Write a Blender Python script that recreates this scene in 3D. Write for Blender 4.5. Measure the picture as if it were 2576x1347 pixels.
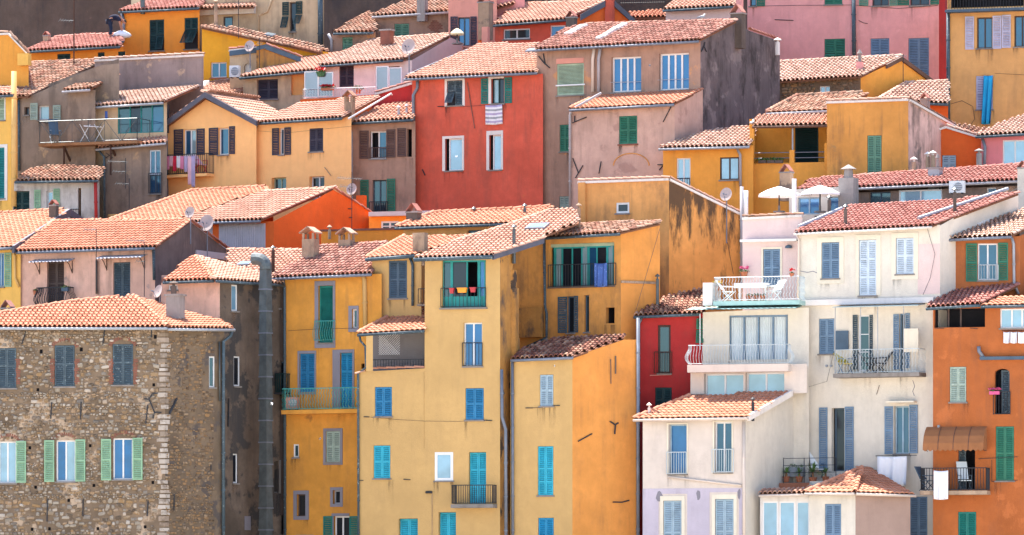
import bpy, bmesh, math, random
import numpy as np
from mathutils import Vector, Matrix
from mathutils.geometry import delaunay_2d_cdt
random.seed(7)
for o in list(bpy.data.objects): bpy.data.objects.remove(o)
SC = bpy.context.scene
COL = SC.collection
Z = Vector((0, 0, 1))

# ------------------------------------------------------------------ camera
# long lens from the harbour mole, level, with rise (shift) so verticals stay vertical
D, F, UC, VH, ZC = 240.0, 14400.0, 1288.0, 1550.0, 4.0
cd = bpy.data.cameras.new('camera'); CAM = bpy.data.objects.new('camera', cd); COL.objects.link(CAM)
CAM.location = (0, -D, ZC); CAM.rotation_euler = (math.radians(90), 0, 0)
cd.sensor_width = 36; cd.sensor_fit = 'HORIZONTAL'; cd.lens = 36 * F / 2576
cd.shift_y = (VH - 673.5) / 2576; cd.clip_start = 1; cd.clip_end = 6000
SC.camera = CAM
# ------------------------------------------------------------------ light
SUN = Vector((-0.22, 0.36, 1.0)).normalized()          # towards the sun: high, behind and left of the facades
el = math.asin(SUN.z); rot = math.atan2(SUN.x, SUN.y)
wd = bpy.data.worlds.new('World'); SC.world = wd; wd.use_nodes = True
nt = wd.node_tree; bg = nt.nodes['Background']
sky = nt.nodes.new('ShaderNodeTexSky'); sky.sky_type = 'NISHITA'; sky.sun_disc = False
sky.sun_elevation = el; sky.sun_rotation = rot; sky.air_density = 1.0; sky.dust_density = 1.3; sky.ozone_density = 1.0
nt.links.new(sky.outputs[0], bg.inputs[0]); bg.inputs[1].default_value = 0.12
sl = bpy.data.lights.new('sun', 'SUN'); sl.energy = 5.0; sl.angle = math.radians(0.5); sl.color = (1, .93, .84)
so = bpy.data.objects.new('sun', sl); COL.objects.link(so); so.rotation_euler = SUN.to_track_quat('Z', 'Y').to_euler()
so.location = (0, 0, 90)
SC.view_settings.view_transform = 'Standard'; SC.view_settings.look = 'None'; SC.view_settings.gamma = 1
SC.view_settings.exposure = 1.76
SC.render.engine = 'CYCLES'
SC.cycles.max_bounces = 6; SC.cycles.diffuse_bounces = 4; SC.cycles.glossy_bounces = 2
SC.cycles.transmission_bounces = 2; SC.cycles.transparent_max_bounces = 4

# ------------------------------------------------------------------ materials
MATS = {}
def ND(nt, t, **kw):
    n = nt.nodes.new(t)
    for k, v in kw.items(): setattr(n, k, v)
    return n
def new_mat(name):
    m = bpy.data.materials.new(name); m.use_nodes = True
    nt = m.node_tree; return m, nt, nt.nodes['Principled BSDF'], nt.links.new
def noise(nt, vec, scale, detail=5, rough=.55, stretch=None, off=None):
    l = nt.links.new
    if stretch or off:
        mp = ND(nt, 'ShaderNodeMapping')
        if stretch: mp.inputs['Scale'].default_value = stretch
        if off: mp.inputs['Location'].default_value = off
        l(vec, mp.inputs['Vector']); vec = mp.outputs[0]
    n = ND(nt, 'ShaderNodeTexNoise'); n.inputs['Scale'].default_value = scale
    n.inputs['Detail'].default_value = detail; n.inputs['Roughness'].default_value = rough
    l(vec, n.inputs['Vector']); return n.outputs[0]
def ramp(nt, fac, a, b, va=0., vb=1.):
    r = ND(nt, 'ShaderNodeMapRange'); r.inputs[1].default_value = a; r.inputs[2].default_value = b
    r.inputs[3].default_value = va; r.inputs[4].default_value = vb; r.clamp = True
    nt.links.new(fac, r.inputs[0]); return r.outputs[0]
def mixc(nt, fac, a, b, bt='MIX'):
    x = ND(nt, 'ShaderNodeMix', data_type='RGBA', blend_type=bt)
    for i, s in ((0, fac), (6, a), (7, b)):
        if isinstance(s, (int, float)): x.inputs[i].default_value = s
        elif isinstance(s, (tuple, list)): x.inputs[i].default_value = tuple(s)[:3] + (1,)
        else: nt.links.new(s, x.inputs[i])
    return x.outputs[2]
def mul(nt, a, b):
    m = ND(nt, 'ShaderNodeMath', operation='MULTIPLY')
    for i, s in ((0, a), (1, b)):
        if isinstance(s, (int, float)): m.inputs[i].default_value = s
        else: nt.links.new(s, m.inputs[i])
    return m.outputs[0]
def stucco(name, col, var=.25, streak=.25, patch=None, pamt=.62, dirt=(.09, .07, .06), mould=None, seed=None, blot=0.):
    """lime render: large mottling, fine grain, vertical rain streaks, optional patches of another coat, optional mould"""
    m, nt, p, l = new_mat(name)
    pos = ND(nt, 'ShaderNodeNewGeometry').outputs['Position']
    sd = seed if seed is not None else random.uniform(0, 90)
    n1 = noise(nt, pos, .55, 6, .6, off=(sd, 0, sd)); n2 = noise(nt, pos, 3.2, 6, .65, off=(0, sd, 0))
    n3 = noise(nt, pos, 1.0, 5, .6, stretch=(3.4, 3.4, .26), off=(sd, sd, 0))
    lo = tuple(c * (1 - var * 1.0) for c in col); hi = tuple(min(.9, c * (1 + var * .42)) for c in col)
    c = mixc(nt, ramp(nt, n1, .3, .72), lo, hi)
    c = mixc(nt, ramp(nt, n2, .32, .68, 0, .42), c, tuple(x * (1 - var) * .92 for x in col))
    if patch:
        n4 = noise(nt, pos, .8, 8, .62, off=(sd, 3, sd * 2))
        c = mixc(nt, ramp(nt, n4, pamt, pamt + .05), c, patch)
    n8 = noise(nt, pos, .7, 4, .6, off=(3, sd, sd))
    c = mixc(nt, mul(nt, ramp(nt, n3, .50, .70, 0, streak), ramp(nt, n8, .42, .60, .12, 1.)), c, dirt)
    if blot:        # dark weathered blotches, ragged and slightly drawn down by rain
        n7 = noise(nt, pos, .85, 9, .66, stretch=(1.25, 1.25, .6), off=(sd * 2, 1, sd))
        c = mixc(nt, ramp(nt, n7, .52, .64, 0, blot), c, dirt)
    if mould:       # (z_low, z_high, amount): black mould that grows down from the coping
        sx = ND(nt, 'ShaderNodeSeparateXYZ'); l(pos, sx.inputs[0])
        n5 = noise(nt, pos, 1.5, 9, .68, stretch=(1.7, 1.7, .4), off=(sd, 0, 0))
        z0, z1, am = mould
        g = ramp(nt, sx.outputs[2], z0, z1, 0., .30)
        a = ND(nt, 'ShaderNodeMath', operation='ADD'); l(g, a.inputs[0]); l(n5, a.inputs[1])
        c = mixc(nt, ramp(nt, a.outputs[0], .565, .72, 0, am), c, (.045, .035, .03))
    l(c, p.inputs['Base Color'])
    p.inputs['Roughness'].default_value = .93; p.inputs['Specular IOR Level'].default_value = .15
    b = ND(nt, 'ShaderNodeBump'); b.inputs['Strength'].default_value = .45; b.inputs['Distance'].default_value = .03
    n6 = noise(nt, pos, 14, 6, .7); l(n6, b.inputs['Height']); l(b.outputs[0], p.inputs['Normal'])
    MATS[name] = m
def paint(name, col, var=.25, rough=.55, metal=0., wear=None, wamt=.6):
    m, nt, p, l = new_mat(name)
    pos = ND(nt, 'ShaderNodeNewGeometry').outputs['Position']
    n = noise(nt, pos, 2.2, 6, .6); oi = ND(nt, 'ShaderNodeObjectInfo').outputs['Random']
    c = mixc(nt, ramp(nt, n, .3, .7), tuple(x * (1 - var) for x in col), tuple(min(.92, x * (1 + var * .5)) for x in col))
    c = mixc(nt, mul(nt, oi, .25), c, tuple(x * .7 for x in col))
    if wear:
        n2 = noise(nt, pos, 9, 6, .7); c = mixc(nt, ramp(nt, n2, wamt, wamt + .1), c, wear)
    l(c, p.inputs['Base Color']); p.inputs['Roughness'].default_value = rough; p.inputs['Metallic'].default_value = metal
    p.inputs['Specular IOR Level'].default_value = .3
    MATS[name] = m
def tilemat(name, cols, lich=None):
    """terracotta: every tile its own firing colour (object random + island random), soot and lichen"""
    m, nt, p, l = new_mat(name)
    g = ND(nt, 'ShaderNodeNewGeometry'); pos = g.outputs['Position']
    oi = ND(nt, 'ShaderNodeObjectInfo').outputs['Random']
    a = ND(nt, 'ShaderNodeMath', operation='ADD'); l(oi, a.inputs[0]); l(g.outputs['Random Per Island'], a.inputs[1])
    f = ND(nt, 'ShaderNodeMath', operation='FRACT'); l(a.outputs[0], f.inputs[0])
    cr = ND(nt, 'ShaderNodeValToRGB'); cr.color_ramp.interpolation = 'LINEAR'
    e = cr.color_ramp.elements; n = len(cols)
    e[0].position = 0; e[0].color = (*cols[0], 1); e[1].position = 1; e[1].color = (*cols[-1], 1)
    for i in range(1, n - 1):
        x = e.new(i / (n - 1)); x.color = (*cols[i], 1)
    l(f.outputs[0], cr.inputs[0]); c = cr.outputs[0]
    n1 = noise(nt, pos, .7, 5, .6); c = mixc(nt, ramp(nt, n1, .45, .75, 0, .35), c, tuple(x * .55 for x in cols[0]))
    n2 = noise(nt, pos, 7, 6, .65); c = mixc(nt, ramp(nt, n2, .5, .75, 0, .4), c, tuple(min(.8, x * 1.35) for x in cols[-1]))
    if lich:
        n3 = noise(nt, pos, 2.0, 8, .7); c = mixc(nt, ramp(nt, n3, .50, .62, 0, .85), c, lich)
    l(c, p.inputs['Base Color']); p.inputs['Roughness'].default_value = .9; p.inputs['Specular IOR Level'].default_value = .15
    MATS[name] = m
def glass(name, base, mixf=.5, tint=(.75, .88, 1), var=.3):
    m, nt, p, l = new_mat(name)
    pos = ND(nt, 'ShaderNodeNewGeometry').outputs['Position']
    n = noise(nt, pos, 1.3, 3, .5)
    l(mixc(nt, ramp(nt, n, .35, .65), tuple(x * (1 - var) for x in base), base), p.inputs['Base Color'])
    p.inputs['Roughness'].default_value = .35; p.inputs['Specular IOR Level'].default_value = .2
    gl = ND(nt, 'ShaderNodeBsdfGlossy'); gl.inputs['Color'].default_value = (*tint, 1); gl.inputs['Roughness'].default_value = .06
    mx = ND(nt, 'ShaderNodeMixShader'); mx.inputs[0].default_value = mixf
    out = nt.nodes['Material Output']; l(p.outputs[0], mx.inputs[1]); l(gl.outputs[0], mx.inputs[2]); l(mx.outputs[0], out.inputs[0])
    MATS[name] = m

for nm, c, kw in [
    ('yellow', (0.533, 0.340, 0.142), dict(blot=0.05, var=.13, streak=.10)),
    ('orange_side', (0.702, 0.297, 0.077), dict(blot=0.13, var=.22, streak=.28)),
    ('orange_h7', (0.665, 0.309, 0.085), dict(blot=0.34, var=.3, streak=.35, patch=(.22, .13, .07), pamt=.70)),
    ('orange_grimy', (.50, .25, .075), dict(blot=0.85, var=.38, streak=.6, patch=(.07, .05, .04), pamt=.60)),
    ('orange_mould', (0.82, 0.36, 0.105), dict(var=.3, streak=.3, mould=(19.6, 23.2, .9))),
    ('ochre_h8', (0.72, 0.345, 0.12), dict(blot=0.36, var=.28, streak=.4, patch=(.30, .19, .11), pamt=.66)),
    ('mustard', (0.68, 0.305, 0.058), dict(blot=0.14, var=.28, streak=.22, patch=(.36, .17, .05), pamt=.68)),
    ('red', (0.660, 0.124, 0.078), dict(blot=0.2, var=.3, streak=.35, patch=(.60, .16, .07), pamt=.66)),
    ('crimson', (0.468, 0.041, 0.041), dict(blot=0.2, var=.25, streak=.25)),
    ('vermilion', (0.74, 0.14, 0.032), dict(var=.2, streak=.2)),
    ('peach', (0.9, 0.49, 0.205), dict(var=.14, streak=.10)),
    ('pink_pale', (0.76, 0.46, 0.36), dict(blot=0.34, var=.28, streak=.5, patch=(.36, .26, .24), pamt=.64)),
    ('pink', (0.8, 0.36, 0.34), dict(blot=0.08, var=.18, streak=.16, patch=(.78, .36, .34), pamt=.6)),
    ('rose', (0.72, 0.22, 0.24), dict(var=.2, streak=.2)),
    ('mauve', (0.608, 0.399, 0.328), dict(blot=0.14, var=.25, streak=.35, patch=(.40, .25, .21), pamt=.58)),
    ('mauve_upper', (0.413, 0.258, 0.194), dict(blot=0.34, var=.3, streak=.5, patch=(.52, .26, .13), pamt=.62)),
    ('grey_gable', (0.175, 0.142, 0.148), dict(blot=0.7, var=.35, streak=.75, patch=(.225, .185, .185), pamt=.56, dirt=(.03, .026, .026))),
    ('grey_side', (0.188, 0.146, 0.143), dict(blot=0.5, var=.35, streak=.6, dirt=(.07, .06, .06))),
    ('tan', (0.299, 0.224, 0.177), dict(blot=0.5, var=.3, streak=.5, patch=(.46, .32, .20), pamt=.62)),
    ('tan_dark', (0.240, 0.176, 0.148), dict(blot=0.4, var=.4, streak=.6, patch=(.38, .24, .17), pamt=.60)),
    ('brown_old', (0.129, 0.092, 0.078), dict(blot=0.55, var=.4, streak=.6, patch=(.34, .21, .14), pamt=.64, dirt=(.05, .045, .05))),
    ('beige', (0.585, 0.430, 0.284), dict(blot=0.32, var=.25, streak=.4, patch=(.40, .29, .22), pamt=.64)),
    ('mauve_parapet', (0.306, 0.238, 0.228), dict(blot=0.34, var=.25, streak=.4, patch=(.48, .34, .25), pamt=.60)),
    ('white', (0.733, 0.696, 0.677), dict(blot=0.14, var=.14, streak=.18)),
    ('cream', (0.671, 0.611, 0.533), dict(blot=0.1, var=.12, streak=.14, patch=(.74, .56, .42), pamt=.70)),
    ('pink_white', (0.66, 0.57, 0.51), dict(blot=0.1, var=.14, streak=.16, patch=(.62, .53, .50), pamt=.66)),
    ('pink_light', (0.684, 0.522, 0.504), dict(var=.12, streak=.12)),
    ('lavender', (0.499, 0.447, 0.533), dict(var=.14, streak=.2)),
    ('mauve_shade', (0.377, 0.262, 0.221), dict(var=.16, streak=.2)),  # right pavilion wall, its shade put into a darker colour
    ('orange_right', (0.420, 0.126, 0.040), dict(blot=0.12, var=.24, streak=.24, patch=(.44, .135, .045), pamt=.60)),
    ('rust', (0.450, 0.149, 0.054), dict(blot=0.3, var=.3, streak=.4)),
    ('orange_top', (0.84, 0.3, 0.05), dict(var=.18, streak=.16)),
    ('gold', (0.76, 0.37, 0.035), dict(var=.18, streak=.16)),
    ('gold_mid', (0.787, 0.350, 0.067), dict(blot=0.1, var=.18, streak=.2)),
    ('ochre', (0.707, 0.372, 0.140), dict(blot=0.1, var=.2, streak=.2)),
    ('ochre_streaked', (0.651, 0.302, 0.079), dict(blot=0.22, var=.26, streak=.5, patch=(.40, .23, .09), pamt=.66)),
    ('pink_streaked', (0.68, 0.44, 0.38), dict(blot=0.6, var=.35, streak=.8, patch=(.26, .19, .17), pamt=.6)),
    ('yellow_left', (0.8, 0.46, 0.115), dict(var=.16, streak=.2)),
    ('trim_grey', (0.24, 0.225, 0.265), dict(var=.15, streak=.15)),
    ('trim_white', (0.699, 0.662, 0.644), dict(var=.1, streak=.15)),
    ('trim_cream', (0.699, 0.636, 0.528), dict(var=.1, streak=.1)),
    ('trim_pink', (.66, .30, .24), dict(var=.15, streak=.1)),
    ('concrete', (0.26, 0.235, 0.22), dict(blot=0.4, var=.3, streak=.5)),
    ('chimney_old', (.44, .31, .22), dict(blot=0.5, var=.4, streak=.6, patch=(.16, .12, .10), pamt=.58)),
    ('chimney_dark', (.15, .12, .105), dict(var=.4, streak=.6)),
    ('chimney_grey', (.32, .29, .28), dict(var=.3, streak=.5)),
    ('mortar', (0.218, 0.157, 0.109), dict(var=.45, streak=.35, patch=(.40, .30, .22), pamt=.56)),
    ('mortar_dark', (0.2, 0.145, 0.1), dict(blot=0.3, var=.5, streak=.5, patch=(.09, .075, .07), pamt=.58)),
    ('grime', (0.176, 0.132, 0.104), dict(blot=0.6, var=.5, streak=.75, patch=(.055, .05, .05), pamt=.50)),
    ('deck', (.22, .10, .06), dict(var=.3, streak=.2)),
    ('lime_wash', (.72, .66, .62), dict(var=.2, streak=.3)),
    ('interior', (.035, .035, .045), dict(var=.3, streak=0)),  # darkness of rooms and recesses put into the niche colour
    ('loggia_grey', (.20, .19, .20), dict(var=.2, streak=.1)),
    ('lime_shaded_dirty', (.52, .48, .46), dict(blot=.4, var=.25, streak=.5, patch=(.34, .29, .27), pamt=.60)),  # whitewash darkened for its dirt and for the shade on the cottage
    ('soil', (.17, .13, .09), dict(var=.4, streak=0)),
    ('bounce_ground', (.62, .56, .47), dict(var=.2, streak=0)),  # unseen pale foreground, added to bounce warm sunlight onto the facades
]: stucco(nm, c, **kw)
for nm, c, kw in [
    ('blue', (0.022, 0.175, 0.36), dict(wear=(.20, .36, .48), wamt=.62)),
    ('turquoise', (.03, .36, .50), dict(wear=(.10, .44, .54), wamt=.66)),
    ('azure', (0.015, 0.22, 0.42), dict(wear=(.10, .36, .50), wamt=.66)),
    ('slate', (0.055, 0.085, 0.11), dict(wear=(.26, .32, .34), wamt=.58)),
    ('slate_blue', (0.06, 0.1, 0.15), dict(wear=(.2, .25, .3), wamt=.64)),
    ('mint', (0.225, 0.387, 0.252), dict(wear=(.42, .56, .44), wamt=.62)),
    ('green', (0.03, 0.165, 0.105), dict(wear=(.09, .28, .19), wamt=.64)),
    ('green_grey', (.12, .26, .18), dict(wear=(.2, .32, .24), wamt=.62)),
    ('green_teal', (0.012, 0.17, 0.145), dict(wear=(.06, .29, .24), wamt=.66)),
    ('green_dark', (0.008, 0.035, 0.038), dict(wear=(.04, .09, .08), wamt=.7)),
    ('teal', (0.015, 0.2, 0.21), dict(wear=(.08, .36, .36), wamt=.66)),
    ('teal_frame', (0.02, 0.26, 0.26), dict()),
    ('teal_rail', (.06, .34, .33), dict(wear=(.32, .40, .12), wamt=.55)),
    ('pale_blue', (0.31, 0.42, 0.51), dict(wear=(.55, .62, .66), wamt=.62)),
    ('ice_blue', (.55, .64, .74), dict(wear=(.66, .7, .76), wamt=.62)),
    ('blue_grey', (0.15, 0.235, 0.345), dict(wear=(.33, .42, .5), wamt=.64)),
    ('lilac', (.48, .46, .60), dict(wear=(.58, .56, .66), wamt=.64)),
    ('grey_green', (.30, .38, .33), dict(wear=(.42, .46, .40), wamt=.56)),
    ('sage', (.33, .42, .30), dict()),
    ('purple_dark', (.045, .04, .065), dict()),
    ('brown_shutter', (.10, .055, .05), dict()),
    ('brown_dark', (.07, .045, .04), dict()),
    ('white_paint', (0.702, 0.702, 0.720), dict(var=.08)),
    ('white_rail', (0.5, 0.56, 0.6), dict(var=.1)),
    ('grey_paint', (.30, .32, .36), dict()),
    ('corrugated', (.46, .45, .50), dict(var=.15)),
    ('iron', (.03, .032, .04), dict(rough=.6)),
    ('iron_rust', (.07, .035, .025), dict(rough=.8)),
    ('galv', (0.100, 0.115, 0.125), dict(var=.3, rough=.42, metal=.55)),
    ('duct', (0.105, 0.125, 0.135), dict(var=.4, rough=.5, metal=.35, wear=(.14, .13, .12), wamt=.6)),
    ('zinc', (.17, .19, .24), dict(var=.25, rough=.5, metal=.2)),
    ('zinc_light', (0.34, 0.36, 0.4), dict(var=.2, rough=.5, metal=.2)),
    ('pvc', (.62, .52, .45), dict(var=.1)),
    ('pvc_grey', (.36, .35, .38), dict(var=.15)),
    ('pipe_yellow', (.66, .40, .14), dict(var=.12)),
    ('fascia', (.085, .085, .115), dict(var=.2)),
    ('fascia_brown', (.12, .06, .04), dict(var=.2)),
    ('dish', (0.44, 0.35, 0.33), dict(var=.12)),
    ('plastic_white', (.80, .80, .80), dict(var=.05)),
    ('cloth_white', (0.720, 0.720, 0.774), dict(var=.05, rough=.9)),
    ('cloth_blue', (.02, .33, .62), dict(var=.2, rough=.9)),
    ('cloth_navy', (.07, .14, .42), dict(var=.3, rough=.9, wear=(.2, .3, .6), wamt=.55)),
    ('cloth_pink', (.62, .22, .36), dict(var=.2, rough=.9)),
    ('cloth_red', (.60, .03, .07), dict(var=.2, rough=.9)),
    ('cloth_lilac', (.42, .36, .55), dict(var=.2, rough=.9)),
    ('cloth_rose', (.72, .45, .52), dict(var=.2, rough=.9)),
    ('curtain', (.62, .68, .72), dict(var=.1, rough=.9)),
    ('curtain_teal', (.03, .22, .22), dict(var=.2, rough=.9)),
    ('awning', (0.31, 0.125, 0.05), dict(var=.15, rough=.9)),
    ('parasol', (.86, .86, .86), dict(var=.03, rough=.9)),
    ('parasol_cream', (.80, .66, .40), dict(var=.05, rough=.9)),
    ('pot', (.42, .14, .07), dict(var=.2)),
    ('pot_red', (.42, .04, .05), dict(var=.1)),
    ('pot_orange', (.78, .30, .03), dict(var=.1)),
    ('pot_green', (.05, .14, .06), dict(var=.1)),
    ('leaf', (.06, .15, .035), dict(var=.4)),
    ('leaf_yucca', (.12, .22, .06), dict(var=.4)),
    ('flower_red', (.62, .02, .03), dict(var=.3)),
    ('flower_pink', (.62, .10, .26), dict(var=.3)),
    ('flower_yellow', (.66, .44, .05), dict(var=.3)),
    ('navy', (.012, .015, .04), dict(rough=.9)),
    ('jeans', (.012, .022, .05), dict(rough=.9)),
    ('skin', (.38, .17, .11), dict(rough=.6)),
    ('hair', (.02, .014, .012), dict(rough=.7)),
    ('bird_white', (.72, .72, .74), dict(var=.1)),
    ('bird_grey', (.24, .26, .32), dict(var=.1)),
    ('bird_dark', (.025, .03, .05), dict(var=.1)),
    ('beak', (.55, .28, .03), dict(var=.1)),
    ('brick_red', (0.22, 0.075, 0.05), dict(var=.4)),
    ('wood', (.26, .13, .06), dict(var=.3)),
    ('tin_green', (.34, .52, .50), dict(var=.2)),
    ('stripe_chair', (.55, .42, .05), dict(var=.3)),
]: paint(nm, c, **kw)
tilemat('tile_pink', [(0.385, 0.204, 0.148), (0.454, 0.258, 0.186), (0.480, 0.281, 0.209), (0.506, 0.312, 0.237)])
tilemat('tile_orange', [(0.395, 0.166, 0.101), (0.456, 0.202, 0.127), (0.482, 0.220, 0.142), (0.509, 0.246, 0.163)])
tilemat('tile_red', [(0.265, 0.100, 0.081), (0.353, 0.147, 0.119), (0.389, 0.175, 0.143), (0.424, 0.220, 0.180)])
tilemat('tile_old', [(0.225, 0.097, 0.067), (0.347, 0.176, 0.118), (0.399, 0.229, 0.157), (0.451, 0.299, 0.226)], lich=(.10, .075, .055))
tilemat('tile_brown', [(.15, .06, .045), (.24, .09, .065), (.34, .17, .12), (.44, .28, .2)], lich=(.07, .05, .04))
tilemat('tile_cream', [(0.349, 0.200, 0.153), (0.433, 0.272, 0.213), (0.474, 0.319, 0.255), (0.508, 0.366, 0.302)], lich=(.34, .225, .165))
tilemat('tile_rose', [(.20, .085, .065), (.34, .155, .12), (.40, .20, .155), (.46, .26, .205)], lich=(.17, .09, .07))
tilemat('stone', [(.10, .075, .055), (.20, .14, .09), (.27, .17, .085), (.25, .21, .165), (.33, .285, .235), (.15, .13, .115), (.29, .19, .11), (.44, .39, .34)])
tilemat('stone_dark', [(.10, .068, .048), (.22, .15, .095), (.28, .165, .08), (.14, .11, .09), (.32, .23, .15)])
tilemat('stone_pale', [(.22, .17, .13), (.38, .33, .29), (.46, .41, .37), (.28, .21, .16)], lich=(.15, .115, .09))
glass('pane_blue', (.004, .055, .14), .12, (.45, .78, 1)); glass('pane_dark', (.005, .008, .016), .05, (.6, .8, 1))  # blue pane: reflected sky is put into the base colour
glass('pane_pale', (.20, .38, .55), .20, (.7, .88, 1)); glass('pane_teal', (.006, .035, .055), .10, (.55, .85, 1))
glass('pane_curtain', (.26, .37, .42), .15, (.6, .85, 1)); glass('pane_bright', (.004, .10, .30), .12, (.4, .7, 1))  # bright pane: stronger sky reflection painted as a blue base
glass('screen', (.14, .14, .18), .2, (.8, .9, 1)); glass('roof_glass', (.16, .22, .26), .35)
def stainmat(name, col, amt):
    m, nt, p, l = new_mat(name)
    uv = ND(nt, 'ShaderNodeTexCoord').outputs['UV']; pos = ND(nt, 'ShaderNodeNewGeometry').outputs['Position']
    sx = ND(nt, 'ShaderNodeSeparateXYZ'); l(uv, sx.inputs[0])
    n1 = noise(nt, pos, 1., 5, .6, stretch=(7, 7, .35)); n2 = noise(nt, pos, 3., 5, .65)
    fade = ramp(nt, sx.outputs[1], .02, 1., 0., 1.)                 # v = 1 at the sill, 0 at the lower end of the run
    e1 = ramp(nt, sx.outputs[0], 0, .12); e2 = ramp(nt, sx.outputs[0], 1., .88)
    a = mul(nt, mul(nt, mul(nt, ramp(nt, n1, .42, .66), ramp(nt, n2, .3, .6, .35, 1.)), mul(nt, fade, fade)), mul(nt, mul(nt, e1, e2), amt))
    p.inputs['Base Color'].default_value = (*col, 1); p.inputs['Roughness'].default_value = .95; l(a, p.inputs['Alpha'])
    MATS[name] = m
stainmat('drip_dark', (.05, .04, .035), .75); stainmat('drip_rust', (.16, .07, .03), .6)
def M(n): return MATS[n]

# ------------------------------------------------------------------ mesh collector
class MB:
    def __init__(s): s.v = []; s.f = []; s.m = []
    def add(s, vs, fs, mi=0):
        o = len(s.v); s.v += [tuple(v) for v in vs]; s.f += [tuple(i + o for i in f) for f in fs]; s.m += [mi] * len(fs); return s
    def hexa(s, p, mi=0):      # 8 points: bottom 4 (ccw), top 4
        return s.add(p, [(3, 2, 1, 0), (4, 5, 6, 7), (0, 1, 5, 4), (1, 2, 6, 5), (2, 3, 7, 6), (3, 0, 4, 7)], mi)
    def box(s, c, sx, sy, sz, rz=0., mi=0):
        ca, sa = math.cos(rz), math.sin(rz); P = []
        for z in (-sz / 2, sz / 2):
            for x, y in ((-1, -1), (1, -1), (1, 1), (-1, 1)):
                x *= sx / 2; y *= sy / 2; P.append((c[0] + x * ca - y * sa, c[1] + x * sa + y * ca, c[2] + z))
        return s.hexa(P, mi)
    def tube(s, pts, r, n=6, mi=0, cap=True):
        pts = [Vector(p) for p in pts]; rs = r if isinstance(r, (list, tuple)) else [r] * len(pts); rings = []
        for i, p in enumerate(pts):
            t = (pts[min(i + 1, len(pts) - 1)] - pts[max(i - 1, 0)]).normalized()
            a = t.cross(Vector((0.13, .99, .05)) if abs(t.y) < .9 else Vector((1, 0, 0))).normalized(); b = t.cross(a)
            rings.append([p + (a * math.cos(6.28318 * j / n) + b * math.sin(6.28318 * j / n)) * rs[i] for j in range(n)])
        vs = [q for rg in rings for q in rg]; fs = []
        for i in range(len(rings) - 1):
            for j in range(n):
                k = (j + 1) % n; fs.append((i * n + j, i * n + k, (i + 1) * n + k, (i + 1) * n + j))
        if cap: fs += [tuple(range(n))[::-1], tuple((len(rings) - 1) * n + j for j in range(n))]
        return s.add(vs, fs, mi)
    def lathe(s, c, prof, n=10, mi=0):   # prof: (r, z) list
        vs = []; fs = []
        for r, z in prof:
            for j in range(n): vs.append((c[0] + r * math.cos(6.28318 * j / n), c[1] + r * math.sin(6.28318 * j / n), c[2] + z))
        for i in range(len(prof) - 1):
            for j in range(n):
                k = (j + 1) % n; fs.append((i * n + j, i * n + k, (i + 1) * n + k, (i + 1) * n + j))
        fs += [tuple(range(n))[::-1], tuple((len(prof) - 1) * n + j for j in range(n))]
        return s.add(vs, fs, mi)
    def mesh(s, name, mats, smooth=False):
        me = bpy.data.meshes.new(name); me.from_pydata(s.v, [], s.f)
        for m in ([mats] if isinstance(mats, str) else mats): me.materials.append(M(m))
        me.polygons.foreach_set('material_index', s.m)
        if smooth: me.polygons.foreach_set('use_smooth', [True] * len(s.f))
        me.update(); return me
    def build(s, name, mats, parent=None, smooth=False, kind=None):
        return put(name, s.mesh(name, mats, smooth), parent, kind)
def put(name, me, parent=None, kind=None, mw=None):
    o = bpy.data.objects.new(name, me); COL.objects.link(o)
    if parent is not None:
        o.parent = parent
        if parent.parent is None and parent.type == 'EMPTY': o.matrix_parent_inverse = Matrix.Translation(-parent.location)
    if mw is not None: o.matrix_basis = mw
    if kind: o['kind'] = kind
    return o
def thing(name, label, cat, loc, group=None):
    o = bpy.data.objects.new(name, None); COL.objects.link(o); o.location = loc; o.empty_display_size = .3
    o['label'] = label; o['category'] = cat
    if group: o['group'] = group
    return o
def tag(o, label, cat, group=None):
    o['label'] = label; o['category'] = cat
    if group: o['group'] = group
    return o

# ------------------------------------------------------------------ projection helpers (photo measurement -> metres at a real distance)
CO = Vector((0, -D, ZC))
def ray(u, v): return Vector(((u - UC) / F, 1, (VH - v) / F))
def P(u, v, Y): return CO + ray(u, v) * (D + Y)
def mpp(Y): return (D + Y) / F
def terr(Y): return 1.2 + .45 * max(0, Y + 1) if Y < 70 else 33.15 + .62 * (Y - 70)
def inpoly(x, y, pl):
    c = False; j = len(pl) - 1
    for i in range(len(pl)):
        xi, yi = pl[i]; xj, yj = pl[j]
        if (yi > y) != (yj > y) and x < (xj - xi) * (y - yi) / (yj - yi) + xi: c = not c
        j = i
    return c

WALLS = []
class House:
    pass
def house(name, label, u, Y, cat='house'):
    h = House(); x = P(u, 800, Y).x
    h.o = thing(name, label, cat, (x, Y, terr(Y) - .4)); h.tiles = 300; return h

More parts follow.
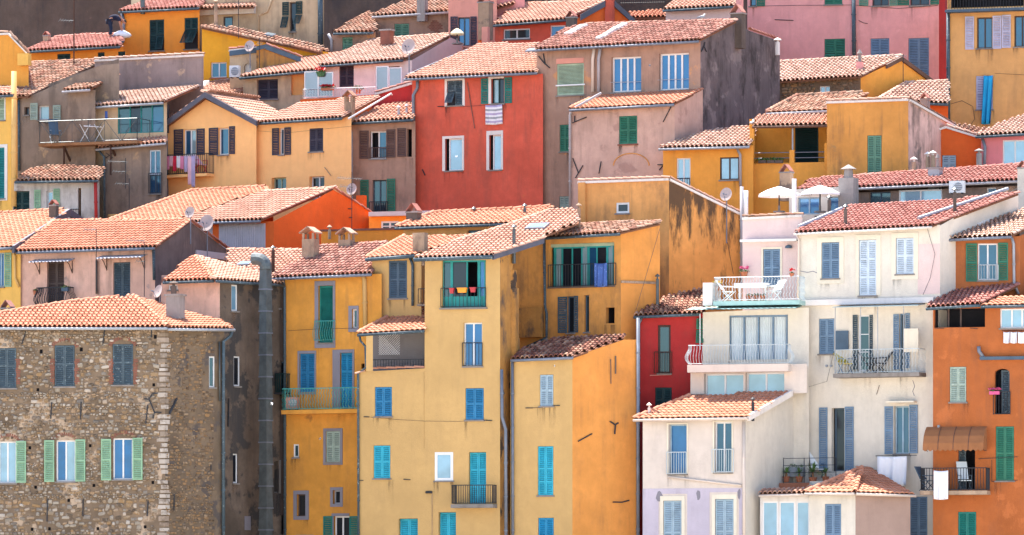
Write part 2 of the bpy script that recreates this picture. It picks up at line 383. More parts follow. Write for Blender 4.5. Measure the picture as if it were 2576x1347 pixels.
class Wall:
    """a vertical wall plane through (u, Y) whose plan slope is k = dY/dX; k<0 faces us and left, k>0 faces right"""
    def __init__(s, h, u, Y, k, top, mat, front=None, close=True, depth=4., base=None, name='wall'):
        L = math.hypot(1, k); s.h = h; s.k = k; s.e = Vector((1, k, 0)) / L; s.n = Vector((k, -1, 0)) / L
        s.O = Vector(((u - UC) * mpp(Y), Y, 0)); s.mat = mat; s.holes = []; s.name = name; s.base = base
        s.top = [s.hit(*t) for t in top]; s.close = close and front is None; s.depth = depth; s.rise = .3; s.hasside = False; s.roofed = False
        if front: front.hasside = True
        WALLS.append(s)
    def hit(s, u, v, d=0.):
        r = ray(u, v); t = (d - s.n.dot(CO - s.O)) / s.n.dot(r); p = CO + r * t
        return ((p - s.O).dot(s.e), p.z)
    def w(s, a, z, d=0.): return s.O + s.e * a + s.n * d + Z * z
    def pt(s, u, v, d=0.): return s.w(*s.hit(u, v, d), d)
    def rect(s, u0, v0, u1, v1, d=0.):
        um, vm = (u0 + u1) / 2, (v0 + v1) / 2
        return s.hit(u0, vm, d)[0], s.hit(u1, vm, d)[0], s.hit(um, v1, d)[1], s.hit(um, v0, d)[1]
    def box(s, mb, a0, a1, z0, z1, d0, d1, mi=0, mp=None):
        q = []
        for z in (z0, z1):
            for a, d in ((a0, d1), (a1, d1), (a1, d0), (a0, d0)):
                if mp: a2, z2, d2 = mp(a, z, d); q.append(s.w(a2, z2, d2))
                else: q.append(s.w(a, z, d))
        return mb.hexa(q, mi)
    def hole(s, poly, r=.18, deep=.7, inner='interior'):
        s.holes.append((poly, r, deep, inner))
    def finish(s):
        aL, aR = s.top[0][0], s.top[-1][0]
        zb = s.base if s.base is not None else min(terr(s.w(aL, 0).y), terr(s.w(aR, 0).y)) - .5
        out = [(aL, zb), (aR, zb)] + s.top[::-1]
        vs = [Vector(p) for p in out]; ed = [(i, (i + 1) % len(out)) for i in range(len(out))]
        for pl, r, dp, inn in s.holes:
            o = len(vs); vs += [Vector(p) for p in pl]; ed += [(o + i, o + (i + 1) % len(pl)) for i in range(len(pl))]
        V, _, T = delaunay_2d_cdt(vs, ed, [], 0, 1e-5)[:3]
        mb = MB(); fs = []; polys = [x[0] for x in s.holes]
        for t in T:
            c = sum((V[i] for i in t), Vector((0, 0))) / len(t)
            if inpoly(c.x, c.y, out) and not any(inpoly(c.x, c.y, q) for q in polys): fs.append(tuple(t))
        mb.add([s.w(p.x, p.y) for p in V], fs)
        mats = [s.mat]
        for pl, r, dp, inn in s.holes:
            if inn not in mats: mats.append(inn)
            mi = mats.index(inn); n = len(pl)
            ring = lambda d: [s.w(a, z, -d) for a, z in pl]
            vs = ring(0) + ring(r); mb.add(vs, [(i, n + i, n + (i + 1) % n, (i + 1) % n) for i in range(n)], 0)
            if dp > 0: mb.add(ring(r) + ring(r + dp), [(i, n + i, n + (i + 1) % n, (i + 1) % n) for i in range(n)], mi)
            mb.add(ring(r + dp), [tuple(range(n))], mi)
        if s.close:
            d = s.depth; zl, zr = s.top[0][1] - .06, s.top[-1][1] - .06; up = d * s.rise if s.roofed else min(0, d * s.rise)
            L0, L1, R0, R1 = (aL, 0), (aL, d), (aR, 0), (aR, d)
            g = Vector((s.w((aL + aR) / 2, 0).x, s.O.y + D, 0)).normalized()      # party walls run straight back up the hill
            def q(a, dd, z): return s.w(a, z) + g * dd
            if not s.roofed: mb.add([q(aL, 0, zl), q(aR, 0, zr), q(aR, d, zr + up), q(aL, d, zl + up)], [(0, 1, 2, 3)])
            mb.add([q(aL, 0, zb), q(aL, d, zb), q(aL, d, zl + up), q(aL, 0, zl)], [(0, 1, 2, 3)])
            if not s.hasside: mb.add([q(aR, 0, zb), q(aR, 0, zr), q(aR, d, zr + up), q(aR, d, zb)], [(0, 1, 2, 3)])
            mb.add([q(aL, d, zb), q(aR, d, zb), q(aR, d, zr + up), q(aL, d, zl + up)], [(0, 1, 2, 3)])
        mb.build(s.name, mats, s.h.o)

# ------------------------------------------------------------------ openings
def surround(w, R, mat, tw, d=.035, sill=True):
    a0, a1, z0, z1 = R; mb = MB(); l, r, t, b = tw if isinstance(tw, tuple) else (tw,) * 4
    if t > 0: w.box(mb, a0 - l, a1 + r, z1, z1 + t, -.01, d)
    if b > 0: w.box(mb, a0 - l, a1 + r, z0 - b, z0, -.01, d)
    if l > 0: w.box(mb, a0 - l, a0, z0, z1, -.01, d)
    if r > 0: w.box(mb, a1, a1 + r, z0, z1, -.01, d)
    mb.build('window_surround', mat, w.h.o)
def leaf(w, a0, a1, z0, z1, d, mat, tilt=None, swing=None, mids=(.5,), name='shutter', pitch=.078, plain=False):
    """louvred shutter leaf: stiles, rails, slats; tilt = (fraction, angle) pushes the lower panel out"""
    st = min(.055, (a1 - a0) * .16); th = .04
    mp = None
    if swing is not None:      # hinge at a0 (angle>0) or a1 (angle<0)
        ang, hinge = swing
        hx = a0 if hinge == 'L' else a1
        def mp(a, z, dd):
            q = a - hx; return hx + q * math.cos(ang), z, d + abs(q) * math.sin(ang) + (dd - d)
    parts = [(z0, z1, mp)]
    if tilt:
        zt = z0 + (z1 - z0) * tilt[0]
        def mt(a, z, dd, zt=zt): return a, zt - (zt - z) * math.cos(tilt[1]), dd + (zt - z) * math.sin(tilt[1])
        parts = [(zt + .02, z1, None), (z0, zt - .02, mt)]
    mb = MB(); sl = MB()
    for y0, y1, m_ in parts:
        w.box(mb, a0, a0 + st, y0, y1, d, d + th, mp=m_); w.box(mb, a1 - st, a1, y0, y1, d, d + th, mp=m_)
        fr = [0] + [m for m in mids if not tilt] + [1]
        for i, q in enumerate(fr):
            zz = y0 + (y1 - y0) * q; hh = .07
            zz = min(max(zz, y0 + hh / 2), y1 - hh / 2)
            w.box(mb, a0 + st, a1 - st, zz - hh / 2, zz + hh / 2, d + .002, d + th - .003, mp=m_)
        n = max(3, int((y1 - y0) / pitch)); h = (y1 - y0) / n
        for i in range(n):
            zb = y0 + i * h
            if plain: continue
            q = [(a0 + st, zb + h * .86, d + .004), (a1 - st, zb + h * .86, d + .004), (a1 - st, zb + .014, d + .036), (a0 + st, zb + .014, d + .036),
                 (a1 - st, zb, d + .026), (a0 + st, zb, d + .026)]
            if m_: q = [m_(*x) for x in q]
            sl.add([w.w(*x) for x in q], [(3, 2, 1, 0), (5, 4, 2, 3)])
        if plain: w.box(sl, a0 + st, a1 - st, y0 + .05, y1 - .05, d + .005, d + .028, mp=m_)
    o = mb.build(name, mat, w.h.o); sl.build('slats' if not plain else 'panel', mat, o, kind='stuff' if not plain else None)
    return o
def sillp(w, R, mat='concrete', parent=None, ex=.05, d=.07):
    mb = MB(); w.box(mb, R[0] - ex, R[1] + ex, R[2] - .06, R[2] + .004, -.04, d)
    mb.build('sill', mat, parent or w.h.o)
def shut(w, u0, v0, u1, v1, mat, leaves=2, r=.06, sur=None, sill='concrete', tilt=None, mids=(.5,), plain=False, pitch=.078):
    R = w.rect(u0, v0, u1, v1); a0, a1, z0, z1 = R
    w.hole([(a0, z0), (a1, z0), (a1, z1), (a0, z1)], r + .02, 0)
    n = leaves; g = .008
    for i in range(n):
        b0 = a0 + .012 + (a1 - a0 - .024) * i / n + g / 2; b1 = a0 + .012 + (a1 - a0 - .024) * (i + 1) / n - g / 2
        tt = tilt if not isinstance(tilt, list) else tilt[i]
        leaf(w, b0, b1, z0 + .012, z1 - .012, -r, mat, tilt=tt, mids=mids, plain=plain, pitch=pitch)
    if sill: sillp(w, R, sill)
    if sur: surround(w, R, sur[0], sur[1])
    return R
def win(w, u0, v0, u1, v1, fr='white_paint', cols=2, rows=1, r=.2, pane='pane_blue', sill='concrete', sur=None, fw=.06,
        sl=None, sr=None, sm=None, slm=None, mids=(.5,), deep=.5, ends=None, bar=None):
    """glazed window set back in its reveal, optional open shutters (u0,v0,u1,v1) flat on the wall"""
    R = w.rect(u0, v0, u1, v1); a0, a1, z0, z1 = R
    w.hole([(a0, z0), (a1, z0), (a1, z1), (a0, z1)], r, deep)
    b0, b1 = (a0, a1) if not ends else (w.hit(ends[0], (v0 + v1) / 2)[0], w.hit(ends[1], (v0 + v1) / 2)[0])
    mb = MB(); d1 = -r + .05; d0 = -r - .01
    def bx(x0, x1, y0, y1, dd=0.): w.box(mb, x0, x1, y0, y1, d0, d1 + dd)
    bx(b0, b0 + fw, z0, z1); bx(b1 - fw, b1, z0, z1)
    bx(b0 + fw, b1 - fw, z0, z0 + fw, -.004); bx(b0 + fw, b1 - fw, z1 - fw, z1, -.004)
    cw = (b1 - b0 - 2 * fw); rh = (z1 - z0 - 2 * fw)
    for i in range(1, cols): x = b0 + fw + cw * i / cols; bx(x - fw * .55, x + fw * .55, z0 + fw, z1 - fw, .003)
    for j in range(1, rows): y = z0 + fw + rh * j / rows; bx(b0 + fw, b1 - fw, y - fw * .3, y + fw * .3, -.008)
    o = mb.build('window', fr, w.h.o)
    panes = pane if isinstance(pane, list) else [pane] * cols
    for i in range(cols):
        for j in range(rows):
            x0 = b0 + fw + cw * i / cols - .01; x1 = b0 + fw + cw * (i + 1) / cols + .01
            y0 = z0 + fw + rh * j / rows - .01; y1 = z0 + fw + rh * (j + 1) / rows + .01
            pm = panes[i % len(panes)]
            if pm is None: continue
            q = MB(); w.box(q, x0, x1, y0, y1, -r + .008, -r + .02); q.build('pane', pm, o)
    if sill: sillp(w, R, sill, o)
    if sur: surround(w, R, sur[0], sur[1])
    for sh in (sl, sr):
        if sh:
            S = w.rect(*sh, d=.05); leaf(w, *S, .085 if w.mat == 'mortar' else .012, sm or 'green', mids=mids)
    return R
def dark(w, u0, v0, u1, v1, r=.25, deep=.9, inner='interior', sill=None, sur=None, arch=False):
    R = w.rect(u0, v0, u1, v1); a0, a1, z0, z1 = R
    pl = [(a0, z0), (a1, z0), (a1, z1), (a0, z1)]
    if arch:
        rr = (a1 - a0) / 2; hh = min(rr, (z1 - z0) * .45) if arch is True else arch; c = (a0 + a1) / 2
        pl = [(a0, z0), (a1, z0)] + [(c + rr * math.cos(t * math.pi / 8), z1 - hh + hh * math.sin(t * math.pi / 8)) for t in range(9)]
    w.hole(pl, r, deep, inner)
    if sill: sillp(w, R, sill)
    if sur: surround(w, R, sur[0], sur[1])
    return R

# ------------------------------------------------------------------ roofs
def prof_tile(kind):
    if kind == 'canal': W_, EX, hh, lip = .21, .40, .088, .024
    else: W_, EX, hh, lip = .235, .36, .035, .03
    n = 9; pr = []
    for i in range(n):
        x = -W_ / 2 + W_ * i / (n - 1); t = abs(x) / (W_ * .37)
        z = hh * math.sqrt(max(0, 1 - t * t)) if t < 1 else -.012 * math.sin(min(1, (t - 1) / .39) * math.pi / 2)
        pr.append((x * 1.01, z))
    vs = []; L = EX * 1.14
    for y, dz, sc in ((0, .05, 1.0), (L, .012, .90)):
        for x, z in pr: vs.append((x * (sc if abs(x) < W_ * .4 else 1), y, z * sc + dz))
    for x, z in pr: vs.append((x, .012, z + .05 - lip - .012))
    fs = [(i, i + 1, n + i + 1, n + i) for i in range(n - 1)] + [(2 * n + i, 2 * n + i + 1, i + 1, i) for i in range(n - 1)]
    return W_, EX, np.array(vs), fs
TILES = {k: prof_tile(k) for k in ('canal', 'flat')}
TM = {}
def tile_mesh(kind, mat):
    if (kind, mat) not in TM:
        mb = MB(); mb.add([tuple(x) for x in TILES[kind][2]], TILES[kind][3]); TM[kind, mat] = mb.mesh('tile', mat)
    return TM[kind, mat]
def cap_mesh(mat):
    if ('cap', mat) not in TM:
        mb = MB(); n = 7; L = .44; vs = []
        for y, r, dz in ((0, .105, .02), (L, .085, -.005)):
            for i in range(n): t = math.pi * i / (n - 1); vs.append((r * math.cos(t), y, r * .9 * math.sin(t) + dz))
        for i in range(n): t = math.pi * i / (n - 1); vs.append((.085 * math.cos(t), .01, .075 * math.sin(t) + .01))
        mb.add(vs, [(i + 1, i, n + i, n + i + 1) for i in range(n - 1)] + [(i, i + 1, 2 * n + i + 1, 2 * n + i) for i in range(n - 1)])
        TM['cap', mat] = mb.mesh('ridge_tile', mat)
    return TM['cap', mat]
def caps(parent, p, q, mat, up):
    p, q = Vector(p), Vector(q); L = (q - p).length; n = max(1, int(L / .36)); y = (q - p).normalized()
    x = y.cross(up).normalized(); z = x.cross(y)
    for i in range(n):
        c = p + y * (L * i / n); R_ = Matrix((x, y, z)).transposed().to_4x4(); R_.translation = c + z * .03
        put('ridge_tile', cap_mesh(mat), parent, mw=R_ @ Matrix.Rotation(random.uniform(-.04, .04), 4, 'Z'))
class Roof: pass
def roof(h, w, poly, pitch=20, kind='canal', mat='tile_pink', ov=.35, gut='zinc', cap=(), board=(), bm='fascia', rough=1., gr=.06):
    """poly[0]-poly[1] is the eave seen left to right; the plane rises away from wall w at the given pitch"""
    E0 = w.pt(*poly[0], ov); E1 = w.pt(*poly[1], ov)
    a = (E1 - E0).normalized(); hd = Z.cross(a).normalized(); t = math.radians(pitch)
    b = (hd * math.cos(t) + Z * math.sin(t)); b = (b - a * b.dot(a)).normalized(); nn = a.cross(b)
    def hit(u, v):
        r = ray(u, v); return CO + r * (nn.dot(E0 - CO) / nn.dot(r))
    pts = [E0, E1] + [hit(*q) for q in poly[2:]]
    rf = Roof(); rf.E0, rf.nn, rf.hit, rf.a, rf.b, rf.pts = E0, nn, hit, a, b, pts
    w.roofed = True
    run = max((p - E0).dot(hd) for p in pts)
    if w.close: w.depth = max(1.0, (run - ov) * .5); w.rise = math.tan(t) * .85
    # deck
    n = len(pts); mb = MB(); dn = Z * -.09
    mb.add([p - nn * .015 for p in pts] + [p + dn for p in pts], [tuple(range(n)), tuple(range(2 * n - 1, n - 1, -1))] + [(i, n + i, n + (i + 1) % n, (i + 1) % n) for i in range(n)])
    ro = mb.build('roof', 'deck', h.o); rf.o = ro
    W_, EX, V, FS = TILES[kind]
    p2 = [((p - E0).dot(a), (p - E0).dot(b)) for p in pts]
    x0 = min(p[0] for p in p2); x1 = max(p[0] for p in p2); y0 = min(0, min(p[1] for p in p2)); y1 = max(p[1] for p in p2)
    nc = max(1, round((x1 - x0) / W_)); tiles = []
    j = 0; y = y0 - .05
    while y < y1 - .05:
        for i in range(nc):
            x = x0 + (i + .5) * W_
            if inpoly(x, min(y + EX * .4, y1 - .01), p2): tiles.append((x, y))
        y += EX
    base = Matrix((a, b, nn)).transposed().to_4x4()
    rest = []
    me = tile_mesh(kind, mat)
    for x, y in tiles:
        jx, jy, jr = random.gauss(0, .003) * rough, random.gauss(0, .008) * rough, random.gauss(0, .009) * rough
        mw = base.copy(); mw.translation = E0 + a * (x + jx) + b * (y + jy)
        mw = mw @ Matrix.Rotation(jr, 4, 'Z') @ Matrix.Rotation(random.gauss(0, .006) * rough, 4, 'X')
        if h.tiles > 0:
            h.tiles -= 1; put('tile', me, ro, mw=mw)
        else: rest.append(mw)
    if rest:
        A = np.concatenate([V @ np.array(m.to_3x3()).T + np.array(m.translation) for m in rest])
        nv = len(V); fs = [tuple(i + k * nv for i in f) for k in range(len(rest)) for f in FS]
        mb = MB(); mb.v = A.tolist(); mb.f = fs; mb.m = [0] * len(fs)
        mb.build('roof_tiles', mat, ro, kind='stuff')
    for i in cap:
        caps(ro, pts[i] , pts[(i + 1) % n], mat, nn)
    for i in board:
        bargeboard(h, pts[i], pts[(i + 1) % n], .26, bm)
    if gut:
        mb = MB(); q0 = E0 - hd * .07 - Z * .09; q1 = E1 - hd * .07 - Z * .09
        mb.tube([q0, q1], gr, 8); mb.build('gutter', gut, h.o, smooth=True)
    return rf
def bargeboard(h, p, q, ht=.25, mat='fascia', th=.06, name='bargeboard'):
    y = (q - p); sd = Vector((y.x, y.y, 0)).normalized().cross(Z) * th; mb = MB(); dz = Z * ht
    up = Z * .06
    mb.hexa([p - dz + up - sd, q - dz + up - sd, q - dz + up + sd, p - dz + up + sd, p + up - sd, q + up - sd, q + up + sd, p + up + sd])
    mb.build(name, mat, h.o)
def coping(h, p, q, mat='tile_pink'):
    """row of tiles along a wall top"""
    mb = MB(); sd = (q - p).cross(Z).normalized() * .1
    mb.hexa([p - sd - Z * .1, q - sd - Z * .1, q + sd - Z * .1, p + sd - Z * .1, p - sd, q - sd, q + sd, p + sd])
    o = mb.build('coping', 'lime_wash', h.o); caps(o, p, q, mat, Z)
def chim(h, rf, u0, u1, vt, vb, mat='chimney_old', cap='tent', rz=.46, Y=None, dep=.8):
    """chimney stack standing on roof plane rf (or at depth Y), cap: tent | slab | pot | cone"""
    uc = (u0 + u1) / 2
    c = rf.hit(uc, vb) if Y is None else P(uc, vb, Y)
    m = mpp(c.y); sx = (u1 - u0) * m / (math.cos(rz) + math.sin(rz) * dep * .9); H = (vb - vt) * m; sy = sx * dep
    mb = MB(); mb.box((c.x, c.y + sy * .3, c.z + H / 2 - .3), sx, sy, H + .6, rz * -1)
    o = mb.build('chimney', mat, h.o)
    t = Vector((c.x, c.y + sy * .3, c.z + H))
    rm = Matrix.Rotation(-rz, 4, 'Z')
    if cap == 'tent':
        q = MB(); q.box((t.x, t.y, t.z + .03), sx * 1.15, sy * 1.15, .06, -rz); q.build('cap_slab', 'chimney_grey', o)
        q = MB(); hh = sx * .7
        for sgn in (-1, 1):
            pts = []
            for dx, dz in ((.52 * sgn, .06), (.06 * sgn, hh)):
                for dy in (-.55, .55): pts.append(t + rm @ Vector((dx * sx, dy * sy, dz)))
            th = Z * .05
            q.hexa([pts[0], pts[1], pts[3], pts[2]] + [p + th for p in (pts[0], pts[1], pts[3], pts[2])])
        q.build('cap_tile', 'tile_red', o)
    elif cap == 'slab':
        q = MB(); q.box((t.x, t.y, t.z + .04), sx * 1.2, sy * 1.2, .08, -rz); q.build('cap_slab', 'chimney_grey', o)
    elif cap == 'house':
        q = MB()
        for dx in (-.4, .4):
            for dy in (-.4, .4):
                q = MB(); p = t + rm @ Vector((dx * sx, dy * sy, .12)); q.box(p, .09, .09, .3, -rz); q.build('cap_post', 'chimney_old', o)
        q = MB(); z1 = t.z + .26; k = 4
        for sgn in (-1, 1):
            pts = [t + rm @ Vector((sx * .68 * sgn, -sy * .68, .24)), t + rm @ Vector((sx * .68 * sgn, sy * .68, .24)), t + rm @ Vector((0, sy * .68, .5)), t + rm @ Vector((0, -sy * .68, .5))]
            q.hexa(pts + [p + Z * .06 for p in pts])
        q.build('cap_tile', 'tile_old', o)
    elif cap in ('pot', 'cone'):
        q = MB(); q.lathe(t, [(sx * .3, -.02), (sx * .26, .35), (sx * .26, .38), (sx * .5, .40), (.02, .60)], 8); q.build('cap_pot', 'chimney_grey', o, smooth=False)
    return o
def flue(h, rf, u, vt, vb, wpx=7, mat='galv', Y=None, capm=None, name='flue'):
    c = rf.hit(u, vb) if Y is None else P(u, vb, Y); m = mpp(c.y); H = (vb - vt) * m; r = wpx * m / 2
    mb = MB(); mb.lathe(c, [(r, -.4), (r, H - .22), (r * .9, H - .2)], 8); o = mb.build('flue', mat, h.o, smooth=False)
    q = MB(); q.lathe((c.x, c.y, c.z + H), [(r * .5, -.21), (r * .5, -.12), (r * 1.7, -.11), (r * 1.7, -.08), (.01, .02)], 8); q.build('flue_cap', capm or mat, o)
    return o
def skylight(h, rf, u0, v0, u1, v1):
    c = rf.hit((u0 + u1) / 2, (v0 + v1) / 2); L = abs(rf.hit(u0, v1).x - rf.hit(u1, v1).x) * .5; w_ = L
    mb = MB(); a, b, n = rf.a, rf.b, rf.nn
    def q(x, y, z): return c + a * x + b * y + n * z
    mb.hexa([q(-L, -w_, 0), q(L, -w_, 0), q(L, w_, 0), q(-L, w_, 0), q(-L, -w_, .16), q(L, -w_, .16), q(L, w_, .16), q(-L, w_, .16)])
    o = mb.build('skylight', 'zinc', h.o); g = MB(); k = .82
    g.hexa([q(-L * k, -w_ * k, .15), q(L * k, -w_ * k, .15), q(L * k, w_ * k, .15), q(-L * k, w_ * k, .15), q(-L * k, -w_ * k, .175), q(L * k, -w_ * k, .175), q(L * k, w_ * k, .175), q(-L * k, w_ * k, .175)])
    g.build('pane', 'roof_glass', o)

# ------------------------------------------------------------------ iron, pipes, cloth
def pipe(h, w, pts, r=.055, mat='zinc', d=.09, name='downpipe'):
    q = [w.pt(u, v, d) for u, v in pts]
    mb = MB(); mb.tube(q, r, 8); o = mb.build(name, mat, h.o, smooth=True)
    br = MB(); n = 0
    for i in range(len(q) - 1):
        L = (q[i + 1] - q[i]).length
        if L > 1.5:
            for k in range(1, int(L / 1.6) + 1):
                p = q[i].lerp(q[i + 1], k / (int(L / 1.6) + 1)); t = (q[i + 1] - q[i]).normalized() * .03
                br.tube([p - t, p + t], r * 1.25, 8); n += 1
    if n: br.build('bracket', mat, o)
def anchor(h, w, *segs, r=.028, mat='iron', name='wall_anchor'):
    mb = MB()
    for u0, v0, u1, v1 in segs: mb.tube([w.pt(u0, v0, .05), w.pt(u1, v1, .05)], r, 5)
    mb.build(name, mat, h.o)
def rail(parent, w, a0, a1, z0, z1, d, mat, sides=True, sp=.115, style='bar', r=.0125, nm='railing', hw=1.0):
    mb = MB(); runs = [((a0, d), (a1, d))]
    if sides: runs = [((a0, 0.), (a0, d)), ((a0, d), (a1, d)), ((a1, d), (a1, 0.))]
    def bar(a, dd, out):
        if style == 'bar': return [w.w(a, z0, dd), w.w(a, z1, dd)]
        if style == 'wavy':
            return [w.w(a + .028 * math.sin(t * 1.9), z0 + (z1 - z0) * t / 12, dd) for t in range(13)]
        if style == 'belly':
            q = []
            for t in range(11):
                f = t / 10; bul = .20 * math.sin(max(0, min(1, (f - .02) / .75)) * math.pi) * (1 - f * .55)
                q.append(w.w(a + out[0] * bul, z0 + (z1 - z0) * f, dd + out[1] * bul))
            return q
    for (x0, e0), (x1, e1) in runs:
        L = math.hypot(x1 - x0, e1 - e0); n = max(1, int(L / sp))
        out = (0, 1) if abs(e1 - e0) < 1e-6 else ((-1, 0) if x0 <= a0 + 1e-6 else (1, 0))
        for i in range(n + 1):
            f = i / n; mb.tube(bar(x0 + (x1 - x0) * f, e0 + (e1 - e0) * f, out), r * (1.5 if i in (0, n) and style == 'bar' else 1), 4, cap=False)
        for zz, rr in ((z0 + .02, r * 1.2), (z1, r * 1.7)):
            mb.tube([w.w(x0, zz, e0), w.w(x1, zz, e1)], rr, 5)
    return mb.build(nm, mat, parent)
def balcony(h, w, u0, u1, vt, vb, vs, d, mat, slab='concrete', style='bar', sides=True, sp=.115, r=.0125):
    """slab (vb..vs) with a railing from vb up to vt, projecting d metres"""
    um = (u0 + u1) / 2; a0, a1 = w.hit(u0, vb, d)[0], w.hit(u1, vb, d)[0]
    z1, z0, zs = w.hit(um, vt, d)[1], w.hit(um, vb, d)[1], w.hit(um, vs, d)[1]
    mb = MB(); w.box(mb, a0 - .04, a1 + .04, zs, z0, -.02, d + .06); o = mb.build('balcony', slab, h.o)
    rail(o, w, a0, a1, z0 + .03, z1, d, mat, sides, sp, style, r)
    return o, (a0, a1, z0, z1)
def guard(h, w, u0, u1, vt, vb, mat, d=.06, style='bar', sp=.11, r=.012, sides=False):
    R = w.rect(u0, vt, u1, vb, d); return rail(h.o, w, R[0], R[1], R[2], R[3], d, mat, sides, sp, style, r, nm='window_guard')
def cloth(name, label, cat, w, u0, v0, u1, v1, d, mat, group=None, wav=.035, mats=None, skew=0., fr=False):
    a0, a1, z0, z1 = w.rect(u0, v0, u1, v1, d); mb = MB(); nx, nz = 30, 10; vs = []; ph = random.uniform(0, 6)
    for side in (0, 1):
        for j in range(nz + 1):
            f = j / nz; zz = z1 - (z1 - z0) * f
            for i in range(nx + 1):
                g = i / nx; wv = wav * (.35 + f) * (math.sin(g * 13 + ph + f * .8) + .6 * math.sin(g * 27 + ph * 2 + f))
                sag = -.03 * math.sin(g * math.pi)
                vs.append(w.w(a0 + (a1 - a0) * g + skew * f * (a1 - a0), zz + sag, d + wv + (.0 if side == 0 else -.018)))
    n = (nx + 1) * (nz + 1); fs = []
    ms = []
    for side in (0, 1):
        for j in range(nz):
            for i in range(nx):
                q = side * n + j * (nx + 1) + i; f_ = (q, q + nx + 1, q + nx + 2, q + 1)
                fs.append(f_ if side == 0 else f_[::-1]); ms.append((j % len(mats)) if mats else 0)
    for i in range(nx):
        q = i; fs.append((q, q + 1, n + q + 1, n + q)); ms.append(0)
        q = nz * (nx + 1) + i; fs.append((q + 1, q, n + q, n + q + 1)); ms.append(0)
    mb.add(vs, fs); mb.m = ms
    return tag(mb.build(name, mats or mat, None, smooth=True), label, cat, group)
def line(h, w, pts, r=.008, mat='iron', d=.06, name='cable'):
    mb = MB(); mb.tube([w.pt(u, v, d) for u, v in pts], r, 4); mb.build(name, mat, h.o)

def strip(h, rf, pts, wd=.16, mat='lime_wash'):
    """band of lime mortar run over the tiles"""
    q = [rf.hit(*p) for p in pts]
    mb = MB()
    for i in range(len(q) - 1):
        n = 8
        for k in range(n):
            a, b = q[i].lerp(q[i + 1], k / n), q[i].lerp(q[i + 1], (k + 1) / n); t = (b - a).normalized(); sd = t.cross(rf.nn) * wd * random.uniform(.75, 1.25); up = rf.nn * random.uniform(.15, .19)
            mb.hexa([a - sd, b - sd, b + sd, a + sd, a - sd * .7 + up, b - sd * .7 + up, b + sd * .7 + up, a + sd * .7 + up])
    mb.build('mortar_band', mat, h.o)

SRNG = random.Random(21)
def drips():
    """rain runs below the sills, where no other opening is in the way"""
    for w in WALLS:
        if w.mat.startswith('mortar') or w.mat in ('interior', 'loggia_grey', 'pot'): continue
        boxes = [(min(p[0] for p in pl), max(p[0] for p in pl), min(p[1] for p in pl), max(p[1] for p in pl)) for pl, r, dp, inn in w.holes]
        for a0, a1, z0, z1 in boxes:
            if a1 - a0 > 3: continue
            for side in (0, 1):
                if SRNG.random() < .35: continue
                wd = SRNG.uniform(.18, .5); H = SRNG.uniform(.5, 1.3); c = (a0 + wd * .2 if side == 0 else a1 - wd * .2) + SRNG.uniform(-.05, .05)
                x0, x1, y1 = c - wd / 2, c + wd / 2, z0 - .065; y0 = y1 - H
                if x0 < w.top[0][0] + .03 or x1 > w.top[-1][0] - .03: continue
                if any(x0 < b1 and x1 > b0 and y0 < c1 and y1 > c0 for b0, b1, c0, c1 in boxes): continue
                me = bpy.data.meshes.new('drip_stain'); me.from_pydata([w.w(x0, y0, .004), w.w(x1, y0, .004), w.w(x1, y1, .004), w.w(x0, y1, .004)], [], [(0, 1, 2, 3)])
                ul = me.uv_layers.new(name='UVMap')
                for i, q in enumerate(((0, 0), (1, 0), (1, 1), (0, 1))): ul.data[i].uv = q
                me.materials.append(M('drip_rust' if SRNG.random() < .25 else 'drip_dark')); put('drip_stain', me, w.h.o)

# ================================================================== setting
def ground():
    mb = MB(); Ys = [-1600, -300, -60, -6, -2, 0, 10, 20, 30, 40, 50, 60, 70, 90, 130, 200]; Xs = list(range(-900, 901, 100))
    vs = [(x, y, 0 if y < -5 else terr(y) - .3) for y in Ys for x in Xs]; n = len(Xs); fs = []
    for j in range(len(Ys) - 1):
        for i in range(n - 1): fs.append((j * n + i, j * n + i + 1, (j + 1) * n + i + 1, (j + 1) * n + i))
    mb.add(vs, fs); mb.m = [0 if f[0] // n < 3 else 1 for f in fs]
    return mb.build('ground', ['bounce_ground', 'soil'], None, kind='structure')  # front stretch is the added light-bouncing surface, the rest hillside soil
ground()

# ================================================================== small things
def dish(u, v, rpx, Y, label, yaw=-.35, mast=None, mat='dish'):
    c = P(u, v, Y); r = rpx * mpp(Y); t = thing('satellite_dish', label, 'satellite dish', c)
    f = Vector((math.sin(yaw), -math.cos(yaw), .32)).normalized(); s = f.cross(Z).normalized(); k = s.cross(f)
    mb = MB(); vs = []; n = 16
    for rr, dp in ((0, -.14), (.5, -.1), (.86, -.025), (1, 0)):
        for j in range(n):
            an = 6.28318 * j / n; vs.append(c + (s * math.cos(an) * .86 + k * math.sin(an)) * r * rr + f * dp * r)
    fs = [(i * n + j, i * n + (j + 1) % n, (i + 1) * n + (j + 1) % n, (i + 1) * n + j) for i in range(3) for j in range(n)]
    m2 = len(vs); vs += [p - f * .02 for p in vs]; fs += [tuple(q + m2 for q in x[::-1]) for x in fs]
    fs += [(3 * n + (j + 1) % n, 3 * n + j, m2 + 3 * n + j, m2 + 3 * n + (j + 1) % n) for j in range(n)]
    mb.add(vs, fs); mb.build('reflector', mat, t, smooth=False)
    mb = MB(); e = c + f * r * .85 - k * r * .35
    mb.tube([c - k * r * .98, e], .014, 5); mb.tube([e - f * .05, e + f * .1], .035, 6); mb.build('feed_arm', 'zinc', t)
    mb = MB(); b = c - f * .12; vb = mast if mast else v + rpx * 2.2
    mb.tube([c - f * .03, b, b - Z * .1, b - Z * (vb - v) * mpp(Y)], .026, 6); mb.build('mast', 'zinc', t)
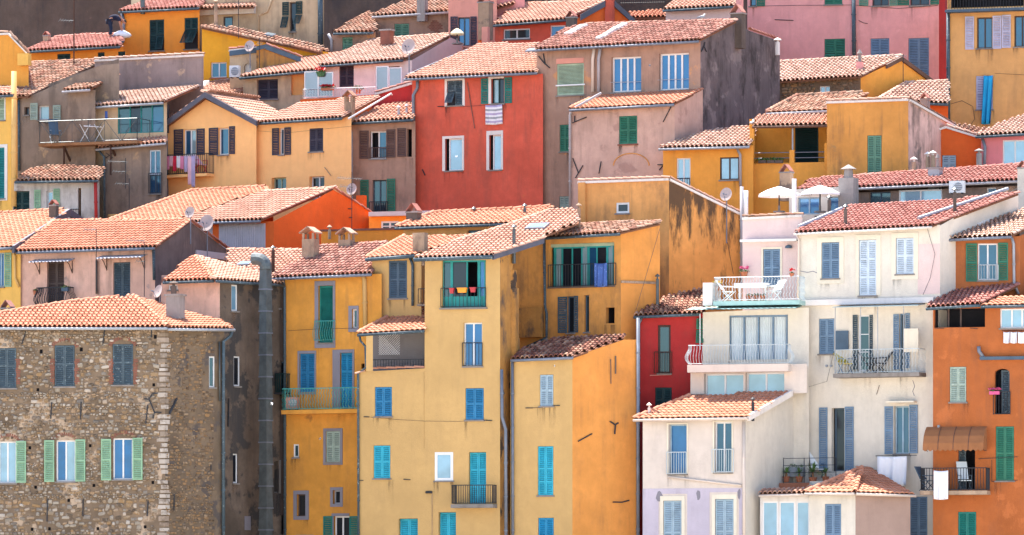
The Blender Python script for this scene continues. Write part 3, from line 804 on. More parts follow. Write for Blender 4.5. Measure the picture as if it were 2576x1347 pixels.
def aerial(u, vt, vb, Y, label, arms, lean=0, mat='iron', r=.018):
    """mast with Yagi aerials; arms = (v, half length px, elements)"""
    b = P(u, vb, Y); m = mpp(Y); t = thing('tv_aerial', label, 'aerial', b)
    tp = P(u + lean, vt, Y); mb = MB(); mb.tube([b - Z * .5, tp], r, 6); mb.build('mast', mat, t)
    for v, hl, n, off in arms:
        f = (v - vt) / (vb - vt); c = tp.lerp(b, f); mb = MB(); L = hl * m
        x0 = c + Vector((off * m - L, 0, .02)); x1 = c + Vector((off * m + L, 0, -.03)); mb.tube([x0, x1], .009, 4)
        mb.tube([c, c + Vector((off * m * .6, 0, 0))], .01, 4)
        for i in range(n):
            p = x0.lerp(x1, i / max(1, n - 1)); k = .10 + .12 * i / n
            mb.tube([p - Vector((.05, k, .09)), p + Vector((.05, k, .09))], .006, 4)
        mb.build('yagi', 'galv', t)
def ac(u0, v0, u1, v1, Y, label, rz=-.3, cm='plastic_white'):
    a, b = P(u0, v1, Y), P(u1, v0, Y); W_, H_ = (b.x - a.x) * .95, b.z - a.z; c = (a + b) / 2
    t = thing('air_conditioner', label, 'air conditioner', (c.x, c.y, a.z)); mb = MB(); mb.box(c, W_, .32, H_, rz); mb.build('casing', cm, t)
    f = Vector((math.sin(rz), -math.cos(rz), 0)); s = Vector((math.cos(rz), math.sin(rz), 0)); o = c + f * .165 + s * W_ * .12; r = H_ * .36
    mb = MB(); n = 14; vs = [o + (s * math.cos(6.283 * j / n) + Z * math.sin(6.283 * j / n)) * r for j in range(n)]
    mb.add(vs + [p + f * .012 for p in vs], [tuple(range(n, 2 * n))] + [(j, (j + 1) % n, n + (j + 1) % n, n + j) for j in range(n)]); mb.build('fan_grille', 'grey_paint', t)
    mb = MB()
    for k in (-.5, 0, .5): mb.tube([o + f * .02 - s * r + Z * k * r * .9, o + f * .02 + s * r + Z * k * r * .9], .009, 4)
    mb.build('guard', 'plastic_white', t)
    mb = MB()
    for k in (-1, 1): mb.box(c + s * k * W_ * .35 - Z * (H_ / 2 + .02), .05, .4, .04, rz)
    mb.build('bracket', 'iron', t)
def foliage(mb, c, r, n, sz, mi=0, up=.6):
    for i in range(n):
        p = Vector((random.gauss(0, 1), random.gauss(0, 1), random.gauss(0, 1)))
        p = p.normalized() * r * random.random() ** .5; p.z = abs(p.z) * up if up else p.z
        a = Vector((random.gauss(0, 1), random.gauss(0, 1), random.gauss(0, .6))).normalized(); b = a.cross(Vector((random.random(), random.random(), 1))).normalized()
        q = c + p; s = sz * random.uniform(.6, 1.3); mb.add([q - a * s, q + b * s * .5, q + a * s, q - b * s * .5], [(0, 1, 2, 3)], mi)
def potplant(name, label, c, pr, ph, potm, fr, leafm='leaf', flower=None, nl=40, spiky=False, group=None, box=None):
    t = thing(name, label, 'potted plant', c, group); mb = MB()
    if box: mb.box(c + Z * ph / 2, box, pr * 2, ph, -.3)
    else: mb.lathe(c, [(pr * .72, 0), (pr, ph * .85), (pr * 1.12, ph * .86), (pr * 1.12, ph)], 8)
    mb.build('pot', potm, t)
    mb = MB(); top = c + Z * ph
    if spiky:
        mb.tube([top - Z * .05, top + Z * fr * .35], [.05, .035], 6); k = top + Z * fr * .35
        mb.build('trunk', 'wood', t); mb = MB()
        for i in range(nl):
            an = random.uniform(0, 6.28); el_ = random.uniform(-.3, 1.4); L = fr * random.uniform(.7, 1.05)
            dv = Vector((math.cos(an) * math.cos(el_), math.sin(an) * math.cos(el_), math.sin(el_))); s = dv.cross(Z).normalized() * .022
            mid = k + dv * L * .55 + Z * .02; tip = k + dv * L - Z * L * .18
            mb.add([k - s, k + s, mid + s, tip, mid - s], [(0, 1, 2, 4), (4, 2, 3)])
        mb.build('leaves', leafm, t, kind='stuff')
    else:
        if box:
            for i in range(5): foliage(mb, top + Vector(((i - 2) * box * .2, 0, 0)), fr, nl // 3, .05)
        else: foliage(mb, top, fr, nl, .055)
        mb.build('leaves', leafm, t, kind='stuff')
    if flower:
        mb = MB()
        if box:
            for i in range(5): foliage(mb, top + Vector(((i - 2) * box * .2, -.05, .08)), fr * .9, nl // 3, .07)
        else: foliage(mb, top + Z * .12, fr * 1.0, nl // 2 + 10, .075)
        mb.build('flowers', flower, t, kind='stuff')
    return t
def chair(name, label, c, rz, mat, fabric=None, w_=.46, back=.48, seat=.44, cat='chair', group=None, recl=.15):
    t = thing(name, label, cat, c, group); R_ = Matrix.Translation(c) @ Matrix.Rotation(rz, 4, 'Z')
    def q(x, y, z): return R_ @ Vector((x, y, z))
    mb = MB(); h = w_ / 2
    mb.hexa([q(-h, -h, seat - .03), q(h, -h, seat - .03), q(h, h, seat - .03), q(-h, h, seat - .03), q(-h, -h, seat), q(h, -h, seat), q(h, h, seat), q(-h, h, seat)]); mb.build('seat', fabric or mat, t)
    mb = MB(); k = recl * 2
    mb.hexa([q(-h, h - .02, seat + .05), q(h, h - .02, seat + .05), q(h, h + .02, seat + .05), q(-h, h + .02, seat + .05), q(-h, h - .02 + k, seat + back), q(h, h - .02 + k, seat + back), q(h, h + .02 + k, seat + back), q(-h, h + .02 + k, seat + back)]); mb.build('backrest', fabric or mat, t)
    for x in (-h, h):
        mb = MB(); mb.tube([q(x, -h, 0), q(x, h, seat)], .02, 5); mb.build('leg', mat, t)
        mb = MB(); mb.tube([q(x, h + .05, 0), q(x, -h, seat), q(x, -h, seat + .2), q(x, h + .05, seat + .22)], .018, 5); mb.build('leg', mat, t)
    return t
def parasol(label, u, v, halfpx, Y, mat='parasol', vb=535, rise=.36):
    c = P(u, v, Y); r = halfpx * mpp(Y); base = P(u, vb, Y); t = thing('parasol', label, 'parasol', base)
    mb = MB(); n = 8; rings = [(1, -.09), (1, 0), (.55, rise * .58), (0.03, rise)]; vs = []
    for rr, z in rings:
        for j in range(n): an = 6.28318 * (j + .5) / n; vs.append(c + Vector((math.cos(an) * r * rr, math.sin(an) * r * rr, z - (0.05 if 0 else 0))))
    fs = [(i * n + j, i * n + (j + 1) % n, (i + 1) * n + (j + 1) % n, (i + 1) * n + j) for i in range(3) for j in range(n)] + [tuple(3 * n + j for j in range(n))]
    mb.add(vs, fs); mb.build('canopy', mat, t)
    mb = MB(); mb.tube([base, c + Z * (rise + .06)], .03, 6); mb.build('pole', 'iron', t)
    mb = MB()
    for j in range(n):
        an = 6.28318 * (j + .5) / n; mb.tube([c + Z * (rise - .04), c + Vector((math.cos(an) * r * .97, math.sin(an) * r * .97, -.01))], .01, 4)
    mb.build('ribs', 'white_paint', t)
    mb = MB(); mb.lathe(base, [(.26, 0), (.26, .06), (.05, .08), (.05, .3)], 10); mb.build('base', 'concrete', t)

# ================================================================== stone house (front left)
h = house('stone_house', 'rubble stone house with green shutters and low hipped tile roof at lower left', 415, 2)
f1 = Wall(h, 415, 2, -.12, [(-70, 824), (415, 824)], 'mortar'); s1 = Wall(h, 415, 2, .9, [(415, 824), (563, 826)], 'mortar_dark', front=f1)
rf = roof(h, f1, [(-75, 822), (422, 822), (343, 748), (300, 749), (200, 758), (-20, 792), (-75, 803)], 19, mat='tile_orange', cap=(3, 4, 1), gut='zinc_light')
rs = roof(h, s1, [(420, 824), (588, 826), (560, 811), (480, 790), (345, 749)], 15, mat='tile_orange', gut='zinc_light', cap=())
for a in ((-8, 876, 41, 977), (137, 869, 188, 973), (283, 866, 335, 969)): shut(f1, *a, 'slate', mids=(.55,), pitch=.085)
win(f1, -4, 1111, 41, 1216, pane='pane_pale', sr=(41, 1110, 66, 1215), sm='mint', mids=(.5,), r=.16)
win(f1, 141, 1108, 190, 1212, pane=['pane_bright', 'pane_pale'], sl=(112, 1108, 137, 1213), sr=(190, 1106, 215, 1212), sm='mint', r=.16)
win(f1, 284, 1103, 334, 1207, pane='pane_bright', sl=(255, 1105, 280, 1209), sr=(334, 1102, 359, 1208), sm='mint', r=.16)
win(s1, 526, 897, 541, 975, cols=1, pane='pane_teal', r=.1)
pipe(h, s1, [(585, 828), (580, 845), (562, 860), (562, 1420)], .075, 'slate', .12)
pipe(h, s1, [(552, 860), (553, 1010)], .04, 'galv', .1)
cc = chim(h, rs, 418, 464, 745, 806, 'chimney_grey', 'slab', dep=.7)
flue(h, None, 437, 708, 745, 15, 'chimney_dark', Y=f1.pt(437, 745).y + 4.6)
sc = 1 / 3
def crop(c, r, *p): return [644 * c + p[0] / 3, (0, 449.4, 897.6)[r] + p[1] / 3] + ([644 * c + p[2] / 3, (0, 449.4, 897.6)[r] + p[3] / 3] if len(p) > 2 else [])
for a in ((390, 345, 382, 470), (612, 340, 606, 475), (1115, 362, 1100, 505), (360, 1075, 354, 1245), (627, 1075, 625, 1205), (1118, 1085, 1110, 1205)): anchor(h, f1, crop(0, 2, *a))
for a in ((195, 1155, 165, 1250), (790, 1140, 776, 1245), (1143, 1115, 1143, 1200)): anchor(h, f1, crop(0, 1, *a))
anchor(h, f1, crop(0, 2, 1085, 320, 1125, 322), crop(0, 2, 1125, 322, 1165, 420), crop(0, 2, 1165, 420, 1218, 424), crop(0, 2, 1165, 420, 1155, 470), crop(0, 2, 1125, 322, 1150, 280), crop(0, 2, 1150, 280, 1190, 278))
anchor(h, s1, crop(0, 2, 1335, 315, 1280, 430), r=.05); anchor(h, s1, crop(0, 2, 1315, 1040, 1313, 1160)); anchor(h, s1, crop(0, 2, 1592, 815, 1592, 855))
holes = []
for a in ((285, 250), (1160, 213), (225, 688), (680, 672), (708, 972), (268, 985), (1153, 950), (242, 1303), (373, 1300), (738, 1298), (1095, 1285), (518, 1085)):
    u, v = crop(0, 2, *a); dark(f1, u - 3.5, v - 4, u + 3.5, v + 4, r=.12, deep=.05); holes.append((u, v))
for a in ((310, 1305), (613, 1290), (1172, 1195)):
    u, v = crop(0, 1, *a); dark(f1, u - 4, v - 5, u + 4, v + 5, r=.12, deep=.05); holes.append((u, v))
# rubble stones laid one by one, largest as single pieces
STM = {}
def stone_mesh(k, mat):
    if (k, mat) not in STM:
        rg = random.Random(k); n = 8; mb = MB(); vs = []
        rad = [1 + rg.uniform(-.16, .16) for _ in range(n)]
        for sc_, d in ((1, 0), (.93, .55), (.60, .95)):
            for j in range(n):
                t = 6.28318 * j / n; x, y = math.cos(t), math.sin(t); q = max(abs(x), abs(y)) ** -.55
                vs.append((x * q * rad[j] * sc_ * .5, y * q * rad[j] * sc_ * .5, d))
        fs = [(i * n + j, i * n + (j + 1) % n, (i + 1) * n + (j + 1) % n, (i + 1) * n + j) for i in range(2) for j in range(n)] + [tuple(2 * n + j for j in range(n))]
        mb.add(vs, fs); STM[k, mat] = (mb.mesh('stone', mat), np.array(vs), fs)
    return STM[k, mat]
def rubble(h, w, parent, zlo, zhi, avoid, mat, smin, smax, keep=1., budget=300, a0=None, a1=None):
    """courses of irregular stones bedded in the mortar of wall w"""
    A0, A1 = (w.top[0][0], w.top[-1][0]) if a0 is None else (a0, a1); out = []; z = zlo
    while z < zhi:
        hh = smin + (smax - smin) * random.random() ** 1.6; a = A0 + random.uniform(0, .1)
        while a < A1:
            ww = random.uniform(.7, 2.0) * hh; c = (a + ww / 2, z + hh / 2 + random.gauss(0, hh * .16))
            if random.random() < keep and c[0] + ww * .5 < A1 and not any(x0 - ww * .4 < c[0] < x1 + ww * .4 and y0 - hh * .4 < c[1] < y1 + hh * .4 for x0, x1, y0, y1 in avoid):
                out.append((c[0], c[1], ww * random.uniform(.7, .98), hh * random.uniform(.6, 1.0)))
            a += ww * random.uniform(.92, 1.1)
        z += hh * .93
    zb = w.hit((w is f1) and 200 or 480, 1347)[1] - .1
    out.sort(key=lambda s: -(s[2] * s[3]) if s[1] > zb else 0); rest = {}
    for i, (a, zz, ww, hh) in enumerate(out):
        k = i % 9; me, V, FS = stone_mesh(k, mat); dp = random.uniform(.025, .075)
        R_ = Matrix((w.e, Z, w.n)).transposed().to_4x4(); R_.translation = w.w(a, zz, -.006)
        mw = R_ @ Matrix.Rotation(random.gauss(0, .14), 4, 'Z') @ Matrix.Diagonal((ww, hh, dp, 1))
        if i < budget: put('stone', me, parent, mw=mw)
        else: rest.setdefault('r', []).append((mw, V, FS))
    if rest:
        mb = MB(); vv = []; ff = []; o = 0
        for mw, V, FS in rest['r']:
            M4 = np.array(mw); vv.append(V @ M4[:3, :3].T + M4[:3, 3]); ff += [tuple(i + o for i in f) for f in FS]; o += len(V)
        mb.v = np.concatenate(vv).tolist(); mb.f = ff; mb.m = [0] * len(ff); mb.build('rubble_stones', mat, parent, kind='stuff')
STONE_JOBS = []
def av(w, L): return [w.rect(*x) for x in L]
avoid1 = av(f1, [(-10, 874, 43, 980), (135, 867, 190, 976), (281, 864, 337, 972), (-10, 1108, 43, 1219), (139, 1106, 192, 1215), (282, 1101, 336, 1210), (402, 830, 420, 1400)] + [(u - 5, v - 6, u + 5, v + 6) for u, v in holes])
STONE_JOBS.append((h, f1, f1.hit(200, 1400)[1], f1.hit(200, 832)[1], avoid1, 'stone', .07, .22, .9, 190, None, None))
STONE_JOBS.append((h, s1, s1.hit(480, 1400)[1], s1.hit(480, 834)[1], av(s1, [(518, 890, 570, 985), (540, 830, 570, 1400)]), 'stone_dark', .08, .16, .62, 60, None, None))
# pale quoins up the corner
v = 838
while v < 1360:
    hh = random.uniform(10, 16); wl_ = random.uniform(9, 21); wr = random.uniform(4, 14)
    if random.random() < .93:
        mb = MB(); R0 = f1.rect(415 - wl_, v, 415, v + hh - 3.2); R1 = s1.rect(415, v, 415 + wr, v + hh - 3.2)
        z0, z1 = R0[2], R0[3]; dd = random.uniform(.015, .045)
        A, B, C_ = f1.w(R0[0], 0, dd), Vector((f1.O.x, f1.O.y, 0)) + (f1.n + s1.n) * dd, s1.w(R1[1], 0, dd)
        Ai, Ci = f1.w(R0[0], 0, -.02), s1.w(R1[1], 0, -.02)
        pl = [A, B, C_, Ci, Ai]; n = 5
        mb.add([p + Z * z0 for p in pl] + [p + Z * z1 for p in pl], [tuple(range(5))[::-1], tuple(range(5, 10))] + [(i, (i + 1) % n, n + (i + 1) % n, n + i) for i in range(n)])
        mb.build('quoin', 'stone_pale', h.o)
    v += hh
# brick jambs and relieving arches round the upper windows
bk = MB(); f1.box(bk, -.09, .09, -.025, .025, -.01, .022)
def brickrow(w, u, v, n, du, dv, horizontal=True):
    for i in range(n):
        mb = MB(); uu, vv = u + du * i + random.uniform(-.8, .8), v + dv * i
        a, z = w.hit(uu, vv); k = random.uniform(.07, .12); w.box(mb, a - k, a + k, z - .026, z + .026, -.01, random.uniform(.012, .03)); mb.build('brick', 'brick_red', w.h.o)
for u in (131.5, 194, 279, 341, 46): brickrow(f1, u, 905, 14, 0, 4.6)
for uc, vv in ((162, 857), (309, 853), (162, 1094), (312, 1090), (20, 1097)):
    for i in range(15):
        t = math.radians(28 + 124 * i / 14); mb = MB(); a, z = f1.hit(uc, vv + 16); rr = .62
        c = Vector((a + rr * math.cos(t), z - .25 + .56 * math.sin(t))); dx = Vector((math.cos(t), math.sin(t))) * .07; dy = Vector((-math.sin(t), math.cos(t))) * .027
        q = [c - dx - dy, c + dx - dy, c + dx + dy, c - dx + dy]
        mb.hexa([f1.w(p.x, p.y, -.01) for p in q] + [f1.w(p.x, p.y, .02) for p in q]); mb.build('brick', 'brick_red', h.o)
HS = h

# ================================================================== pink and sooty house behind the stone one
h = house('sooty_house', 'narrow house with small pink front, soot-black flank and hipped tile roof behind stone house', 553, 7)
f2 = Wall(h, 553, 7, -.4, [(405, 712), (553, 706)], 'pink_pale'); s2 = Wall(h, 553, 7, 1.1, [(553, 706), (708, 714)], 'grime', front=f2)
rf = roof(h, f2, [(412, 707), (540, 703), (492, 647), (470, 655)], 20, mat='tile_orange', cap=(1,), gut='slate')
roof(h, s2, [(541, 703), (712, 714), (690, 700), (493, 647)], 15, mat='tile_pink', cap=(2,), gut='slate')
win(f2, 424, 717, 447, 730, cols=1, pane='pane_dark', r=.08)
win(s2, 582, 717, 598, 783, cols=1, pane='pane_pale', r=.1); win(s2, 588, 897, 604, 972, cols=1, pane='pane_dark', r=.1); win(s2, 586, 1142, 599, 1216, cols=1, pane='pane_dark', r=.12)
dark(s2, 690, 1160, 700, 1240)
anchor(h, s2, crop(0, 2, 1728, 315, 1722, 530))
mb = MB(); R = s2.rect(615, 1299, 630, 1334); s2.box(mb, *R, -.01, .02); mb.build('vent_plate', 'trim_grey', h.o)
# shed roof between, right of it
h = house('low_shed', 'low tiled shed with roof window squeezed between sooty house and mustard house', 690, 11)
f = Wall(h, 760, 11.5, -.3, [(560, 690), (760, 690)], 'tan_dark')
rf = roof(h, f, [(560, 700), (745, 692), (770, 632), (575, 630)], 17, mat='tile_pink', gut=None, cap=(2,))
skylight(h, rf, 600, 664, 632, 676); skylight(h, rf, 637, 642, 650, 660)
flue(h, rf, 687, 619, 689, 9, 'iron_rust', capm='galv')

# ventilation duct: overlapping sheet metal lengths with an elbow on top
t = thing('ventilation_duct', 'tall grey sheet-metal ventilation duct with elbow climbing between the houses', 'duct', P(670, 1400, 8))
def ductbox(u0, u1, v0, v1, Y0, dy, name, flare=1.0):
    mb = MB(); a, b = P(u0, v1, Y0), P(u1, v0, Y0); m = (a.x + b.x) / 2; hw = (b.x - a.x) / 2
    # square section seen corner-on, each length slipped over the one below
    def ring(z, k): return [Vector((m + math.cos(t_) * hw * k * 1.0, Y0 + dy + math.sin(t_) * hw * k, z)) for t_ in [6.28318 * j / 4 + .16 for j in range(4)]]
    r0, r1 = ring(a.z, flare), ring(b.z, .93)
    mb.add(r0 + r1, [(j, (j + 1) % 4, 4 + (j + 1) % 4, 4 + j) for j in range(4)] + [tuple(range(4))[::-1], tuple(range(4, 8))])
    o = mb.build(name, 'duct', t); f_ = MB(); r2, r3 = ring(a.z - .02, flare * 1.06), ring(a.z + .035, flare * 1.06)
    f_.add(r2 + r3, [(j, (j + 1) % 4, 4 + (j + 1) % 4, 4 + j) for j in range(4)] + [tuple(range(4))[::-1], tuple(range(4, 8))]); f_.build('flange', 'zinc', o)
    return o
v = 672; i = 0
while v < 1400:
    k = i * .5; ductbox(652 - k * .1, 684 + k * .42, v, v + 57, 7.6, 0, 'duct_length', 1.07); v += 55; i += 1
mb = MB(); r = 15 * mpp(7.6); pts = []
c0 = P(668, 672, 7.6)
for j in range(7):
    an = math.pi / 2 * j / 6; pts.append(c0 + Vector((-(1 - math.cos(an)) * .42, (1 - math.cos(an)) * .2, math.sin(an) * .36)))
pts.append(pts[-1] + Vector((-.12, .06, 0))); mb.tube([c0 - Z * .1] + pts, r * 1.05, 10); mb.build('elbow', 'duct', t, smooth=False)

# narrow strip house
h = house('alley_house', 'narrow dark-plastered house in the shaded alley beside the ventilation duct', 705, 10)
f = Wall(h, 722, 9.6, -.4, [(660, 712), (722, 708)], 'brown_old')
win(f, 695, 738, 706, 776, cols=1, pane='pane_pale'); win(f, 697, 910, 719, 988, 'slate_blue', cols=1, pane='pane_dark', r=.2)
balcony(h, f, 693, 722, 941, 988, 992, .45, 'green_dark', slab='iron', sp=.09)
win(f, 690, 1162, 703, 1238, cols=1, pane='pane_dark', sur=('concrete', .07))
dark(f, 698, 1296, 712, 1345, sill='concrete')

# ================================================================== mustard house
h = house('mustard_house', 'shaded mustard house with long turquoise balcony, between duct and yellow tower', 905, 8)
f = Wall(h, 960, 7.6, -.45, [(716, 699), (960, 689)], 'mustard')
rf = roof(h, f, [(684, 698), (936, 687), (974, 612), (905, 616), (806, 622)], 20, mat='tile_rose', cap=(2, 3), gut='zinc', ov=.4)
shut(f, 801, 719, 838, 863, 'green_teal', 1, sur=('trim_grey', (.17, .11, .2, .22)), r=.14, pitch=.05, mids=())
guard(h, f, 791, 843, 808, 857, 'teal_rail', style='belly', d=.1)
win(f, 886, 778, 898, 826, cols=1, pane='pane_teal', sur=('trim_grey', (.17, .09, .14, .16)), sill=None, r=.15)
shut(f, 754, 890, 792, 987, 'blue', sur=('trim_grey', (.09, .07, .12, .1)), r=.07)
shut(f, 856, 888, 887, 1026, 'azure', sur=('trim_grey', (.36, .09, .14, 0)), r=.12, mids=(.33, .66))
balcony(h, f, 711, 905, 977, 1031, 1041, .75, 'teal_rail', slab='mustard', style='wavy', sp=.13)
shut(f, 820, 1085, 856, 1163, 'grey_green', sur=('trim_grey', .12))
win(f, 738, 1118, 752, 1151, cols=1, pane='pane_teal', r=.1)
win(f, 747, 1244, 769, 1299, 'brown_dark', cols=1, pane='pane_dark', sur=('trim_grey', .16), sill=None)
win(f, 838, 1234, 856, 1268, 'grey_paint', cols=1, pane='pane_dark', sur=('trim_grey', .13), sill=None)
win(f, 840, 1299, 879, 1420, cols=2, pane='pane_dark', sl=(813, 1299, 836, 1420), sr=(879, 1299, 901, 1420), sm='green_teal', sur=('trim_grey', (.1, 0, .12, 0)), sill=None)
shut(f, 752, 1354, 782, 1420, 'grey_green', sur=('trim_grey', .14))
pipe(h, f, [(711, 700), (716, 722), (717, 1420)], .06, 'slate', .12)
pipe(h, f, [(912, 690), (917, 705), (919, 820)], .1, 'yellow', .05, name='pilaster')
line(h, f, [(724, 833), (800, 828), (900, 826)], .007)
dark(f, 909, 915, 917, 928, r=.15)
chim(h, rf, 760, 802, 602, 650, 'chimney_old', 'house', dep=.85)
chim(h, rf, 851, 892, 604, 622, 'chimney_old', 'house', dep=.8)
ac(719, 1000, 753, 1029, 9.15, cm='trim_pink', label='air conditioner with shade-darkened casing standing on the turquoise mustard-house balcony')  # casing colour darkened to stand for the shade behind the railing

# ================================================================== yellow tower house
h = house('yellow_tower_house', 'pale yellow tower house with blue shutters and wide tiled eaves at centre', 1258, 4)
f5 = Wall(h, 1258, 4, -.3, [(903, 936), (1068, 927), (1069, 652), (1258, 646)], 'yellow', depth=4.)
s5 = Wall(h, 1258, 4, 2.0, [(1258, 646), (1290, 634)], 'orange_grimy', front=f5); f5.rise = 0; f5.depth = 3
YT = roof(h, f5, [(1042, 649), (1240, 642), (1367, 601), (1367, 594), (1456, 561), (1456, 530), (1385, 531), (1287, 566), (1144, 609)], 17, mat='tile_pink', ov=.55, cap=(1, 6, 7), board=(1,), gut='slate', gr=.085)
f5.depth = 3.4; f5.rise = 0.
# big open teal window of the top room
R = f5.rect(1112, 655, 1222, 775); f5.hole([(R[0], R[2]), (R[1], R[2]), (R[1], R[3]), (R[0], R[3])], .3, 1.6)
mb = MB()
for u0, u1 in ((1112, 1117), (1134, 1140), (1174, 1177), (1202, 1209), (1219, 1222)):
    q = f5.rect(u0, 655, u1, 775, -.2); f5.box(mb, q[0], q[1], R[2], R[3], -.24, -.16)
f5.box(mb, R[0], R[1], R[3] - .07, R[3], -.25, -.15); f5.box(mb, R[0], R[1], R[2], R[2] + .5, -.235, -.19)
wn = mb.build('window', 'teal_frame', h.o)
for u0, u1, m_ in ((1117, 1134, 'pane_teal'), (1140, 1174, 'pane_dark'), (1209, 1219, 'pane_bright')):
    q = f5.rect(u0, 655, u1, 775, -.2); b = MB(); f5.box(b, q[0], q[1], R[2] + .4, R[3] - .06, -.215, -.2); b.build('pane', m_, wn)
sillp(f5, R, 'concrete', ex=.08, d=.14); guard(h, f5, 1109, 1222, 725, 773, 'iron', d=.08, sp=.16)
win(f5, 1166, 812, 1213, 922, cols=2, pane='pane_bright', r=.2, sill='concrete'); guard(h, f5, 1163, 1213, 863, 922, 'iron', d=.05, sp=.14)
shut(f5, 1171, 977, 1217, 1057, 'blue'); shut(f5, 943, 974, 986, 1048, 'blue'); shut(f5, 940, 1121, 982, 1204, 'turquoise')
win(f5, 1094, 1138, 1140, 1210, cols=1, pane='pane_pale', r=.04, fw=.12)
shut(f5, 1179, 1138, 1223, 1268, 'turquoise', 2, r=.2, mids=(.33, .66), sill=None)
balcony(h, f5, 1137, 1239, 1221, 1269, 1278, .55, 'iron', slab='concrete', sp=.1)
shut(f5, 1003, 1305, 1051, 1420, 'turquoise', r=.22); shut(f5, 1103, 1289, 1147, 1420, 'turquoise', r=.25)
anchor(h, f5, (1071, 1239, 1087, 1239), r=.06); line(h, f5, [(1087, 1241), (1087, 1410)], .012, 'chimney_old')
for a in ((812, 455, 855, 456), (1727, 481, 1782, 484), (768, 934, 810, 936), (1113, 926, 1165, 930)): anchor(h, f5, crop(1, 2, *a), r=.02)
line(h, f5, [(932, 1050), (1000, 1056), (1070, 1060), (1150, 1061), (1226, 1057)], .006)
line(h, f5, [(1067, 935), (1067, 1130)], .008, 'yellow', .01, 'expansion_joint')
pipe(h, f5, [(1262, 930), (1263, 1050), (1272, 1080), (1273, 1420)], .07, 'zinc', .02)
pipe(h, f5, [(903, 840), (907, 858), (919, 872), (921, 925), (901, 940), (902, 1420)], .05, 'slate', .08)
caps(h.o, f5.pt(896, 945, .05), f5.pt(926, 934, .05), 'tile_pink', Z); caps(h.o, f5.pt(926, 931, .02), f5.pt(1066, 927, .02), 'tile_orange', Z)
# loggia terrace on the low wing
lw = Wall(h, 1068, 6.2, -.3, [(936, 842), (1068, 838)], 'loggia_grey', depth=1.)
lp = Wall(h, 1068, 4.15, -.3, [(921, 846), (938, 845)], 'yellow', depth=.25, base=f5.hit(930, 936)[1], name='pillar')
lr = roof(h, f5, [(900, 839), (1069, 829), (1069, 776), (1044, 763)], 17, kind='flat', mat='tile_orange', cap=(3, 2), gut='slate', ov=.25)
lw.depth = 1.; lw.rise = 0; f5.depth = 3.4; f5.rise = 0
mb = MB(); R = f5.rect(953, 840, 1006, 893, -.5)
for k in range(-9, 10):
    for sg in (1, -1):
        x = R[0] + (R[1] - R[0]) * k / 9; p0 = [x, R[2]]; L = R[3] - R[2]; x1 = x + sg * L
        aa, bb = (p0[0], x1); 
        def clipz(xx): return R[2] + (xx - x) * sg
        xs = sorted((max(R[0], min(R[1], aa)), max(R[0], min(R[1], bb))))
        if xs[1] - xs[0] > .03: mb.tube([f5.w(xs[0], clipz(xs[0]), -.5), f5.w(xs[1], clipz(xs[1]), -.5)], .007, 4, cap=False)
mb.build('lattice', 'white_paint', h.o, kind='stuff')
R = f5.rect(937, 905, 1067, 926, -.1); rail(h.o, f5, R[0], R[1], R[2], R[3], -.1, 'iron', False, .12)
# upper left wing
f5b = Wall(h, 1060, 7.2, -.4, [(936, 652), (1060, 644)], 'yellow')
r5b = roof(h, f5b, [(921, 649), (1044, 640), (1200, 592), (1017, 596)], 15, kind='flat', mat='tile_orange', gut='slate', cap=(3,), gr=.08)
shut(f5b, 978, 656, 1024, 751, 'slate_blue', r=.05)
pipe(h, f5b, [(1031, 648), (1038, 668), (1038, 770)], .06, 'slate')
balcony(h, f5b, 1052, 1072, 727, 766, 770, .5, 'iron', sp=.12, sides=False)
chim(h, r5b, 1038, 1076, 586, 634, 'chimney_old', None, dep=.6)
f5c = Wall(h, 1290, 11.5, -.4, [(1015, 572), (1290, 561)], 'ochre')
r5c = roof(h, f5c, [(995, 571), (1290, 560), (1385, 528), (1385, 521), (1290, 527), (1091, 536)], 16, kind='flat', mat='tile_orange', cap=(5, 4, 3, 2), gut='slate')
win(f5c, 1176, 579, 1237, 592, 'slate_blue', cols=2, pane='pane_teal', sill=None)
chim(h, r5c, 1022, 1060, 536, 556, 'chimney_dark', 'tent', dep=.8)
flue(h, r5c, 1192, 521, 534, 8, 'galv'); flue(h, r5c, 1320, 513, 538, 8, 'galv')
skylight(h, YT, 1326, 569, 1378, 583)
flue(h, None, 1293, 566, 640, 9, 'galv', Y=4.9)
# tall sooty chimney on the flank
t = P(1285, 870, 5.2); mb = MB(); m = mpp(5.2)
mb.box((t.x, 5.2, t.z + 70 * m), 34 * m, .5, 150 * m, -.3); mb.box((t.x, 5.2, t.z + 160 * m), 24 * m, .42, 60 * m, -.3); mb.box((t.x, 5.25, t.z - 10 * m), 38 * m, .5, 60 * m, -.3)
mb.build('chimney', 'orange_grimy', h.o)

# ================================================================== yellow house with orange flank
h = house('orange_flank_house', 'tall house with pale yellow front and broad bare orange flank, right of the tower', 1440, 3.5)
f6 = Wall(h, 1440, 3.5, -.3, [(1284, 904), (1440, 899)], 'yellow'); s6 = Wall(h, 1440, 3.5, .55, [(1440, 899), (1569, 855), (1604, 855)], 'orange_side', front=f6)
roof(h, f6, [(1286, 903), (1443, 896), (1569, 853), (1569, 846), (1388, 855), (1312, 880)], 16, mat='tile_brown', cap=(), gut='zinc', ov=.25, rough=2)
shut(f6, 1358, 943, 1392, 1022, 'pale_blue'); shut(f6, 1353, 1123, 1392, 1247, 'turquoise', mids=(.28, .55)); shut(f6, 1354, 1303, 1393, 1420, 'azure')
pipe(h, f6, [(1289, 905), (1290, 1420)], .065, 'zinc'); line(h, f6, [(1326, 1027), (1360, 1026), (1404, 1020)], .01)
anchor(h, f6, (1322, 1027, 1340, 1027), (1390, 1021, 1408, 1021), r=.02)
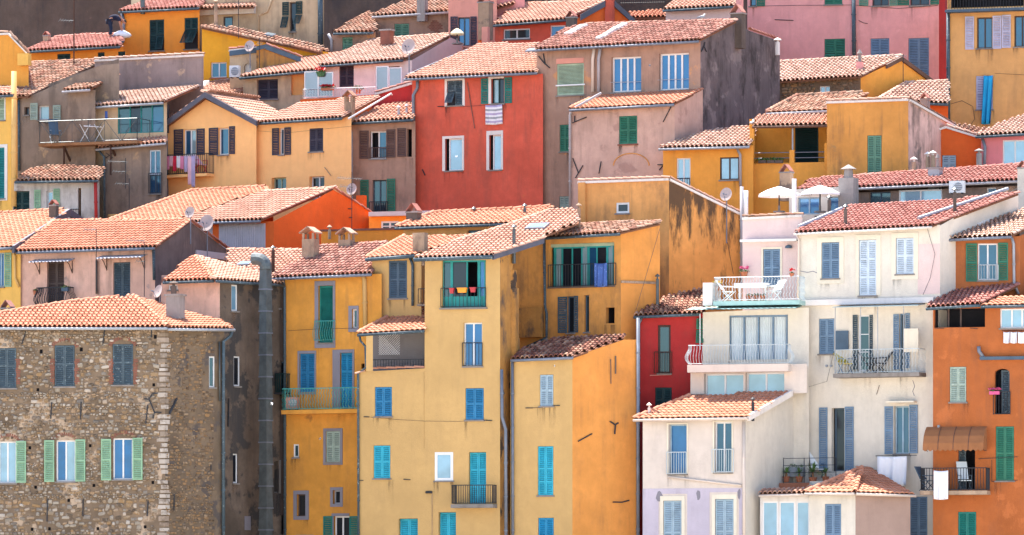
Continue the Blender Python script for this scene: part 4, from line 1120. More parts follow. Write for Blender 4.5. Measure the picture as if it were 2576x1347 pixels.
anchor(h, s6, crop(2, 2, 740, 490, 780, 515), crop(2, 2, 780, 515, 803, 500), crop(2, 2, 780, 515, 775, 585), r=.035)
anchor(h, s6, crop(2, 2, 500, 640, 605, 582), r=.03); anchor(h, s6, crop(2, 2, 762, 1098, 830, 1100), crop(2, 2, 830, 1100, 885, 1085), r=.03)
anchor(h, s6, crop(2, 2, 745, 20, 747, 205), r=.02, mat='chimney_dark', name='soot_streak'); anchor(h, s6, crop(2, 2, 782, -5, 782, 130), r=.03, mat='chimney_dark', name='soot_streak')
pipe(h, s6, [(1605, 800), (1605, 1420)], .075, 'zinc', .1)

# ================================================================== orange house with teal loggia
h = house('loggia_house', 'orange house with glazed teal loggia and iron railing, above orange flank', 1562, 7)
f7 = Wall(h, 1562, 7.6, -.5, [(1280, 642), (1366, 606), (1367, 602), (1562, 590)], 'orange_h7', depth=3)
s7 = Wall(h, 1562, 7.6, .55, [(1562, 590), (1660, 563)], 'orange_side', front=f7)
r7 = roof(h, f7, [(1368, 596), (1561, 585), (1660, 562), (1660, 557), (1462, 566)], 14, mat='tile_old', gut='slate', rough=2, cap=(1,))
R = f7.rect(1381, 612, 1545, 721); f7.hole([(R[0], R[2]), (R[1], R[2]), (R[1], R[3]), (R[0], R[3])], .35, 1.5)
mb = MB(); f7.box(mb, R[0], R[1], R[3] - .14, R[3], -.3, -.18); wn = mb.build('lintel', 'sage', h.o)
mb = MB()
for u0, u1 in ((1392, 1398), (1411, 1415), (1437, 1440), (1461, 1464), (1476, 1482), (1499, 1502), (1524, 1529), (1540, 1543)):
    q = f7.rect(u0, 614, u1, 720, -.2); f7.box(mb, q[0], q[1], R[2], R[3] - .12, -.3, -.24)
f7.box(mb, f7.hit(1392, 620)[0], f7.hit(1464, 620)[0], R[3] - .2, R[3] - .13, -.3, -.22); f7.box(mb, f7.hit(1476, 620)[0], f7.hit(1529, 620)[0], R[3] - .2, R[3] - .13, -.3, -.22)
wn = mb.build('window', 'teal_frame', h.o)
for u0, u1, m_ in ((1398, 1411, 'pane_curtain'), (1415, 1437, 'pane_dark'), (1440, 1461, 'pane_dark'), (1464, 1476, 'pane_curtain'), (1482, 1499, 'pane_blue'), (1502, 1524, 'pane_dark'), (1529, 1540, 'pane_curtain')):
    q = f7.rect(u0, 614, u1, 720, -.2); b = MB(); f7.box(b, q[0], q[1], R[2], R[3] - .13, -.285, -.27); b.build('pane', m_, wn)
guard(h, f7, 1379, 1549, 665, 720, 'iron', d=.1, sp=.12)
sillp(f7, R, 'chimney_dark')
cloth('patterned_cloth', 'blue patterned cloth hung over the teal loggia railing', 'cloth', f7, 1495, 662, 1527, 721, .16, 'cloth_navy')
win(f7, 1426, 746, 1445, 838, 'slate_blue', cols=1, pane='pane_dark', sl=(1403, 747, 1426, 838), sm='slate', r=.2); leaf(f7, *f7.rect(1445, 745, 1455, 837), .02, 'slate')
win(f7, 1470, 743, 1482, 836, 'slate_blue', cols=1, pane='pane_teal', r=.2); dark(f7, 1524, 774, 1546, 814, r=.3)
pipe(h, f7, [(1369, 603), (1371, 770), (1375, 790), (1375, 850), (1315, 878)], .06, 'slate')
mb = MB(); R = f7.rect(1285, 775, 1368, 850); f7.box(mb, *R, .0, .25); mb.build('sooty_buttress', 'orange_grimy', h.o)
mb = MB(); R = s7.rect(1562, 708, 1650, 714); s7.box(mb, *R, -.02, .08); mb.build('ledge', 'chimney_old', h.o)
flue(h, None, 1654, 690, 744, 8, 'galv', Y=8.2)

# ================================================================== tall mouldy orange house
h = house('mouldy_house', 'windowless-flanked orange house streaked with black mould below its sloping tile coping', 1683, 11)
f8 = Wall(h, 1683, 11, -.5, [(1457, 457), (1683, 450)], 'ochre_h8', depth=5)
s8 = Wall(h, 1683, 11, .55, [(1683, 450), (1760, 483), (1867, 540)], 'orange_mould', front=f8); f8.rise = -.1
coping(h, f8.pt(1455, 457), f8.pt(1683, 449)); coping(h, s8.pt(1684, 450), s8.pt(1868, 540))
mb = MB(); R = f8.rect(1457, 460, 1475, 566); f8.box(mb, *R, .0, .12); mb.build('pilaster', 'ochre_h8', h.o)
win(f8, 1550, 510, 1583, 537, cols=1, pane='pane_dark', r=.08, fw=.09)
flue(h, None, 1456, 512, 565, 9, 'chimney_old', Y=9.5)
s8p = s8
pipe(h, s8, [(1866, 470), (1866, 720)], .08, 'pvc_grey', .15, 'flue'); pipe(h, s8, [(1876, 480), (1876, 548)], .11, 'white_paint', .3, 'flue')
dish(1826, 489, 18, 12.2, 'pale satellite dish on a mast above the mouldy orange flank', mast=610)
line(h, s8, [(1830, 610), (1845, 690)], .01, 'iron'); line(h, s7, [(1660, 575), (1600, 780)], .01, 'chimney_dark', .4)

# ================================================================== crimson house
h = house('crimson_house', 'small crimson house with brown tile roof in the gap beside orange flank', 1745, 8.5)
f9 = Wall(h, 1772, 7.1, -.1, [(1606, 796), (1775, 789)], 'crimson')
r9 = roof(h, f9, [(1594, 794), (1762, 787), (1772, 724), (1680, 747), (1650, 757)], 18, mat='tile_brown', gut='slate', rough=1.6)
win(f9, 1655, 818, 1687, 940, 'brown_dark', cols=1, pane='pane_teal', r=.22, fw=.09); guard(h, f9, 1646, 1690, 886, 940, 'iron_rust', d=.12, sp=.1)
shut(f9, 1648, 975, 1690, 1040, 'green_dark'); pipe(h, f9, [(1615, 798), (1607, 815), (1606, 1420)], .065, 'zinc', .14)
leaf(f9, *f9.rect(1752, 802, 1771, 872), .05, 'green', tilt=(.6, .6))
anchor(h, f9, (1635, 945, 1688, 943), r=.02, mat='trim_pink')

# ================================================================== white house, bottom right
h = house('white_house', 'white house with blue French windows and orange tile roof at lower right', 1873, 2)
f10 = Wall(h, 1873, 2, -.35, [(1617, 1056), (1873, 1052)], 'pink_white'); s10 = Wall(h, 1873, 2, 1.6, [(1873, 1052), (2031, 966)], 'cream', front=f10)
r10 = roof(h, f10, [(1594, 1053), (1882, 1048), (1992, 985), (1735, 997)], 19, kind='flat', mat='tile_orange', gut='pvc', board=(1,), bm='lime_wash', cap=(3,))
win(f10, 1682, 1068, 1728, 1193, 'pale_blue', cols=1, pane='pane_bright', r=.3, sur=('trim_cream', (.08, .05, .06, 0)))
guard(h, f10, 1677, 1726, 1138, 1193, 'white_rail', d=.1, sp=.1)
win(f10, 1797, 1062, 1841, 1189, cols=2, pane='pane_blue', r=.25, sur=('trim_cream', (.07, .05, .06, 0)))
guard(h, f10, 1791, 1845, 1131, 1189, 'white_rail', d=.1, sp=.1)
shut(f10, 1669, 1260, 1715, 1420, 'pale_blue', sur=('trim_cream', (.14, .14, .2, 0))); shut(f10, 1799, 1256, 1846, 1420, 'pale_blue', sur=('trim_cream', (.14, .14, .2, 0)))
mb = MB(); R = f10.rect(1617, 1229, 1873, 1420); f10.box(mb, R[0], f10.hit(1657, 1300)[0], R[2], R[3], -.05, .012); f10.box(mb, f10.hit(1729, 1300)[0], f10.hit(1785, 1300)[0], R[2], R[3], -.05, .012); f10.box(mb, f10.hit(1859, 1300)[0], R[1], R[2], R[3], -.05, .012)
f10.box(mb, f10.hit(1657.1, 1300)[0], f10.hit(1728.9, 1300)[0], f10.hit(1690, 1243)[1], R[3], -.05, .012); f10.box(mb, f10.hit(1785.1, 1300)[0], f10.hit(1858.9, 1300)[0], f10.hit(1820, 1239)[1], R[3], -.05, .012)
mb.build('painted_dado', 'lavender', h.o)
for a in ((1085, 1003, 1138, 1100), (1390, 1003, 1428, 1088), (1700, 992, 1730, 1078)):
    q = crop(2, 2, *a); R = f10.rect(*q); mb = MB(); n = 9; c = ((R[0] + R[1]) / 2, (R[2] + R[3]) / 2)
    vs = [((R[1] - R[0]) / 2 * random.uniform(.6, 1.05) * math.cos(6.283 * j / n) + c[0], (R[3] - R[2]) / 2 * random.uniform(.75, 1.05) * math.sin(6.283 * j / n) + c[1]) for j in range(n)]
    mb.add([f10.w(x, y, .016) for x, y in vs] + [f10.w(x, y, .0) for x, y in vs], [tuple(range(n))] + [(j, n + j, n + (j + 1) % n, (j + 1) % n) for j in range(n)]); mb.build('bare_cement_patch', 'trim_grey', h.o)
pipe(h, f10, [(1871, 1062), (1872, 1420)], .07, 'pvc', .1); pipe(h, f10, [(1681, 1200), (1866, 1222)], .045, 'pvc', .08)
flue(h, r10, 1633, 1014, 1040, 8, 'lime_wash'); flue(h, r10, 1894, 1000, 1036, 8, 'iron')

# ================================================================== terraced cream house
h = house('terrace_house', 'cream house with stacked terraces, curved lower balcony and glazed loggia, above white house', 1985, 5)
f11 = Wall(h, 2035, 4.4, -.3, [(1737, 930), (2030, 915)], 'pink_white', depth=1.2); f11.rise = 0; f11.base = f11.hit(1960, 990)[1]
for a in ((1771, 940, 1870, 997), (1875, 937, 1973, 990)): win(f11, *a, cols=2, pane='pane_pale', r=.35, sill=None, fw=.07)
o, bb = balcony(h, f11, 1732, 1982, 868, 917, 936, .5, 'white_rail', slab='pink_white', style='belly', sp=.125, r=.0095)
f11b = Wall(h, 2035, 5.4, -.3, [(1768, 786), (2035, 774)], 'cream', depth=3); f11b.rise = 0
R = f11b.rect(1834, 793, 1982, 905); f11b.hole([(R[0], R[2]), (R[1], R[2]), (R[1], R[3]), (R[0], R[3])], .25, .5, 'curtain')
mb = MB()
for u in (1836, 1872, 1908, 1945, 1980): q = f11b.rect(u - 2, 793, u + 2, 905, -.15); f11b.box(mb, q[0], q[1], R[2], R[3], -.2, -.12)
f11b.box(mb, R[0], R[1], R[3] - .08, R[3], -.2, -.115); wn = mb.build('window', 'blue_grey', h.o)
for i in range(4):
    q = f11b.rect(1838 + 36 * i, 793, 1870 + 36.5 * i, 905, -.15); b = MB(); n = 16; vs = []
    for k in range(n + 1):
        x = q[0] + (q[1] - q[0]) * k / n; dd = -.23 + .025 * math.sin(k * 2.1)
        vs += [f11b.w(x, R[2], dd), f11b.w(x, R[3] - .08, dd)]
    b.add(vs, [(2 * k, 2 * k + 2, 2 * k + 3, 2 * k + 1) for k in range(n)]); b.build('curtain', 'curtain', wn)
    b = MB(); f11b.box(b, q[0] - .02, q[1] + .02, R[2], R[3] - .07, -.175, -.165)
# terrace above: slab, tin awning, white railing
o, bb = balcony(h, f11b, 1797, 2010, 697, 757, 768, 1.0, 'white_rail', slab='tin_green', style='wavy', sp=.13, r=.010)
mb = MB(); R = f11b.rect(1770, 712, 1794, 769, .9); f11b.box(mb, *R, .6, 1.04); mb.build('parapet', 'white', h.o)
mb = MB(); n = 40; a0, a1 = f11b.hit(1728, 780, 1.1)[0], f11b.hit(2004, 772, 1.1)[0]; zt = f11b.hit(1866, 769, .4)[1]; vs = []
for k in range(n + 1):
    x = a0 + (a1 - a0) * k / n; w_ = .02 if k % 2 else 0
    vs += [f11b.w(x, zt - .03 + w_, .1), f11b.w(x, zt - .2 + w_, 1.35)]
mb.add(vs, [(2 * k, 2 * k + 1, 2 * k + 3, 2 * k + 2) for k in range(n)]); mb.add([Vector(v_) - Z * .025 for v_ in vs], [(2 * k, 2 * k + 2, 2 * k + 3, 2 * k + 1) for k in range(n)]); mb.build('tin_awning', 'tin_green', h.o)
mb = MB(); mb.tube([f11b.pt(1761, 790, 1.2), f11b.pt(1761, 880, 1.2)], .02, 6); mb.build('awning_post', 'white_paint', h.o)
# pink set-back storey
f12 = Wall(h, 2018, 7.4, -.3, [(1868, 548), (2018, 540)], 'pink_light', depth=4); f12.rise = 0
shut(f12, 1920, 627, 1963, 720, 'blue_grey', sur=('trim_cream', .08), r=.05)
mb = MB(); R = f12.rect(1866, 603, 2008, 609); f12.box(mb, *R, -.02, .35); mb.build('string_course', 'white', h.o)
coping(h, f12.pt(1868, 548), f12.pt(2018, 541), 'tile_old')
mb = MB(); p = f12.pt(1984, 619, .12); mb.lathe(p, [(.16, -.1), (.14, 0), (.03, .05)], 8); mb.build('wall_lamp', 'slate_blue', h.o)
# terrace furniture
zt = bb[2] + .01
def T(u, d): a = f11b.hit(u, 757, d)[0]; p = f11b.w(a, zt, d); return p
chair('garden_chair', 'white plastic garden chair at left end of terrace behind white railing', T(1833, .45), 1.3, 'plastic_white')
chair('garden_chair', 'white plastic garden chair right of the terrace table behind white railing', T(1946, .4), -.9, 'plastic_white')
t = thing('terrace_table', 'terrace table under patterned pale cloth behind white railing', 'table', T(1893, .35))
p = T(1893, .35); mb = MB(); mb.box(p + Z * .73, 1.35, .7, .04, -.28); mb.build('tabletop', 'plastic_white', t)
for sx in (-.55, .55):
    for sy in (-.25, .25): mb = MB(); mb.box(p + Vector((sx, sy, .36)), .05, .05, .7, -.28); mb.build('leg', 'plastic_white', t)
mb = MB(); mb.box(p + Z * .765, 1.45, .8, .01, -.28); mb.box(p + Z * .66 + Vector((-.11, -.39, 0)), 1.45, .01, .2, -.28)
tag(mb.build('tablecloth', 'cloth_white'), 'pale cloth spread over the terrace table', 'tablecloth')
potplant('potted_plant', 'terracotta pot of pink flowers at the terrace wall above the railing', f12.pt(1872, 697, .3), .16, .22, 'pot', .26, flower='flower_pink')
potplant('potted_plant', 'pot of yellow flowers low behind left end of white terrace railing', T(1806, .3) + Z * .5, .12, .2, 'pot', .24, flower='flower_yellow')
for i, (u, lb) in enumerate(((1884, 'left'), (1901, 'middle'), (1918, 'right'))): potplant('potted_plant', 'terracotta pot standing on the terrace floor behind the white railing, %s of three' % lb, T(u, .75), .13, .22, 'pot', .2, nl=24, group='terrace floor pots')
potplant('potted_plant', 'small red flower pot on the right end of the white terrace railing', T(1992, .95) + Z * 1.0, .1, .14, 'pot', .12, flower='flower_red', nl=16)
# roof terrace with parasols
h = house('roof_terrace_room', 'cream penthouse room with blue sliding doors on the roof terrace under two white parasols', 2060, 13)
fr = Wall(h, 2120, 12.5, -.3, [(1985, 478), (2120, 470)], 'cream', depth=3); fr.rise = 0
win(fr, 2008, 497, 2062, 540, 'pale_blue', cols=2, pane='pane_bright', sill=None, r=.15); win(fr, 2084, 495, 2110, 540, 'pale_blue', cols=1, pane='pane_bright', sill=None)
parasol('left of the two white parasols on the roof terrace', 1960, 490, 55, 10.5); parasol('right of the two white parasols on the roof terrace', 2063, 487, 52, 10.8)
mb = MB(); mb.tube([P(1998, 450, 9.3), P(1998, 538, 9.3)], .1, 8); mb.build('white_flue', 'white_paint', h.o)

# ================================================================== tall white house, right
h = house('tall_white_house', 'tall white house with cream window surrounds, long red tile roof and iron balcony', 2365, 5.5)
K = -.45
f13 = Wall(h, 2365, 3.5, K, [(2008, 586), (2365, 566)], 'cream'); s13 = Wall(h, 2365, 3.5, 1.4, [(2365, 568), (2400, 548), (2562, 489)], 'cream', front=f13)
r13 = roof(h, f13, [(1999, 585), (2346, 567), (2562, 487), (2395, 505), (2132, 519), (2119, 531)], 16, mat='tile_red', cap=(1,), gut='lime_wash', ov=.3, gr=.05)
mb = MB(); mb.tube([r13.hit(2310, 558) + Z * .15, r13.hit(2535, 484) + Z * .15], .08, 6); mb.build('roof_pipe', 'zinc_light', h.o)
mb = MB(); mb.tube([r13.hit(2010, 578) + Z * .12, r13.hit(2118, 532) + Z * .12], .09, 6); mb.build('roof_pipe', 'zinc_light', h.o)
SU = ('trim_cream', (.2, .2, .22, .22))
shut(f13, 2067, 610, 2112, 701, 'blue_grey', sur=SU); shut(f13, 2161, 604, 2205, 744, 'ice_blue', sur=('trim_cream', (.15, .2, .22, 0)), mids=(.33, .66)); shut(f13, 2254, 599, 2299, 690, 'ice_blue', sur=SU, mids=(.5,))
mb = MB(); R = f13.rect(2309, 614, 2365, 740); f13.box(mb, R[0], R[1] - .01, R[2], R[3], -.05, .01); mb.build('repainted_patch', 'pink_light', h.o)
mb = MB(); p, q = f13.pt(2002, 766, .1), f13.pt(2350, 747, .1)
f13.box(mb, f13.hit(2002, 760, .1)[0], f13.hit(2350, 750, .1)[0], f13.hit(2180, 766, .1)[1], f13.hit(2180, 752, .1)[1], -.02, .22); mb.build('cornice', 'trim_white', h.o)
shut(f13, 2060, 802, 2099, 891, 'blue_grey')
win(f13, 2158, 793, 2186, 934, cols=1, rows=3, pane='pane_teal', r=.18, sl=(2145, 793, 2157, 930), sr=(2187, 793, 2195, 930), sm='slate', sill=None)
win(f13, 2262, 789, 2276, 934, 'blue_grey', cols=1, pane='pane_dark', r=.18, sl=(2247, 791, 2261, 930), sr=(2277, 788, 2288, 926), sm='blue_grey', sill=None)
o, bb = balcony(h, f13, 2099, 2311, 879, 939, 949, .8, 'white_rail', slab='concrete', style='wavy', sp=.14, r=.009)
for u0, v0, u1, v1, m_, k in ((2101, 833, 2135, 881, 'slate_blue', .06), (2274, 827, 2311, 886, 'trim_cream', .5)):
    R = f13.rect(u0, v0, u1, v1, k); mb = MB(); f13.box(mb, *R, k, k + .04); mb.build('balcony_screen', m_, h.o)
mb = MB(); a0, a1 = f13.hit(2095, 776, .9)[0], f13.hit(2310, 768, .9)[0]; z0 = f13.hit(2200, 772, .9)[1]
q = [f13.w(a0, z0, .95), f13.w(a1, z0, .95), f13.w(a1, z0 + .1, .02), f13.w(a0, z0 + .1, .02)]; mb.hexa(q + [p + Z * .03 for p in q]); mb.build('canopy', 'roof_glass', h.o)
mb = MB()
for u in (2101, 2165, 2208, 2273):
    a = f13.hit(u, 880, .85)[0]; mb.tube([f13.w(a, z0, .85), f13.w(a, bb[2], .85)], .018, 5)
mb.build('canopy_post', 'zinc_light', h.o)
def T2(u, d): return f13.w(f13.hit(u, 938, d)[0], bb[2] + .01, d)
chair('deck_chair', 'blue and yellow striped deck chair on the iron balcony of white house', T2(2127, .4), .4, 'blue_grey', 'stripe_chair', recl=.25)
chair('bistro_chair', 'dark bistro chair left of small table on the iron balcony', T2(2190, .45), 1.4, 'iron'); chair('bistro_chair', 'dark bistro chair in middle of the iron balcony', T2(2214, .45), -1.4, 'iron')
win(f13, 2092, 1027, 2124, 1186, 'slate_blue', cols=1, pane='pane_dark', r=.3, sl=(2060, 1026, 2081, 1186), sr=(2125, 1024, 2147, 1186), sm='blue_grey', sill=None, ends=(2096, 2124))
win(f13, 2249, 1022, 2286, 1142, 'pale_blue', cols=2, pane='pane_blue', r=.25, sl=(2225, 1023, 2246, 1143), sr=(2287, 1019, 2308, 1141), sm='blue_grey')
mb = MB(); R = f13.rect(2228, 1009, 2298, 1013, .4); f13.box(mb, R[0], R[1], R[2], R[3], -.02, .4); mb.build('door_hood', 'trim_cream', h.o)
mb = MB(); R = f13.rect(2206, 1145, 2310, 1146, .3); mb.tube([f13.pt(2203, 1147, .6), f13.pt(2306, 1146, .6)], .014, 5); [mb.tube([f13.pt(u_, 1147, .6), f13.pt(u_, 1150, .02)], .012, 5) for u_ in (2204, 2290)]; mb.build('drying_bar', 'iron', h.o)
cloth('bed_sheet', 'white bed sheet drying under the right-hand window above hipped pavilion roof', 'laundry', f13, 2206, 1148, 2281, 1222, .6, 'cloth_white', wav=.07)
shut(f13, 2288, 1250, 2333, 1420, 'blue_grey', mids=(.5,))
pipe(h, f13, [(2004, 588), (2010, 604), (2008, 750)], .05, 'pvc'); pipe(h, f13, [(2003, 775), (2012, 790), (2026, 812), (2027, 960)], .05, 'pvc')
anchor(h, f13, (2212, 970, 2205, 993), r=.012, mat='iron_rust')
line(h, f13, [(2012, 682), (2030, 686), (2045, 683), (2058, 688), (2066, 684)], .014, 'trim_grey', .004, 'crack')
line(h, f13, [(2328, 560), (2352, 640), (2340, 700), (2322, 742)], .008); line(h, f13, [(2099, 880), (2080, 960), (2030, 975)], .006); line(h, f13, [(2296, 957), (2301, 972), (2296, 985), (2300, 996)], .014, 'trim_grey', .004, 'crack')
for u in (2080, 2091): mb = MB(); p = f13.pt(u, 921, .02); mb.tube([p, p + f13.n * .06], .055, 10); mb.build('vent', 'grey_paint', h.o)
for u, vt, vb in ((2127, 515, 568), (2086, 492, 540), (2402, 472, 537)): flue(h, r13, u, vt, vb, 9, 'chimney_dark', capm='galv')
# terrace at the foot, with plants
f13t = Wall(h, 2104, 4.2, -.1, [(1960, 1216), (2104, 1214)], 'pot', depth=2.2, name='terrace_wall'); f13t.rise = 0
q = f13t.rect(1970, 1152, 2104, 1214); rl = MB()
for u in (1971, 2023, 2103): rl.tube([f13t.pt(u, 1216), f13t.pt(u, 1152)], .02, 5)
for v_ in (1154, 1172, 1190): rl.tube([f13t.pt(1971, v_), f13t.pt(2103, v_ - 2)], .012, 4)
rl.build('terrace_railing', 'iron', h.o)
for i, (u, lb) in enumerate(((1978, 'spiky yucca in leftmost terrace pot below the white side wall'), (2011, 'spiky yucca in second terrace pot from the left'), (2077, 'spiky yucca in rightmost terrace pot beside the hipped roof'))):
    potplant('yucca', lb, f13t.pt(u, 1214, -.3), .15, .25, 'pot', .42, 'leaf_yucca', nl=40, spiky=True, group='terrace yuccas')
potplant('yucca', 'largest bright green spiky yucca in middle of the foot terrace', f13t.pt(2045, 1216, -.15), .17, .25, 'pot', .62, 'leaf_yucca', nl=70, spiky=True, group='terrace yuccas')
potplant('shrub_pot', 'low leafy shrub in a grey planter behind the yuccas', f13t.pt(2003, 1200, -.9), .2, .4, 'grey_paint', .3, box=.7)
chair('terrace_armchair', 'white high-backed folding chair on the foot terrace by the dark doorway', f13t.pt(2056, 1206, -1.2), .2, 'slate_blue', 'plastic_white', back=.75)

# ================================================================== pavilion with hipped roof
h = house('hipped_pavilion', 'small corner pavilion with orange hipped roof and cream and mauve walls at bottom right', 2152, 1)
fp = Wall(h, 2152, .7, -.45, [(2036, 1246), (2152, 1243)], 'cream', depth=2); sp_ = Wall(h, 2152, .7, .5, [(2152, 1243), (2290, 1248)], 'mauve_shade', front=fp)
roof(h, fp, [(2026, 1238), (2151, 1238), (2169, 1178)], 22, kind='flat', mat='tile_orange', gut='pvc', cap=(1, 2), ov=.3); fp.depth = 2
roof(h, sp_, [(2152, 1238), (2302, 1243), (2215, 1190), (2172, 1172), (2160, 1180)], 18, kind='flat', mat='tile_orange', gut='pvc', ov=.3)
shut(fp, 2075, 1268, 2116, 1420, 'blue_grey')
# veranda
h = house('glazed_veranda', 'white-framed glazed veranda with small tile lean-to at bottom edge', 1980, 1.8)
fv = Wall(h, 2040, 1.8, -.3, [(1912, 1250), (2040, 1246)], 'white', depth=1.5)
roof(h, fv, [(1910, 1243), (2036, 1240), (2040, 1229), (1918, 1233)], 14, mat='tile_pink', gut='pvc')
for a in ((1918, 1262, 1957, 1420), (1960, 1262, 2000, 1420), (2003, 1262, 2036, 1420)): win(fv, *a, cols=1, pane='pane_pale', sill=None, r=.08)
pipe(h, fv, [(2036, 1248), (2047, 1262), (2049, 1420)], .05, 'pvc', .2)

# ================================================================== orange house, right edge
h = house('orange_house', 'tall orange house with brown awning and green shutters at right edge', 2345, 3.5)
f14 = Wall(h, 2345, 2.6, -.25, [(2347, 772), (2640, 762)], 'orange_right', depth=3.4); f14.rise = .1
roof(h, f14, [(2330, 773), (2466, 764), (2562, 717), (2394, 722)], 17, mat='tile_red', gut='slate', cap=(1,))
f14.depth = 3.4
roof(h, f14, [(2468, 768), (2640, 764), (2640, 742), (2510, 747)], 17, kind='flat', mat='tile_orange', gut='slate'); f14.depth = 3.4
R = dark(f14, 2350, 776, 2478, 824, r=.3, deep=1.2); mb = MB()
for u in (2384, 2415): q = f14.rect(u, 776, u + 4, 824, -.3); f14.box(mb, q[0], q[1], R[2], R[3], -.36, -.3)
mb.build('post', 'brown_dark', h.o)
win(f14, 2516, 777, 2600, 826, cols=3, pane='pane_pale', r=.12)
for i, (u0, u1) in enumerate(((2524, 2540), (2542, 2558), (2560, 2580))): cloth('towel', ('small white towel, leftmost of three below the right-edge window', 'small white towel, middle of three below the right-edge window', 'small white towel, rightmost of three below the right-edge window')[i], 'laundry', f14, u0, 835, u1, 863, .2, 'cloth_white', 'towels at the right edge')
anchor(h, f14, (2520, 833, 2590, 832), (2350, 826, 2375, 827), (2440, 826, 2460, 828), r=.014)
aerial(2505, 486, 520, 9.5, 'TV aerial with comb rods on the red roof beside air conditioner', [(492, 22, 9, -2), (505, 14, 7, 8)])
shut(f14, 2389, 923, 2431, 1012, 'grey_green')
dark(f14, 2502, 928, 2540, 1042, r=.3, deep=.6, arch=.18); leaf(f14, *f14.rect(2519, 932, 2540, 1040, -.2), -.26, 'slate'); guard(h, f14, 2499, 2541, 986, 1043, 'iron', d=.06)
potplant('flower_box', 'pink flower box hung on the arched window guard of orange house', f14.pt(2502, 993, .2), .1, .14, 'flower_pink', .14, box=.42, flower='flower_pink')
shut(f14, 2505, 1073, 2551, 1210, 'green', mids=(.5,), r=.05); anchor(h, f14, (2461, 1155, 2560, 1150), (2495, 1158, 2495, 1212), (2495, 1212, 2560, 1209), r=.012)
shut(f14, 2410, 1288, 2456, 1420, 'green_teal')
# awning: curved canvas
mb = MB(); n = 24; a0, a1 = f14.hit(2322, 1110, .9)[0], f14.hit(2480, 1110, .3)[0]; zt = f14.hit(2400, 1074, 0)[1]; zb = f14.hit(2400, 1131, .9)[1]
prof = [(0, 0), (.38, -.14), (.70, -.34), (.90, -.60), (.97, -.82)]; vs = []; H_ = zt - zb
for k in range(n + 1):
    x = a0 + (a1 - a0) * k / n
    for i, (d, z) in enumerate(prof): vs.append(f14.w(x, zt + z / .82 * H_ - (.07 * abs(math.sin(k * 1.57)) if i == 4 else 0), d + .03))
m5 = 5
mb.add(vs, [(k * m5 + i, k * m5 + i + 1, (k + 1) * m5 + i + 1, (k + 1) * m5 + i) for k in range(n) for i in range(4)])
mb.add([Vector(v_) - Z * .015 - f14.n * .01 for v_ in vs], [(k * m5 + i, (k + 1) * m5 + i, (k + 1) * m5 + i + 1, k * m5 + i + 1) for k in range(n) for i in range(4)])
for x in (a0, a1): mb.add([f14.w(x, zt + z / .82 * H_, d + .03) for d, z in prof] + [f14.w(x, zt - 1.05 * H_, .03)], [tuple(range(6))])
aw = mb.build('awning', 'awning', h.o)
mb = MB()
for x in (a0 + .05, (a0 + a1) / 2, a1 - .05): mb.tube([f14.w(x, zb - .05, .02), f14.w(x, zb, .9)], .015, 5)
mb.build('awning_arm', 'iron', aw)
for k in range(1, 4):
    mb = MB(); x = a0 + (a1 - a0) * k / 4; mb.tube([f14.w(x, zt + z / .82 * H_ + .008, d + .036) for d, z in prof], .012, 4); mb.build('seam', 'brown_shutter', aw)
dark(f14, 2410, 1128, 2453, 1232, r=.25, deep=1.); leaf(f14, *f14.rect(2412, 1128, 2430, 1232, -.2), -.22, 'slate')
o, bb = balcony(h, f14, 2317, 2481, 1178, 1235, 1245, .85, 'iron', slab='chimney_old', sp=.12)
cloth('bath_towel', 'white bath towel hung over the dark iron balcony of orange house', 'laundry', f14, 2349, 1184, 2385, 1256, .98, 'cloth_white', wav=.03)
def T3(u, d): return f14.w(f14.hit(u, 1233, d)[0], bb[2] + .01, d)
chair('patio_chair', 'pale high-backed patio chair on the orange house balcony', T3(2427, .45), .2, 'slate', 'curtain', back=.8); chair('patio_chair', 'dark blue folding chair at left end of orange house balcony', T3(2334, .4), .9, 'slate_blue', back=.6)
mb = MB(); R = f14.rect(2465, 897, 2640, 905, .2); f14.box(mb, R[0], R[1], R[2], R[3], -.02, .25); mb.build('string_course', 'slate_blue', h.o)
pipe(h, f14, [(2462, 872), (2463, 884), (2474, 900)], .08, 'zinc', .15)
for a in ((2361, 1070, 2361, 1080),): anchor(h, f14, a, r=.06, mat='zinc_light', name='meter_box')
h = house('rust_house', 'rust-orange cottage with green shutters and white window above the orange house', 2560, 8)
f14a = Wall(h, 2566, 4.4, -.05, [(2390, 604), (2566, 594)], 'rust'); s14a = Wall(h, 2566, 4.4, 2., [(2566, 594), (2640, 560)], 'orange_right', front=f14a)
_rr14 = roof(h, f14a, [(2384, 600), (2545, 592), (2640, 545), (2640, 505), (2576, 529), (2470, 560)], 16, mat='tile_cream', gut='zinc', cap=(1,))
strip(h, _rr14, [(2392, 590), (2480, 559)], .3)
win(f14a, 2460, 613, 2510, 706, cols=2, pane='pane_blue', r=.12, sl=(2430, 613, 2458, 709), sr=(2511, 611, 2536, 706), sm='green'); guard(h, f14a, 2461, 2511, 667, 704, 'white_rail', d=.05)
pipe(h, f14a, [(2545, 598), (2550, 615), (2551, 715), (2562, 740)], .06, 'zinc_light')

